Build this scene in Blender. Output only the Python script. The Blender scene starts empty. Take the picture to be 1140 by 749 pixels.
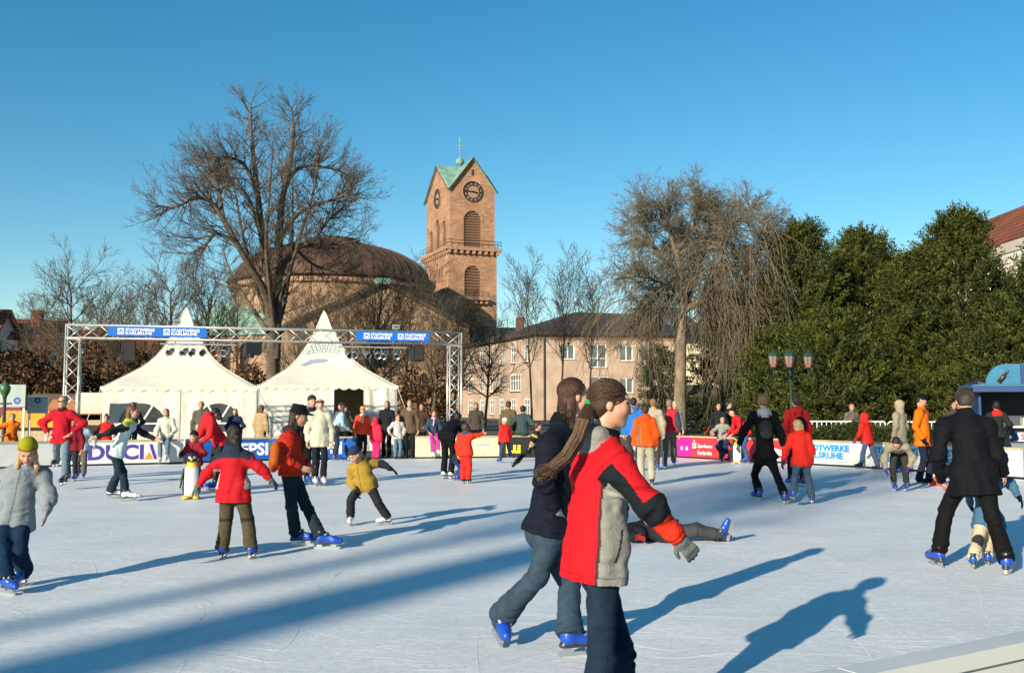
import bpy, math, random
import numpy as np
from mathutils import Vector, Matrix
PI = math.pi; R = math.radians
random.seed(7)
scene = bpy.context.scene
COL = scene.collection

# ------------------------------------------------------------------ camera, sky, sun, exposure
CAM_H = 1.55; FPX = 1100.0; PITCH = math.atan(77.5/FPX)
cam_d = bpy.data.cameras.new('camera'); cam = bpy.data.objects.new('camera', cam_d); COL.objects.link(cam)
cam_d.sensor_width = 36.0; cam_d.lens = 36.0*FPX/1140.0; cam_d.clip_end = 3000; cam_d.clip_start = 0.05
cam.location = (0, 0, CAM_H); cam.rotation_euler = (PI/2+PITCH, 0, 0)
scene.camera = cam
SUN_AZ = R(33.0); SUN_EL = R(17.5)           # light travels towards (sin az, cos az), 17.5 deg down
world = bpy.data.worlds.new('World'); scene.world = world; world.use_nodes = True
wn = world.node_tree.nodes; wl = world.node_tree.links
sky = wn.new('ShaderNodeTexSky'); sky.sky_type = 'NISHITA'; sky.sun_disc = False
sky.sun_elevation = SUN_EL; sky.sun_rotation = R(180+33.0)
sky.altitude = 100; sky.air_density = 1.0; sky.dust_density = 0.0; sky.ozone_density = 2.2
wn['Background'].inputs['Strength'].default_value = 0.090
hs_ = wn.new('ShaderNodeHueSaturation'); hs_.inputs['Saturation'].default_value = 1.37; hs_.inputs['Hue'].default_value = 0.487
wl.new(sky.outputs[0], hs_.inputs['Color']); wl.new(hs_.outputs[0], wn['Background'].inputs[0])
sun_d = bpy.data.lights.new('sun', 'SUN'); sun = bpy.data.objects.new('sun', sun_d); COL.objects.link(sun)
sun_d.energy = 5.0; sun_d.angle = R(0.53); sun_d.color = (1.0, 0.895, 0.72)
SUN_DIR = Vector((math.sin(SUN_AZ)*math.cos(SUN_EL), math.cos(SUN_AZ)*math.cos(SUN_EL), -math.sin(SUN_EL)))
sun.rotation_euler = SUN_DIR.to_track_quat('-Z', 'Y').to_euler()
sun.location = (-20, -30, 30)
scene.view_settings.view_transform = 'Standard'; scene.view_settings.look = 'None'
scene.view_settings.exposure = 0.66; scene.view_settings.gamma = 1.0
scene.render.engine = 'CYCLES'

# ------------------------------------------------------------------ pixel <-> place helpers
def ray(px, py):
    x = (px-570)/FPX; z = (374.5-py)/FPX
    return Vector((x, math.cos(PITCH)-z*math.sin(PITCH), math.sin(PITCH)+z*math.cos(PITCH)))
def at(px, py, Y):
    d = ray(px, py); return Vector((0, 0, CAM_H))+d*(Y/d.y)
def gnd(px, py):
    d = ray(px, py); t = CAM_H/-d.z; return Vector((d.x*t, d.y*t, 0))

# ------------------------------------------------------------------ objects
def tag(o, label=None, cat=None, group=None, kind=None):
    if label: o['label'] = label
    if cat: o['category'] = cat
    if group: o['group'] = group
    if kind: o['kind'] = kind
    return o
def empty(name, loc=(0, 0, 0), rz=0.0, label=None, cat=None, group=None):
    o = bpy.data.objects.new(name, None); COL.objects.link(o); o.location = loc; o.rotation_euler = (0, 0, rz)
    o.empty_display_size = 0.1
    return tag(o, label, cat, group)
def link(name, me, parent=None, loc=None, kind=None):
    o = bpy.data.objects.new(name, me); COL.objects.link(o)
    if parent is not None: o.parent = parent
    if loc is not None: o.location = loc
    if kind: o['kind'] = kind
    return o
def copy_tree(o, parent=None):
    c = o.copy(); COL.objects.link(c)
    if parent is not None: c.parent = parent
    for ch in list(o.children): copy_tree(ch, c)
    return c

class MB:
    """collects shapes, builds ONE mesh object"""
    def __init__(s): s.v = []; s.f = []; s.m = []
    def add(s, vs, fs, m=0):
        b = len(s.v); s.v += [tuple(v) for v in vs]; s.f += [tuple(i+b for i in f) for f in fs]; s.m += [m]*len(fs); return s
    def box(s, c, size, rz=0.0, m=0, rot=None):
        hx, hy, hz = size[0]/2, size[1]/2, size[2]/2
        M = rot if rot is not None else Matrix.Rotation(rz, 3, 'Z')
        vs = [Vector(c)+M@Vector((x*hx, y*hy, z*hz)) for z in (-1, 1) for y in (-1, 1) for x in (-1, 1)]
        return s.add(vs, [(0,2,3,1),(4,5,7,6),(0,1,5,4),(2,6,7,3),(0,4,6,2),(1,3,7,5)], m)
    def bbox(s, lo, hi, m=0):
        return s.box([(a+b)/2 for a, b in zip(lo, hi)], [b-a for a, b in zip(lo, hi)], m=m)
    def tube(s, pts, rad, n=8, m=0, cap=True):
        pts = [Vector(p) for p in pts]; k = len(pts)
        if not isinstance(rad, (list, tuple)): rad = [rad]*k
        rings = []
        t0 = (pts[1]-pts[0]).normalized()
        u = t0.cross(Vector((0, 0, 1)))
        if u.length < 1e-3: u = Vector((1, 0, 0))
        u.normalize()
        for i in range(k):
            t = (pts[min(i+1, k-1)]-pts[max(i-1, 0)]).normalized()
            u = (u-t*u.dot(t)).normalized(); w = t.cross(u)
            rings.append([pts[i]+(u*math.cos(2*PI*j/n)+w*math.sin(2*PI*j/n))*rad[i] for j in range(n)])
        vs = [p for r_ in rings for p in r_]; fs = []
        for i in range(k-1):
            for j in range(n):
                a = i*n+j; b = i*n+(j+1) % n; fs.append((a, b, b+n, a+n))
        if cap: fs.append(tuple(reversed(range(n)))); fs.append(tuple((k-1)*n+j for j in range(n)))
        return s.add(vs, fs, m)
    def lathe(s, prof, n=24, c=(0, 0, 0), m=0, a0=0.0, a1=2*PI):
        full = abs(a1-a0-2*PI) < 1e-6; nn = n if full else n+1
        vs = [(c[0]+r*math.cos(a0+(a1-a0)*j/n), c[1]+r*math.sin(a0+(a1-a0)*j/n), c[2]+z) for r, z in prof for j in range(nn)]
        fs = []
        for i in range(len(prof)-1):
            for j in range(n):
                a = i*nn+j; b = i*nn+(j+1) % nn; fs.append((a, b, b+nn, a+nn))
        return s.add(vs, fs, m)
    def prism(s, poly, y0, y1, M=None, m=0):
        """poly in (x,z), extruded along y"""
        n = len(poly); M = M or Matrix.Identity(4)
        vs = [M@Vector((x, y0, z)) for x, z in poly]+[M@Vector((x, y1, z)) for x, z in poly]
        fs = [tuple(range(n)), tuple(reversed(range(n, 2*n)))]+[(i, i+n, (i+1) % n+n, (i+1) % n) for i in range(n)]
        return s.add(vs, fs, m)
    def mesh(s, name, mats, smooth=False):
        me = bpy.data.meshes.new(name); me.from_pydata(s.v, [], s.f)
        for mt in (mats if isinstance(mats, (list, tuple)) else [mats]): me.materials.append(mt)
        if any(s.m): me.polygons.foreach_set('material_index', s.m)
        if smooth: me.polygons.foreach_set('use_smooth', [True]*len(s.f))
        me.validate(); me.update(); return me
    def build(s, name, mats, parent=None, smooth=False, loc=None, kind=None, rz=0.0):
        o = link(name, s.mesh(name, mats, smooth), parent, loc, kind)
        if rz: o.rotation_euler = (0, 0, rz)
        return o

# ------------------------------------------------------------------ materials
MATS = {}
def nd(nt, t, **kw):
    n = nt.nodes.new(t)
    for k, v in kw.items():
        if k in n.inputs: n.inputs[k].default_value = v
        else: setattr(n, k, v)
    return n
def mat(name, col, rough=0.6, var=0.15, scale=4.0, bump=0.0, bscale=40.0, metal=0.0, col2=None, detail=5.0, spec=0.5, sheen=0.0, trans=0.0, bdist=0.01):
    """noise-varied principled material"""
    if name in MATS: return MATS[name]
    m = bpy.data.materials.new(name); m.use_nodes = True; nt = m.node_tree; L = nt.links.new
    p = nt.nodes['Principled BSDF']; p.inputs['Roughness'].default_value = rough; p.inputs['Metallic'].default_value = metal
    p.inputs['Specular IOR Level'].default_value = spec
    if sheen: p.inputs['Sheen Weight'].default_value = sheen
    if trans: p.inputs['Transmission Weight'].default_value = trans
    tc = nd(nt, 'ShaderNodeTexCoord')
    nz = nd(nt, 'ShaderNodeTexNoise', Scale=scale, Detail=detail, Roughness=0.6); L(tc.outputs['Object'], nz.inputs['Vector'])
    rp = nd(nt, 'ShaderNodeValToRGB'); L(nz.outputs['Fac'], rp.inputs['Fac'])
    c2 = col2 if col2 else tuple(c*(1-var) for c in col); c1 = col if col2 else tuple(min(c*(1+var), 1) for c in col)
    rp.color_ramp.elements[0].position = 0.32; rp.color_ramp.elements[1].position = 0.68
    rp.color_ramp.elements[0].color = (*c2, 1); rp.color_ramp.elements[1].color = (*c1, 1)
    L(rp.outputs[0], p.inputs['Base Color'])
    if bump:
        n2 = nd(nt, 'ShaderNodeTexNoise', Scale=bscale, Detail=4.0); L(tc.outputs['Object'], n2.inputs['Vector'])
        b = nd(nt, 'ShaderNodeBump', Strength=bump, Distance=bdist); L(n2.outputs['Fac'], b.inputs['Height']); L(b.outputs[0], p.inputs['Normal'])
    MATS[name] = m; return m
def brick_mat(name, c1, c2, mortar, bw, bh, ms=0.02, rough=0.9, blotch=0.35, bump=0.4):
    """box-mapped masonry, courses along local z"""
    if name in MATS: return MATS[name]
    m = bpy.data.materials.new(name); m.use_nodes = True; nt = m.node_tree; L = nt.links.new
    p = nt.nodes['Principled BSDF']; p.inputs['Roughness'].default_value = rough; p.inputs['Specular IOR Level'].default_value = 0.2
    tc = nd(nt, 'ShaderNodeTexCoord'); sp = nd(nt, 'ShaderNodeSeparateXYZ'); L(tc.outputs['Object'], sp.inputs[0])
    ad = nd(nt, 'ShaderNodeMath', operation='ADD'); L(sp.outputs[0], ad.inputs[0]); L(sp.outputs[1], ad.inputs[1])
    cb = nd(nt, 'ShaderNodeCombineXYZ'); L(ad.outputs[0], cb.inputs[0]); L(sp.outputs[2], cb.inputs[1])
    bt = nd(nt, 'ShaderNodeTexBrick', Scale=1.0); bt.inputs['Brick Width'].default_value = bw; bt.inputs['Row Height'].default_value = bh
    bt.inputs['Mortar Size'].default_value = ms; bt.inputs['Color1'].default_value = (*c1, 1); bt.inputs['Color2'].default_value = (*c2, 1); bt.inputs['Mortar'].default_value = (*mortar, 1)
    L(cb.outputs[0], bt.inputs['Vector'])
    nz = nd(nt, 'ShaderNodeTexNoise', Scale=0.35, Detail=6.0, Roughness=0.7); L(tc.outputs['Object'], nz.inputs['Vector'])
    mr = nd(nt, 'ShaderNodeMapRange'); mr.inputs[1].default_value = 0.3; mr.inputs[2].default_value = 0.7; mr.inputs[3].default_value = 1-blotch; mr.inputs[4].default_value = 1+blotch*0.5
    L(nz.outputs['Fac'], mr.inputs[0])
    mx = nd(nt, 'ShaderNodeMix', data_type='RGBA', blend_type='MULTIPLY'); mx.inputs[0].default_value = 1.0
    L(bt.outputs['Color'], mx.inputs[6]); L(mr.outputs[0], mx.inputs[7]); L(mx.outputs[2], p.inputs['Base Color'])
    b = nd(nt, 'ShaderNodeBump', Strength=bump, Distance=0.03); L(bt.outputs['Fac'], b.inputs['Height']); b.invert = True; L(b.outputs[0], p.inputs['Normal'])
    MATS[name] = m; return m
def vcol_mat(name, rough=0.85, bump=0.25, bscale=90.0, spec=0.3, sheen=0.0, var=0.12, fold=0.0):
    """fabric/skin whose own colours are stored per vertex, with procedural mottling and weave"""
    if name in MATS: return MATS[name]
    m = bpy.data.materials.new(name); m.use_nodes = True; nt = m.node_tree; L = nt.links.new
    p = nt.nodes['Principled BSDF']; p.inputs['Roughness'].default_value = rough; p.inputs['Specular IOR Level'].default_value = spec
    if sheen: p.inputs['Sheen Weight'].default_value = sheen
    at_ = nd(nt, 'ShaderNodeAttribute', attribute_name='Col'); tc = nd(nt, 'ShaderNodeTexCoord')
    nz = nd(nt, 'ShaderNodeTexNoise', Scale=9.0, Detail=6.0, Roughness=0.65); L(tc.outputs['Object'], nz.inputs['Vector'])
    mr = nd(nt, 'ShaderNodeMapRange'); mr.inputs[1].default_value = 0.3; mr.inputs[2].default_value = 0.7; mr.inputs[3].default_value = 1-var; mr.inputs[4].default_value = 1+var
    L(nz.outputs['Fac'], mr.inputs[0])
    mx = nd(nt, 'ShaderNodeMix', data_type='RGBA', blend_type='MULTIPLY'); mx.inputs[0].default_value = 1.0
    L(at_.outputs['Color'], mx.inputs[6]); L(mr.outputs[0], mx.inputs[7]); L(mx.outputs[2], p.inputs['Base Color'])
    n2 = nd(nt, 'ShaderNodeTexNoise', Scale=bscale, Detail=3.0); L(tc.outputs['Object'], n2.inputs['Vector'])
    b = nd(nt, 'ShaderNodeBump', Strength=bump, Distance=0.006); L(n2.outputs['Fac'], b.inputs['Height']); L(b.outputs[0], p.inputs['Normal'])
    if fold:
        n3 = nd(nt, 'ShaderNodeTexNoise', Scale=11.0, Detail=3.0, Distortion=1.6); L(tc.outputs['Object'], n3.inputs['Vector'])
        sb = nd(nt, 'ShaderNodeMath', operation='SUBTRACT'); sb.inputs[1].default_value = .5; L(n3.outputs['Fac'], sb.inputs[0])
        ab = nd(nt, 'ShaderNodeMath', operation='ABSOLUTE'); L(sb.outputs[0], ab.inputs[0])
        b3 = nd(nt, 'ShaderNodeBump', Strength=fold, Distance=0.05); L(ab.outputs[0], b3.inputs['Height']); L(b3.outputs[0], b.inputs['Normal'])
    MATS[name] = m; return m
def ice_mat():
    m = bpy.data.materials.new('ice'); m.use_nodes = True; nt = m.node_tree; L = nt.links.new
    p = nt.nodes['Principled BSDF']; tc = nd(nt, 'ShaderNodeTexCoord')
    n1 = nd(nt, 'ShaderNodeTexNoise', Scale=0.8, Detail=8.0, Roughness=0.65); L(tc.outputs['Object'], n1.inputs['Vector'])
    n2 = nd(nt, 'ShaderNodeTexNoise', Scale=14.0, Detail=8.0, Roughness=0.7); L(tc.outputs['Object'], n2.inputs['Vector'])
    # skate scratches: thin long curved lines in three directions
    hs = None
    for k, (ang, sc) in enumerate(((0.35, 1.0), (-0.8, 1.3), (1.25, 0.8))):
        mp = nd(nt, 'ShaderNodeMapping'); mp.inputs['Rotation'].default_value = (0, 0, ang); mp.inputs['Scale'].default_value = (0.35*sc, 9.0*sc, 1)
        mp.inputs['Location'].default_value = (k*7.1, k*3.3, 0)
        wv = nd(nt, 'ShaderNodeTexNoise', Scale=0.5, Detail=2.0); L(tc.outputs['Object'], wv.inputs['Vector'])
        va = nd(nt, 'ShaderNodeVectorMath', operation='SCALE'); va.inputs['Scale'].default_value = 1.6; L(wv.outputs['Color'], va.inputs[0])
        vb = nd(nt, 'ShaderNodeVectorMath', operation='ADD'); L(tc.outputs['Object'], vb.inputs[0]); L(va.outputs[0], vb.inputs[1]); L(vb.outputs[0], mp.inputs[0])
        nz = nd(nt, 'ShaderNodeTexNoise', Scale=2.2, Detail=5.0, Roughness=0.75); L(mp.outputs[0], nz.inputs['Vector'])
        mm = nd(nt, 'ShaderNodeMapRange'); mm.inputs[1].default_value = 0.56; mm.inputs[2].default_value = 0.68; L(nz.outputs['Fac'], mm.inputs[0])
        if hs is None: hs = mm.outputs[0]
        else:
            mx = nd(nt, 'ShaderNodeMath', operation='MAXIMUM'); L(hs, mx.inputs[0]); L(mm.outputs[0], mx.inputs[1]); hs = mx.outputs[0]
    rp = nd(nt, 'ShaderNodeValToRGB'); rp.color_ramp.elements[0].position = 0.3; rp.color_ramp.elements[1].position = 0.7
    rp.color_ramp.elements[0].color = (0.55, 0.585, 0.59, 1); rp.color_ramp.elements[1].color = (0.88, 0.88, 0.86, 1)
    mixn = nd(nt, 'ShaderNodeMath', operation='MULTIPLY_ADD'); mixn.inputs[1].default_value = 0.5
    L(n2.outputs['Fac'], mixn.inputs[0]); h1 = nd(nt, 'ShaderNodeMath', operation='MULTIPLY'); h1.inputs[1].default_value = 0.5; L(n1.outputs['Fac'], h1.inputs[0]); L(h1.outputs[0], mixn.inputs[2])
    n4 = nd(nt, 'ShaderNodeTexNoise', Scale=48.0, Detail=4.0, Roughness=0.8); L(tc.outputs['Object'], n4.inputs['Vector'])
    g4 = nd(nt, 'ShaderNodeMath', operation='MULTIPLY_ADD'); g4.inputs[1].default_value = 0.7; g4.inputs[2].default_value = -0.35; L(n4.outputs['Fac'], g4.inputs[0])
    ad4 = nd(nt, 'ShaderNodeMath', operation='ADD'); L(mixn.outputs[0], ad4.inputs[0]); L(g4.outputs[0], ad4.inputs[1]); L(ad4.outputs[0], rp.inputs['Fac'])
    cm = nd(nt, 'ShaderNodeMix', data_type='RGBA'); cm.inputs[7].default_value = (0.94, 0.94, 0.92, 1); L(rp.outputs[0], cm.inputs[6])
    sc_ = nd(nt, 'ShaderNodeMath', operation='MULTIPLY'); sc_.inputs[1].default_value = 0.75; L(hs, sc_.inputs[0]); L(sc_.outputs[0], cm.inputs[0])
    L(cm.outputs[2], p.inputs['Base Color'])
    rr = nd(nt, 'ShaderNodeMapRange'); rr.inputs[1].default_value = 0.3; rr.inputs[2].default_value = 0.7; rr.inputs[3].default_value = 0.38; rr.inputs[4].default_value = 0.62
    L(n2.outputs['Fac'], rr.inputs[0]); L(rr.outputs[0], p.inputs['Roughness']); p.inputs['Specular IOR Level'].default_value = 0.35
    b1 = nd(nt, 'ShaderNodeBump', Strength=0.35, Distance=0.012); L(n2.outputs['Fac'], b1.inputs['Height'])
    b2 = nd(nt, 'ShaderNodeBump', Strength=0.5, Distance=0.006); L(hs, b2.inputs['Height']); L(b1.outputs[0], b2.inputs['Normal'])
    L(b2.outputs[0], p.inputs['Normal'])
    return m
M_ICE = ice_mat()
M_PAVE = brick_mat('plaza_paving', (0.22, 0.2, 0.18), (0.27, 0.25, 0.22), (0.12, 0.11, 0.1), 0.4, 0.4, 0.015)
M_BRICK = brick_mat('church_brick', (0.38, 0.235, 0.135), (0.27, 0.155, 0.085), (0.36, 0.27, 0.18), 0.75, 0.32, 0.03, blotch=0.4)
M_TOWERB = brick_mat('tower_brick', (0.44, 0.225, 0.12), (0.29, 0.135, 0.075), (0.42, 0.29, 0.19), 0.6, 0.28, 0.03, blotch=0.35)
M_STONE = mat('sandstone_trim', (0.34, 0.19, 0.12), 0.9, 0.25, 2.0, 0.3, 20)
M_COPPER = mat('brown_copper_roof', (0.09, 0.052, 0.036), 0.6, 0.45, 0.5, 0.1, 6, spec=0.2)
M_GREEN = mat('green_copper', (0.19, 0.33, 0.25), 0.7, 0.3, 0.8, 0.1, 8)
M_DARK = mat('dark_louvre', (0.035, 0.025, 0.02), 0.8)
M_BLACK = mat('black_paint', (0.007, 0.007, 0.008), 0.55)
M_GOLD = mat('gilded', (0.55, 0.4, 0.12), 0.4, metal=0.7)
M_CLOCK = mat('clock_face', (0.33, 0.20, 0.13), 0.8)
M_PINK = mat('pink_render', (0.40, 0.29, 0.21), 0.9, 0.2, 0.6, 0.2, 30)
M_CREAMR = mat('cream_render', (0.60, 0.50, 0.34), 0.9, 0.12, 0.6, 0.2, 30)
M_WHITER = mat('white_render', (0.74, 0.68, 0.56), 0.9, 0.1, 0.5, 0.2, 30)
M_SLATE = brick_mat('slate_roof', (0.085, 0.075, 0.072), (0.06, 0.055, 0.055), (0.03, 0.03, 0.03), 0.5, 0.3, 0.03, rough=0.7)
M_REDTILE = brick_mat('red_tile_roof', (0.32, 0.10, 0.055), (0.24, 0.075, 0.04), (0.10, 0.035, 0.02), 0.4, 0.4, 0.04, rough=0.8)
M_WFRAME = mat('white_window_frame', (0.72, 0.70, 0.64), 0.6)
M_GLASS = mat('window_glass', (0.10, 0.12, 0.12), 0.12, 0.5, 0.7, spec=0.8)
M_CANVAS = mat('tent_canvas', (0.65, 0.62, 0.51), 0.8, 0.08, 1.3, 0.2, 5, bdist=0.04)
M_CANVASW = mat('tent_wall_canvas', (0.66, 0.63, 0.54), 0.8, 0.08, 1.3, 0.4, 3, bdist=0.1)
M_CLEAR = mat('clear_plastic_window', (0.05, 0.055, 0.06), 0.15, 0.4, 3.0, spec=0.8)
M_ALU = mat('aluminium', (0.55, 0.53, 0.48), 0.38, 0.1, 6, metal=0.6)
M_BLUE = mat('banner_blue', (0.005, 0.12, 0.48), 0.5, 0.05)
M_WHITE = mat('white_print', (0.78, 0.78, 0.76), 0.5, 0.04)
M_BOARDW = mat('white_board', (0.60, 0.60, 0.56), 0.45, 0.1, 1.5)
M_CREAMB = mat('cream_board', (0.60, 0.53, 0.33), 0.5, 0.06)
M_RED = mat('red_board', (0.62, 0.03, 0.04), 0.45, 0.08)
M_MAG = mat('magenta_print', (0.62, 0.01, 0.25), 0.45, 0.05)
M_PEPSI = mat('blue_board', (0.01, 0.10, 0.42), 0.45, 0.1)
M_BLKB = mat('black_board', (0.02, 0.018, 0.014), 0.5, 0.1)
M_YELL = mat('yellow_print', (0.75, 0.62, 0.02), 0.5, 0.05)
M_PURP = mat('violet_print', (0.07, 0.035, 0.28), 0.5, 0.05)
M_ORNG = mat('orange_print', (0.8, 0.25, 0.03), 0.5, 0.05)
M_SBLUE = mat('sky_blue_print', (0.0, 0.25, 0.62), 0.5, 0.05)
M_GREYP = mat('grey_print', (0.3, 0.36, 0.45), 0.5, 0.05)
M_RAIL = mat('board_rail_wood', (0.40, 0.31, 0.19), 0.7, 0.2, 8)
M_BARK = mat('bark', (0.10, 0.075, 0.05), 0.95, 0.4, 3.0, 0.9, 12, bdist=0.04)
M_BARKL = mat('pale_bark', (0.185, 0.14, 0.09), 0.95, 0.35, 2.0, 0.9, 10, bdist=0.04)
M_TWIG = mat('twig', (0.095, 0.072, 0.047), 0.95, 0.3, 1.5)
M_TWIGL = mat('pale_twig', (0.15, 0.12, 0.075), 0.95, 0.3, 1.5)
M_LAMPG = mat('green_lamp_paint', (0.012, 0.035, 0.026), 0.5)
# ------------------------------------------------------------------ lettering
def text_mesh(s, mt, width=None, height=0.2, bold=0.0, extrude=0.003, spacing=1.0):
    cu = bpy.data.curves.new('lettering', 'FONT'); cu.body = s; cu.size = 1.0; cu.extrude = 0.0; cu.offset = bold; cu.space_character = spacing
    cu.resolution_u = 3
    o = bpy.data.objects.new('lettering', cu); COL.objects.link(o)
    dg = bpy.context.evaluated_depsgraph_get(); me = bpy.data.meshes.new_from_object(o.evaluated_get(dg))
    bpy.data.objects.remove(o); bpy.data.curves.remove(cu)
    n = len(me.vertices); co = np.empty(n*3); me.vertices.foreach_get('co', co); co = co.reshape(-1, 3)
    lo = co.min(0); hi = co.max(0)
    x = (co[:, 0]-lo[0])/(hi[0]-lo[0]); y = (co[:, 1]-lo[1])/(hi[1]-lo[1])
    w = width if width else height*(hi[0]-lo[0])/(hi[1]-lo[1])
    out = np.stack([x*w, np.zeros(n), y*height], 1)
    me.vertices.foreach_set('co', out.ravel()); me.materials.clear(); me.materials.append(mt); me.update()
    me.name = 'lettering'
    return me
def lettering(s, mt, parent, loc, width=None, height=0.2, bold=0.02, name='lettering'):
    return link(name, text_mesh(s, mt, width, height, bold), parent, loc)

# ------------------------------------------------------------------ ground and ice
def sheet(name, poly, z, mt, kind='structure'):
    mb = MB(); mb.add([(x, y, z) for x, y in poly], [tuple(range(len(poly)))]); return mb.build(name, mt, kind=kind)
sheet('plaza_ground', [(-1500, -300), (1500, -300), (1500, 2600), (-1500, 2600)], -0.012, M_PAVE)
BOARDS = [  # px, base row of the left end and of the right end, kind
    (-150, 529, -22, 522.5, 'plain'), (-20, 522.3, 60, 519.5, 'plain'), (62, 519.4, 204, 516, 'fid'), (206, 515.8, 300, 512.6, 'pepsi'),
    (302, 512.6, 396, 511, 'pepsi2'), (462, 510.4, 556, 509.4, 'cream'), (558, 509.4, 655, 508.4, 'black'), (657, 508.4, 752, 508.8, 'black2'),
    (754, 509, 845, 514.2, 'red'), (847, 514.4, 878, 516, 'redwhite'), (880, 516.2, 962, 520.8, 'sw'), (964, 521, 1040, 526, 'sw'),
    (1042, 526.2, 1140, 533.5, 'sw'), (1142, 533.7, 1262, 545, 'sw')]
ice_poly = [tuple(gnd(b[0], b[1]-0.8)[:2]) for b in BOARDS]+[tuple(gnd(1262, 544)[:2])]
ice_poly += [(12.3, 15.0), (11.4, 11.0), (8.2, 7.7), (4.2, 4.95), (1.9, 3.52), (-0.6, 2.05), (-4, 0.2), (-12, -2), (-20, 2), (-22, 12)]
sheet('ice_rink', ice_poly, 0.0, M_ICE)

# shallow white skate cuts over the ice
def skate_cuts():
    g = random.Random(4); V = []; F = []
    for k in range(1300):
        near = k < 850; x = g.uniform(-7, 9) if near else g.uniform(-13, 11); y = g.uniform(5, 13) if near else g.uniform(12, 24); a = g.uniform(0, 6.28) if g.random() < .5 else g.gauss(.35, .5)
        rad = g.choice((-1, 1))*g.uniform(1.5, 12); L = g.uniform(.4, 3.0); n = 10; w = g.uniform(.0012, .0032)*(1 if near else 1.8); b0 = len(V)
        for i in range(n+1):
            ww = w*math.sin(PI*(i+.3)/(n+.6)); V.append((x-math.sin(a)*ww, y+math.cos(a)*ww, .003)); V.append((x+math.sin(a)*ww, y-math.cos(a)*ww, .003)); x += math.cos(a)*L/n; y += math.sin(a)*L/n; a += L/n/rad
        if not all(-13 < v[0] < 11 and 4.6 < v[1] < 24.5 and v[1] < 26-max(v[0]-4, 0)*1.1 for v in V[b0:]): del V[b0:]; continue
        F += [(b0+2*i, b0+2*i+1, b0+2*i+3, b0+2*i+2) for i in range(n)]
    MB().add(V, F).build('skate_cuts', mat('shaved_ice', (.90, .91, .91), .7, .05), kind='stuff')
skate_cuts()
# ------------------------------------------------------------------ rink boards
BH = 0.66
def board(p0, p1, kind, lab):
    p0 = Vector(p0); p1 = Vector(p1); d = p1-p0; Lb = d.length; rz = math.atan2(d.y, d.x)
    t = empty('rink_board', p0, rz, lab, 'rink board', 'advertising boards around the ice rink')
    face = {'plain': M_BOARDW, 'fid': M_BOARDW, 'pepsi': M_PEPSI, 'pepsi2': M_PEPSI, 'cream': M_CREAMB, 'black': M_BLKB, 'black2': M_BLKB, 'red': M_RED, 'redwhite': M_RED, 'sw': M_BOARDW, 'near': M_BOARDW}[kind]
    pn = MB(); pn.box((Lb/2, 0, 0.05+(BH-0.09)/2), (Lb-0.01, 0.03, BH-0.09)); p = pn.build('panel', face, t)
    MB().box((Lb/2, 0.005, 0.025), (Lb-0.012, 0.05, 0.05)).build('kick_strip', M_BLACK, t)
    MB().box((Lb/2, 0.01, BH-0.0165), (Lb-0.006, 0.10, 0.045)).build('top_rail', M_RAIL if kind != 'near' else M_BOARDW, t)
    for x in (0.06, Lb/2, Lb-0.06):
        MB().box((x, 0.08, (BH-0.05)/2), (0.05, 0.1, BH-0.05)).build('support_post', M_ALU, t)
    return t, p, Lb
def flat(parent, poly, mt, name, y=-0.019):
    mb = MB(); mb.add([(x, y, z) for x, z in poly], [tuple(range(len(poly)))]); return mb.build(name, mt, parent)
def house_mark(parent, x, z, s, m1, m2, name='logo'):
    """square emblem with a gabled outline"""
    o = flat(parent, [(x, z), (x+s, z), (x+s, z+s), (x, z+s)], m1, name)
    flat(o, [(x+.12*s, z+.15*s), (x+.88*s, z+.15*s), (x+.88*s, z+.5*s), (x+.5*s, z+.9*s), (x+.12*s, z+.5*s)], m2, 'emblem', -0.0215)
    flat(o, [(x+.26*s, z+.24*s), (x+.44*s, z+.24*s), (x+.44*s, z+.55*s), (x+.26*s, z+.42*s)], m1, 'emblem', -0.024)
    flat(o, [(x+.54*s, z+.24*s), (x+.76*s, z+.24*s), (x+.76*s, z+.42*s), (x+.54*s, z+.6*s)], m1, 'emblem', -0.024)
    return o
BL = {'fid': 'white board reading FIDUCIA in violet letters', 'pepsi': 'blue PEPSI board left of the woman in the black hat',
      'pepsi2': 'blue PEPSI board below the tent doorway', 'cream': 'cream board the girl in pink trousers sits on', 'black': 'black board with large yellow letters Lu',
      'black2': 'plain black board hidden behind the two girls', 'red': 'red and magenta savings bank board beside the bare tree trunk', 'redwhite': 'short red and white board behind the red jackets'}
BW = ['white Stadtwerke board right of the child in the red jacket', 'white Stadtwerke board behind the bending skater', 'white Stadtwerke board below the kiosk at the right edge', 'white Stadtwerke board beyond the right edge of the picture']
BP = ['plain white board beyond the left edge of the picture', 'plain white board behind the girl in the green beanie']
swi = 0; bpi = 0
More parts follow.
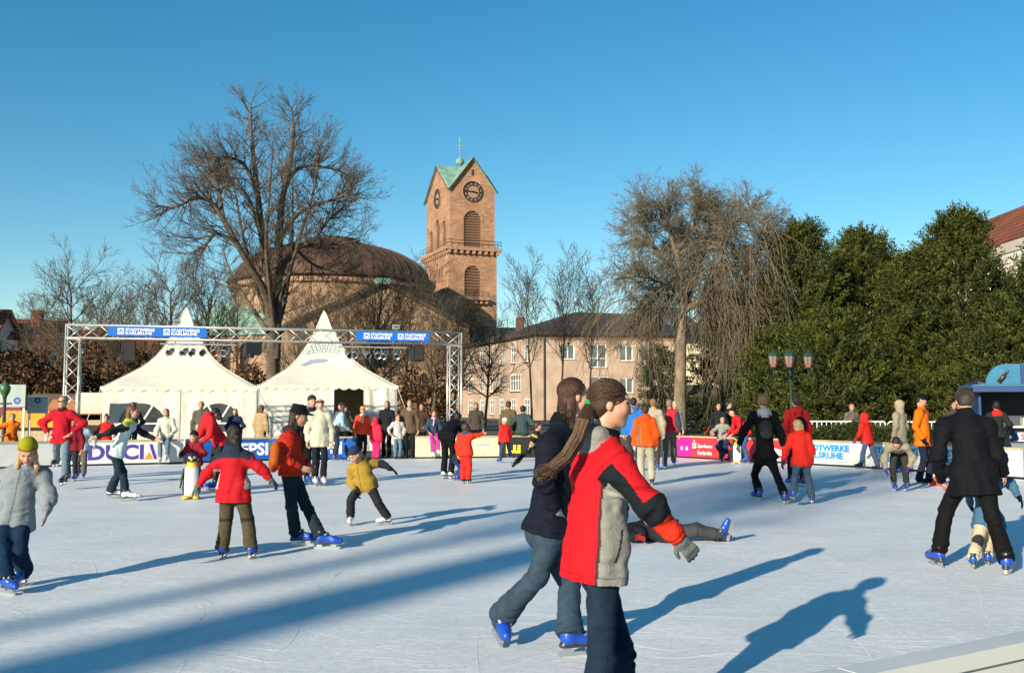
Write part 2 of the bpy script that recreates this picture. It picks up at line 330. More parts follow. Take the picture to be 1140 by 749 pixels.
for (x0, y0, x1, y1, kind) in BOARDS:
    if kind == 'sw': lab = BW[swi]; swi += 1
    elif kind == 'plain': lab = BP[bpi]; bpi += 1
    else: lab = BL[kind]
    t, p, Lb = board(gnd(x0, y0), gnd(x1, y1), kind, lab)
    if kind == 'fid':
        s = Lb/142.0
        lettering('FIDUCI', M_PURP, p, ((77-62)*s, -0.019, 0.14), (158-77)*s, 0.40, 0.035)
        a0 = (158.5-62)*s; w = 15*s
        flat(p, [(a0+.38*w, .14+.40), (a0+.62*w, .54), (a0+w, .14), (a0+.76*w, .14), (a0+.48*w, .42)], M_PURP, 'lettering')
        flat(p, [(a0, .14), (a0+.68*w, .14), (a0+.40*w, .34)], M_ORNG, 'triangle_mark')
    elif kind in ('pepsi', 'pepsi2'):
        s = Lb/94.0; c = 256-206 if kind == 'pepsi' else 338-302
        lettering('PEPSI', M_WHITE, p, (c*s, -0.019, 0.16), 42*s, 0.36, 0.04)
        flat(p, [(.1+.16*math.cos(a)+.1, .33+.16*math.sin(a)) for a in [k*PI/10 for k in range(20)]], M_WHITE, 'round_mark')
    elif kind == 'cream':
        s = Lb/94.0
        for k, (xx, ww) in enumerate(((68, 3), (71.6, 2.6), (74.6, 3), (78, 2), (80.4, 2.6))):
            flat(p, [(xx*s, .36), ((xx+ww)*s, .36), ((xx+ww)*s, .42+.02*(k % 2)), (xx*s, .42)], M_GREYP, 'small_print')
        flat(p, [(66*s, .27), (86*s, .27), (86*s, .285), (66*s, .285)], M_GREYP, 'small_print')
        flat(p, [(74*s, .10), (78*s, .10), (76*s, .17)], M_GREYP, 'small_print')
    elif kind == 'black':
        s = Lb/97.0; lettering('Lu', M_YELL, p, (5*s, -0.019, 0.13), 16*s, 0.36, 0.05)
    elif kind == 'red':
        s = Lb/91.0
        flat(p, [(.02, .06), (17*s, .06), (17*s, .6), (.02, .6)], M_MAG, 'magenta_field')
        for xx in (5, 11): flat(p, [(xx*s, .24), ((xx+2.4)*s, .24), ((xx+2.4)*s, .34), (xx*s, .34)], M_WHITE, 'square_mark', -0.0215)
        lg = lettering('S', M_WHITE, p, (18.5*s, -0.019, 0.30), 5*s, 0.17, 0.03, 'logo')
        flat(lg, [(1.8*s, .20), (3.2*s, .20), (3.2*s, .24), (1.8*s, .24)], M_WHITE, 'dot', 0.0)
        lettering('Sparkasse', M_WHITE, p, (25*s, -0.019, 0.30), 16.5*s, 0.13, 0.008)
        lettering('Karlsruhe', M_WHITE, p, (25*s, -0.019, 0.12), 16*s, 0.12, 0.008)
    elif kind == 'redwhite':
        s = Lb/31.0
        flat(p, [(2*s, .3), (26*s, .2), (28*s, .34), (4*s, .46)], M_WHITE, 'white_stripe')
        flat(p, [(6*s, .10), (24*s, .06), (25*s, .13), (8*s, .2)], M_WHITE, 'white_stripe')
    elif kind == 'sw':
        L0 = Lb*0.14; W = Lb*0.68
        lettering('STADTWERKE', M_SBLUE, p, (L0, -0.019, 0.38), W, 0.17, 0.055)
        lettering('KARLSRUHE', M_SBLUE, p, (L0, -0.019, 0.19), W*0.88, 0.17, 0.055)
        flat(p, [(L0, .115), (L0+W*.95, .115), (L0+W*.95, .130), (L0, .130)], M_GREYP, 'small_print')
# the near end of the rink, beside the photographer
nb = [(-0.6, 2.02), (1.0, 2.96), (1.9, 3.5), (4.2, 4.93), (6.2, 6.3), (8.2, 7.68)]
NBL = ['white board in front of the photographer, below the picture', 'white board with its top rail in the bottom right corner', 'white board just beyond the bottom right corner', 'white board outside the picture at the right', 'white board furthest right on the near side']
for i in range(5):
    a = nb[i+1]; b = nb[i]
    t, p, Lb = board((b[0], b[1], 0), (a[0], a[1], 0), 'near', NBL[i]); t.scale = (1, 1, 1.16)

# ------------------------------------------------------------------ truss gate
TU = Vector((math.cos(R(15.7)), math.sin(R(15.7)), 0)); TV = Vector((-TU.y, TU.x, 0))
GX0 = Vector((-12.38, 27.4, 0)); GLEN = 11.2; GTOP = 3.80; TS = 0.36
gate = empty('truss_gate', GX0, R(15.7), 'aluminium lattice truss gate with spotlights standing over both white tents', 'truss')
def lattice(parent, name, a, b, s, nbay):
    """four chords from a to b with zigzag braces; a,b local"""
    a = Vector(a); b = Vector(b); ax = (b-a).normalized(); up = Vector((0, 1, 0)); w = ax.cross(up).normalized()
    cs = [up*(s/2*i)+w*(s/2*j) for i, j in ((-1, -1), (1, -1), (1, 1), (-1, 1))]
    mb = MB()
    for c_ in (a, b):
        for q in range(4): mb.tube([c_+cs[q], c_+cs[(q+1) % 4]], 0.02, 6)
    root = mb.build(name, M_ALU, parent); Ln = (b-a).length; st = Ln/nbay
    cache = {}
    for q in range(4):
        c0, c1 = cs[q], cs[(q+1) % 4]
        for k in range(nbay):
            z0, z1 = (c0, c1) if k % 2 == 0 else (c1, c0)
            key = (q, k % 2)
            if key not in cache: cache[key] = MB().tube([z0, z1+ax*st], 0.013, 6).mesh('brace', M_ALU, True)
            link('brace', cache[key], root, a+ax*(st*k))
    chm = MB().tube([(0, 0, 0), b-a], 0.026, 8).mesh('chord', M_ALU, True)
    for c in cs: link('chord', chm, root, a+c)
    return root
tl = lattice(gate, 'tower', (TS/2, 0, 0.02), (TS/2, 0, GTOP-TS*1.1), TS, 9)
tr = lattice(gate, 'tower', (GLEN-TS/2, 0, 0.02), (GLEN-TS/2, 0, GTOP-TS*1.1), TS, 9)
bm = lattice(gate, 'crossbeam', (0.0, 0, GTOP-TS/2), (GLEN, 0, GTOP-TS/2), TS, 26)
for x in (TS/2, GLEN-TS/2): MB().box((x, 0, 0.012), (0.7, 0.7, 0.024)).build('base_plate', M_ALU, gate)
def gate_banner(x0, x1, lab):
    w = x1-x0
    t = empty('truss_banner', GX0+TU*x0+TV*(-TS/2-0.05)+Vector((0, 0, GTOP-0.30)), R(15.7), lab, 'banner', 'blue banners on the truss')
    MB().box((w/2, 0, 0.14), (w, 0.015, 0.28)).build('panel', M_BLUE, t)
    for c in (0.10, 0.56):
        house_mark(t, w*c, 0.055, 0.17, M_WHITE, M_BLUE)
        lettering('STADTWERKE', M_WHITE, t, (w*c+0.21, -0.019, 0.145), w*0.29, 0.085, 0.035)
        lettering('KARLSRUHE', M_WHITE, t, (w*c+0.21, -0.019, 0.05), w*0.265, 0.08, 0.035)
gate_banner(1.08, 3.72, 'blue Stadtwerke banner on the truss above the left tent')
gate_banner(7.98, 10.2, 'blue Stadtwerke banner on the truss right of the tent spire')
# hanging equipment
def hang_speaker(x, lab, w=0.36, h=0.62):
    t = empty('loudspeaker', GX0+TU*x+Vector((0, 0, GTOP-TS-0.06-h)), R(15.7)+0.2, lab, 'loudspeaker', 'loudspeakers hung from the truss')
    MB().prism([(-w/2, 0.03), (w/2, 0.03), (w/2, h), (-w/2, h)], -0.16, 0.16).build('cabinet', M_BLACK, t)
    MB().prism([(-w/2+.03, 0.07), (w/2-.03, 0.07), (w/2-.03, h-.03), (-w/2+.03, h-.03)], -0.175, -0.161).build('grille', M_DARK, t)
    m2 = MB()
    for s in (-1, 1): m2.tube([(s*w*.35, 0, h-.01), (s*w*.35, 0, h+.12)], 0.012, 6)
    m2.tube([(-w*.35, 0, h+.12), (w*.35, 0, h+.12)], 0.016, 6); m2.build('hanging_bracket', M_ALU, t)
hang_speaker(1.62, 'black loudspeaker hanging under the left end of the truss')
hang_speaker(9.86, 'black loudspeaker hanging under the right end of the truss', 0.34, 0.5)
t = empty('projector', GX0+TU*5.0+Vector((0, 0, GTOP-TS-0.5)), R(15.7), 'bulky black stage projector clamped to the middle of the truss', 'stage light')
MB().box((0, 0, .27), (.42, .34, .36), 0.2).build('housing', M_BLACK, t); MB().lathe([(0.0, 0), (.09, 0), (.11, .1), (.11, .12)], 14, (-.05, -.1, 0.0)).build('lens', M_BLACK, t)
MB().box((.24, 0, .35), (.07, .25, .38)).build('yoke', M_BLACK, t)
M_CAN = mat('par_can_metal', (0.33, 0.33, 0.33), 0.35, 0.1, metal=0.7); M_CANIN = mat('par_can_inside', (0.02, 0.02, 0.02), 0.4); M_GELR = mat('red_gel', (0.12, 0.02, 0.012), 0.3)
can_body = MB().lathe([(0.0, .17), (.05, .165), (.07, .12), (.095, -.12), (.105, -.125), (.105, -.135), (.088, -.135), (.085, -.06), (0.0, -.055)], 16).mesh('can', M_CAN, True)
can_lens = {k: MB().lathe([(0.0, -.07), (.084, -.07)], 16).mesh('lens', mm) for k, mm in (('d', M_CANIN), ('r', M_GELR))}
can_yoke = MB().tube([(-.11, 0, 0), (-.115, 0, .12), (-.06, 0, .19), (.06, 0, .19), (.115, 0, .12), (.11, 0, 0)], .008, 6).mesh('yoke', M_CAN)
def par_row(xs, drop, lab, cols):
    bar0 = GX0+TU*(xs[0]-.3)+Vector((0, 0, GTOP-TS-drop)); bl = xs[-1]-xs[0]+.6
    tb = empty('lighting_bar', bar0, R(15.7), lab+' bar', 'lighting bar', 'lighting bars under the truss')
    MB().tube([(0, 0, 0), (bl, 0, 0)], .024, 8).build('bar', M_ALU, tb)
    for f in (.2, .8): MB().tube([(bl*f, 0, .02), (bl*f, 0, drop-.02)], .014, 6).build('hanger', M_ALU, tb)
    for i, x in enumerate(xs):
        t = empty('spotlight', GX0+TU*x+TV*(-0.02)+Vector((0, 0, GTOP-TS-drop-.22)), R(15.7), f"{('first','second','third','fourth','fifth','sixth')[i]} spotlight from the left on the {lab}", 'spotlight', 'spotlights under the truss')
        rot = (R(-62+random.uniform(-12, 6)), 0, random.uniform(-.5, .5))
        o = link('can', can_body, t); o.rotation_euler = rot
        link('lens', can_lens[cols[i]], o); y = link('yoke', can_yoke, t); y.rotation_euler = (0, 0, rot[2])
par_row([2.75, 3.12, 3.34, 3.62, 3.95, 4.24], .12, 'lighting bar in front of the left tent', 'rdddrd')
par_row([7.78, 7.98, 8.32, 8.66, 8.86, 9.24], .12, 'lighting bar right of the tent spire', 'ddddrd')
def flood(x, lab):
    t = empty('floodlight', GX0+TU*x+Vector((0, 0, GTOP+.005)), R(15.7), lab, 'floodlight', 'small floodlights on top of the truss')
    MB().tube([(0, 0, 0), (0, 0, .07)], .015, 6).build('stem', M_ALU, t)
    MB().box((0, 0, .14), (.2, .1, .14)).build('housing', M_ALU, t); MB().box((0, -.054, .14), (.15, .006, .09)).build('lens', M_GLASS, t)
flood(2.9, 'small floodlight on top of the truss above the left banner'); flood(9.2, 'small floodlight on top of the truss above the right banner')

# ------------------------------------------------------------------ pagoda tents
TENT_PROF = [(1, 0), (.89, .055), (.78, .115), (.66, .18), (.55, .245), (.46, .31), (.375, .385), (.29, .49), (.21, .61), (.155, .70), (.11, .78), (.06, .90), (.03, .97), (.012, 1.0)]
def tent(px_front, Yf, W, ze, zp, lab, kind):
    fc = at(px_front, 452, Yf); fc.z = 0; a = W/2
    t = empty('pagoda_tent', fc, R(15.7), lab, 'tent', 'white pagoda tents beside the rink')
    # roof: square loft, slightly sagging between the corners
    n = 16; vs = []; fs = []
    for s, f in TENT_PROF:
        ring = []
        for side in range(4):
            for k in range(n):
                u = -1+2*k/n
                x, y = [(u, -1), (1, u), (-u, 1), (-1, -u)][side]
                sag = (1-u*u)*0.05*(1-f)*s
                wk = .012*math.sin(u*7+side*2+f*9)*s+.01*math.sin(u*13+f*21+side)*s; ring.append((x*a*s*(1-.02*(1-u*u)), a+y*a*s*(1-.02*(1-u*u)), ze+(zp-ze)*f-sag+wk))
        vs += ring
    m = 4*n
    for i in range(len(TENT_PROF)-1):
        for j in range(m): fs.append((i*m+j, i*m+(j+1) % m, (i+1)*m+(j+1) % m, (i+1)*m+j))
    fs.append(tuple((len(TENT_PROF)-1)*m+j for j in range(m)))
    roof = MB().add(vs, fs).build('roof', M_CANVAS, t, smooth=True)
    MB().tube([(0, a, zp-.03), (0, a, zp+.06)], .03, 10).build('finial', M_CANVAS, roof)
    for sx, sy in ((-1, -1), (1, -1), (1, 1), (-1, 1)):
        MB().tube([(sx*a*s, a+sy*a*s, ze+(zp-ze)*f+.008) for s, f in TENT_PROF], .014, 5).build('corner_seam', M_CANVAS, roof)
        MB().tube([(sx*a, a+sy*a, ze-.03), (sx*(a+.75), a+sy*(a+.55), 0)], .008, 4).build('guy_rope', M_WHITE, t)
    # scalloped valance
    mb = MB(); ns = 14
    for side in range(4):
        for k in range(ns):
            sc = []
            for q in range(7):
                u = -1+2*(k+q/6)/ns; dz = .07+.07*math.sin(PI*q/6)
                sc.append((u, dz))
            def pt(u, z):
                x, y = [(u, -1), (1, u), (-u, 1), (-1, -u)][side]; return (x*(a+.03), a+y*(a+.03), z)
            top = [pt(u, ze+.02) for u, dz in sc]; bot = [pt(u, ze-dz) for u, dz in sc]
            mb.add(top+bot, [(q, q+7, q+8, q+1) for q in range(6)])
    mb.build('valance', M_CANVAS, t)
    for sx in (-1, 1):
        for sy in (0, 1): MB().box((sx*(a-.05), .05+sy*(2*a-.1), ze/2), (.09, .09, ze)).build('pole', M_ALU, t)
    zt = ze-.01
    def wall(x0, x1, nm='wall_panel', fold=.012, arch=False):
        """front wall piece, softly rippled, with a round-topped opening when arch"""
        nx = max(4, int((x1-x0)/.09)); nz = 20; vs = []; fs = []
        xc = (x0+x1)/2; rr = .68
        for j in range(nz+1):
            for i in range(nx+1):
                x = x0+(x1-x0)*i/nx; z = zt*j/nz
                y = fold*math.sin(x*9+.6*math.sin(z*3))+.5*fold*math.sin(x*23+z*2)
                vs.append((x, -.01+y, z))
        for j in range(nz):
            for i in range(nx): fs.append((j*(nx+1)+i, j*(nx+1)+i+1, (j+1)*(nx+1)+i+1, (j+1)*(nx+1)+i))
        o = MB().add(vs, fs).build(nm, M_CANVASW, t, smooth=True)
        if arch:
            zb = .98; arc = [(xc+rr*math.cos(PI*k/20), zb+rr*.98*math.sin(PI*k/20)) for k in range(21)]
            poly = [(xc-rr, .72)]+[(xc+rr, .72)]+arc
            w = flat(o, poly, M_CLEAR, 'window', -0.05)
            for ang in (60, 120):
                c, s_ = math.cos(R(ang)), math.sin(R(ang)); q = Vector((-s_, 0, c))*.028
                b0 = Vector((xc, -.056, zb)); b1 = Vector((xc+c*rr, -.056, zb+s_*rr))
                MB().add([b0-q, b0+q, b1+q, b1-q], [(0, 1, 2, 3)]).build('glazing_bar', M_WHITE, w)
            MB().box((xc, -.058, zb), (2*rr, .01, .05)).build('glazing_bar', M_WHITE, w)
        return o
    if kind == 'windows':
        wall(-a+.06, -.01, arch=True); wall(.01, a-.06, arch=True)
    else:
        wall(-a+.06, a*.08); wall(a*.5, a*.98, 'curtain', .05)
        MB().box((a*.06, -.03, zt/2), (.05, .03, zt)).build('door_post', M_WHITE, t)
        # prints on the canvas: rows of brick outlines and a dark mark, lying on the roof skin
        def skin(u, f):
            for i in range(len(TENT_PROF)-1):
                if TENT_PROF[i][1] <= f <= TENT_PROF[i+1][1]:
                    w = (f-TENT_PROF[i][1])/(TENT_PROF[i+1][1]-TENT_PROF[i][1]); s = TENT_PROF[i][0]*(1-w)+TENT_PROF[i+1][0]*w
                    sag = (1-u*u)*.05*(1-f)*s
                    return Vector((u*a*s*(1-.02*(1-u*u)), a-a*s*(1-.02*(1-u*u))-.012, ze+(zp-ze)*f-sag+.012))
        mb = MB()
        for f in (.40, .44, .48, .52):
            for k in range(12):
                u0, u1 = -.9+1.8*k/12, -.9+1.8*(k+1)/12; bow = lambda u: f+.05*(1-u*u)
                mb.add([skin(u0, bow(u0)), skin(u1, bow(u1)), skin(u1, bow(u1)+.007), skin(u0, bow(u0)+.007)], [(0, 1, 2, 3)])
        for r_, f in enumerate((.40, .44, .48)):
            for k in range(8):
                u = -.8+.2*k+.1*(r_ % 2); ff = f+.05*(1-u*u)
                mb.add([skin(u, ff), skin(u+.03, ff), skin(u+.03, ff+.04), skin(u, ff+.04)], [(0, 1, 2, 3)])
        mb.build('roof_print', M_GREYP, roof)
        mb = MB(); pts = [(-.75, .27), (-.62, .265), (-.45, .30), (-.15, .315), (.05, .33), (.03, .36), (-.3, .36), (-.55, .345)]
        mb.add([skin(u, f) for u, f in pts], [tuple(range(len(pts)))]); mb.build('roof_print', M_GREYP, roof)
    for nm, p0, p1 in (('l', (-a+.03, .1), (-a+.03, 2*a-.1)), ('r', (a-.03, .1), (a-.03, 2*a-.1)), ('b', (-a+.1, 2*a-.03), (a-.1, 2*a-.03))):
        MB().add([(p0[0], p0[1], 0), (p1[0], p1[1], 0), (p1[0], p1[1], zt), (p0[0], p0[1], zt)], [(0, 1, 2, 3)]).build('wall_panel', M_CANVASW, t)
    MB().box((0, a, .005), (2*a-.2, 2*a-.2, .02)).build('floor', M_RAIL, t)
    return t
tent(201, 32.9, 4.95, 2.17, 5.02, 'white pagoda tent with two round-topped dark windows, the left one', 'windows')
tent(366, 34.2, 4.75, 2.25, 5.02, 'white pagoda tent with an open dark doorway, the right one', 'door')

# ------------------------------------------------------------------ buildings
class Wall:
    """a wall from p0 to p1 (left to right seen from outside) with real openings"""
    def __init__(s, p0, p1, z0, z1, mt, parent, name='wall', depth=.3):
        s.p0 = Vector((p0[0], p0[1], 0)); s.d = Vector((p1[0]-p0[0], p1[1]-p0[1], 0)); s.L = s.d.length; s.d.normalize()
        s.n = Vector((s.d.y, -s.d.x, 0)); s.z0, s.z1 = z0, z1; s.ops = []; s.mt = mt; s.parent = parent; s.name = name; s.depth = depth
        s.rz = math.atan2(s.d.y, s.d.x)
    def P(s, x, z, off=0.0): return s.p0+s.d*x+Vector((0, 0, z))+s.n*off
    def build(s, gable=None):
        xs = sorted({0, s.L, *[v for o in s.ops for v in (o[0], o[1])]}); zs = sorted({s.z0, s.z1, *[v for o in s.ops for v in (o[2], o[3])]})
        mb = MB(); D = -s.depth
        for i in range(len(xs)-1):
            for j in range(len(zs)-1):
                cx, cz = (xs[i]+xs[i+1])/2, (zs[j]+zs[j+1])/2
                if any(o[0] < cx < o[1] and o[2] < cz < o[3] for o in s.ops): continue
                mb.add([s.P(xs[i], zs[j]), s.P(xs[i+1], zs[j]), s.P(xs[i+1], zs[j+1]), s.P(xs[i], zs[j+1])], [(0, 1, 2, 3)])
        for (a, b, c, d, arch) in s.ops:
            if arch:
                r = (b-a)/2; m = (a+b)/2; sp = d-r; arc = [(m+r*math.cos(PI*k/12), sp+r*math.sin(PI*k/12)) for k in range(13)]
                for k in range(12):
                    (x0, y0), (x1, y1) = arc[k], arc[k+1]
                    mb.add([s.P(x0, y0), s.P(x0, d), s.P(x1, d), s.P(x1, y1)], [(0, 1, 2, 3)])
                    mb.add([s.P(x0, y0), s.P(x1, y1), s.P(x1, y1, D), s.P(x0, y0, D)], [(0, 1, 2, 3)])
                top = sp
            else:
                mb.add([s.P(a, d), s.P(b, d), s.P(b, d, D), s.P(a, d, D)], [(0, 1, 2, 3)]); top = d
            mb.add([s.P(a, c), s.P(b, c), s.P(b, c, D), s.P(a, c, D)], [(3, 2, 1, 0)])
            for x in (a, b): mb.add([s.P(x, c), s.P(x, top), s.P(x, top, D), s.P(x, c, D)], [(0, 1, 2, 3)])
        if gable: mb.add([s.P(0, s.z1), s.P(s.L, s.z1), s.P(gable[0], gable[1])], [(0, 1, 2)])
        s.obj = mb.build(s.name, s.mt, s.parent); return s.obj
WIN = {}
def window(wall, x, z, w, h, parent, mull=1, trans=None, fr=.09, sill=True, rec=.16):
    """window set in its opening: frame object > pane, glazing bars, sill"""
    wall.ops.append((x, x+w, z, z+h, False)); key = (round(w, 2), round(h, 2), mull, trans)
    if key not in WIN:
        f = MB()
        for c, sz in (((w/2, 0, fr/2), (w, .08, fr)), ((w/2, 0, h-fr/2), (w, .08, fr)), ((fr/2, 0, h/2), (fr, .08, h-2*fr)), ((w-fr/2, 0, h/2), (fr, .08, h-2*fr))): f.box(c, sz)
        g = MB()
        for k in range(mull): g.box((w*(k+1)/(mull+1), .003, h/2), (fr, .07, h-2*fr))
        if trans: g.box((w/2, .006, h*trans), (w-2*fr, .06, fr*.8))
        WIN[key] = (f.mesh('window', M_WFRAME), g.mesh('glazing_bar', M_WFRAME) if g.v else None, MB().box((w/2, .02, h/2), (w-.02, .015, h-.02)).mesh('pane', M_GLASS), MB().box((w/2, -.12, -.03), (w+.16, .28, .06)).mesh('sill', M_STONE))
    f, g, p, sl = WIN[key]
    o = link('window', f, parent, wall.P(x, z, -rec)); o.rotation_euler = (0, 0, wall.rz)
    if g: link('glazing_bar', g, o)
    link('pane', p, o)
    if sill: q = link('sill', sl, o, (0, 0, 0)); q.location = (0, -.04, 0)
    return o
def hip_roof(parent, foot, z, ridge, zr, mt, over=.5, name='roof'):
    """foot: 4 eave corners (front-left, front-right, back-right, back-left); ridge: two points"""
    c = sum((Vector((p[0], p[1], 0)) for p in foot), Vector())/4
    e = [Vector((p[0], p[1], 0))+(Vector((p[0], p[1], 0))-c).normalized()*over*1.4 for p in foot]
    vs = [(p.x, p.y, z) for p in e]+[(ridge[0][0], ridge[0][1], zr), (ridge[1][0], ridge[1][1], zr)]+[(p.x, p.y, z-.25) for p in e]
    fs = [(0, 1, 5, 4), (1, 2, 5), (2, 3, 4, 5), (3, 0, 4), (6, 7, 1, 0), (7, 8, 2, 1), (8, 9, 3, 2), (9, 6, 0, 3), (9, 8, 7, 6)]
    return MB().add(vs, fs).build(name, mt, parent)

# --- church: rotunda with copper dome, gabled arm, side wing
DC = at(371, 318, 140); DC.z = 0
ch = empty('domed_church', DC, 0, 'domed brick church with brown copper dome behind the big bare tree', 'church')
def rel(o, base):                      # parts were laid out in world coordinates: keep them there under their parent
    o.location = Vector(o.location)-Vector(base); return o
zs = 18.6
drum = MB().lathe([(13.7, 0), (13.7, 17.2), (14.0, 17.3), (14.0, 17.9), (13.7, 18.0), (13.7, 18.5)], 96).build('drum_wall', M_BRICK, ch)
cor = MB().lathe([(13.71, 17.95), (14.4, 18.3), (14.6, 18.35), (14.6, 18.75), (13.4, 18.9)], 96).build('cornice', M_COPPER, ch)
blk = MB().box((0, 0, 0), (.5, .35, .55)).mesh('cornice_block', M_STONE)
for k in range(72):
    a = PI+PI*k/71; o = link('cornice_block', blk, drum, (14.1*math.cos(a), 14.1*math.sin(a), 17.7)); o.rotation_euler = (0, 0, a+PI/2)
prof = [(14.0, 18.7)]
for k in range(1, 19):
    f = k/18*.86; prof.append((13.7*math.cos(f*PI/2)**.95, 18.75+5.6*math.sin(f*PI/2)))
dome = MB().lathe(prof, 96).build('dome', M_COPPER, ch, smooth=True)
seam = MB().tube([(r+.02, 0, z+.02) for r, z in prof[1:]], .07, 5).mesh('seam', M_COPPER)
for k in range(56):
    o = link('seam', seam, dome); o.rotation_euler = (0, 0, 2*PI*k/56)
MB().lathe([(3.6, 24.0), (3.6, 24.9), (3.3, 25.1), (0, 25.2)], 40).build('lantern_ring', M_COPPER, ch)
# gabled front arm (turned a little, nearer than the drum)
gc = at(424, 452, 119); gc.z = 0; gh = 11.0; ga = R(18)
gl = gc+Vector((-gh*math.cos(ga), -gh*math.sin(ga), 0)); gr = gc+Vector((gh*math.cos(ga), gh*math.sin(ga), 0))
dv = Vector((-math.sin(ga), math.cos(ga), 0))
w = Wall(gl, gr, 0, 10.8, M_BRICK, ch, 'gable_wall', .5); w.ops.append((gh-1.3, gh+1.3, 6.0, 10.7, True)); o = rel(w.build((gh, 16.0)), DC)
go = MB()
for x in (-1.3, -.43, .43, 1.3): go.box(w.P(gh+x*.93, 8.3, -.3), (.12, .12, 4.4), w.rz)
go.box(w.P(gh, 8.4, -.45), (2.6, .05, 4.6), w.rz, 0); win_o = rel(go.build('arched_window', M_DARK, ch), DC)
for s_ in (-1, 1):                     # roof planes with copper edge
    base = gl if s_ < 0 else gr; apex = gc+Vector((0, 0, 16.0)); out = (base-gc).normalized()
    e0 = base+out*.5+Vector((0, 0, 10.6)); nf = -dv*.7; nb_ = dv*14
    th = Vector((0, 0, .45))
    vs = [e0+nf, apex+nf, apex+nb_, e0+nb_]; vs += [v+th for v in vs]
    rel(MB().add(vs, [(0, 1, 2, 3), (7, 6, 5, 4), (0, 4, 5, 1), (1, 5, 6, 2), (2, 6, 7, 3), (3, 7, 4, 0)]).build('arm_roof', M_COPPER, ch), DC)
rel(MB().box(gc+Vector((0, 0, 16.35))-dv*.3, (1.7, 1.2, .75), ga).build('ridge_cap', M_GREEN, ch), DC)
for (p_, q_) in ((gl, gl+dv*14), (gr+dv*14, gr)):
    rel(MB().add([p_, q_, q_+Vector((0, 0, 10.8)), p_+Vector((0, 0, 10.8))], [(0, 3, 2, 1)]).build('arm_side_wall', M_BRICK, ch), DC)
# left wing with green roof
a0 = at(196, 452, 128); b0 = at(300, 452, 124); a0.z = b0.z = 0; back = Vector((1, 12, 0))
w = Wall(a0, b0, 0, 10.4, M_BRICK, ch, 'wing_wall', .4)
for k in range(4): w.ops.append((1.5+2.6*k, 2.7+2.6*k, 5.5, 9.2, True))
rel(w.build(), DC)
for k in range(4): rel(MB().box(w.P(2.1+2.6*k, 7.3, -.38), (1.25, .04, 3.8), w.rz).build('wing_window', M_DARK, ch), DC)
rel(hip_roof(ch, [a0, b0, b0+back, a0+back], 10.6, [a0+back*.5+Vector((3.2, 0, 0)), b0+back*.5-Vector((2, 0, 0))], 15.2, M_GREEN), DC)

# --- bell tower
TW, TD = 7.35, 12.2; tang = R(-22)      # front face normal turned 22 deg to the right
tc = at(500, 452, 150); tc.z = 0
tu = Vector((math.cos(R(22)), math.sin(R(22)), 0)); tv = Vector((-tu.y, tu.x, 0))
tw = empty('bell_tower', tc, R(22), 'tall brick bell tower with clock faces and green copper gables', 'tower')
def shaft(x0, x1, y0, y1, z0, z1, ops_f, ops_l, nm):
    f = Wall((x0, y0), (x1, y0), z0, z1, M_TOWERB, tw, nm, .6); f.ops += ops_f
    l = Wall((x0, y1), (x0, y0), z0, z1, M_TOWERB, tw, nm, .6); l.ops += ops_l
    for q in (f, l, Wall((x1, y0), (x1, y1), z0, z1, M_TOWERB, tw, nm), Wall((x1, y1), (x0, y1), z0, z1, M_TOWERB, tw, nm)): q.build()
    return f, l
slat = {}
def louvre(wall, x0, x1, z0, z1, nsl):
    r = (x1-x0)/2; m = (x0+x1)/2; key = round(x1-x0, 2)
    bk = MB(); arc = [(m+r*math.cos(PI*k/12), z1-r+r*math.sin(PI*k/12)) for k in range(13)]
    bk.add([wall.P(x, z, -.55) for x, z in [(x0, z0), (x1, z0)]+arc], [tuple(range(15))]); o = bk.build('louvre', M_BLACK, tw)
    for k in range(nsl):
        z = z0+(z1-z0-.2)*(k+.5)/nsl; hw = r if z < z1-r else math.sqrt(max(r*r-(z-z1+r)**2, .05))
        q = link('slat', slat.setdefault(key, MB().box((0, 0, 0), (2.0, .5, .09), rot=Matrix.Rotation(R(-38), 3, 'X')).mesh('slat', M_STONE)), o, wall.P(m, z, -.3))
        q.scale = (hw*.98, 1, 1); q.rotation_euler = (0, 0, wall.rz)
def ring_arch(wall, x0, x1, z0, z1, wd=.35, nm='arch_surround'):
    r = (x1-x0)/2; m = (x0+x1)/2; mb = MB()
    for k in range(16):
        a0_, a1_ = PI*k/16, PI*(k+1)/16
        mb.add([wall.P(m+(r+d_)*math.cos(a_), z1-r+(r+d_)*math.sin(a_), of) for a_ in (a0_, a1_) for d_, of in ((.0, .06), (wd, .06), (wd, -.05))], [(0, 1, 4, 3), (1, 2, 5, 4)])
    return mb.build(nm, M_STONE, tw)
# lower shaft, upper shaft
zl = 25.2
f1, l1 = shaft(-.25, TW+.25, -.25, TD, 0, zl, [(2.55, 5.2, 18.2, 22.9, True), (3.5, 4.5, 14.2, 16.2, False)], [(TD-4.6, TD-3.9, 20.2, 22.8, False), (TD-3.4, TD-2.7, 20.2, 22.8, False)], 'lower_wall')
f2, l2 = shaft(0, TW, 0, TD, zl+.5, 34.8, [(2.25, 5.1, 25.9, 31.5, True)], [(2.0, 3.6, 25.9, 29.6, True), (5.1, 7.1, 25.9, 30.9, True), (8.6, 10.2, 25.9, 30.2, True)], 'upper_wall')
louvre(f1, 2.55, 5.2, 18.2, 22.9, 10); louvre(f2, 2.25, 5.1, 25.9, 31.5, 13)
for x0, x1, z1 in ((2.0, 3.6, 29.6), (5.1, 7.1, 30.9), (8.6, 10.2, 30.2)): louvre(l2, x0, x1, 25.9, z1, 12); ring_arch(l2, x0, x1, 25.9, z1, .2)
ring_arch(f1, 2.55, 5.2, 18.2, 22.9); ring_arch(f2, 2.25, 5.1, 25.9, 31.5)
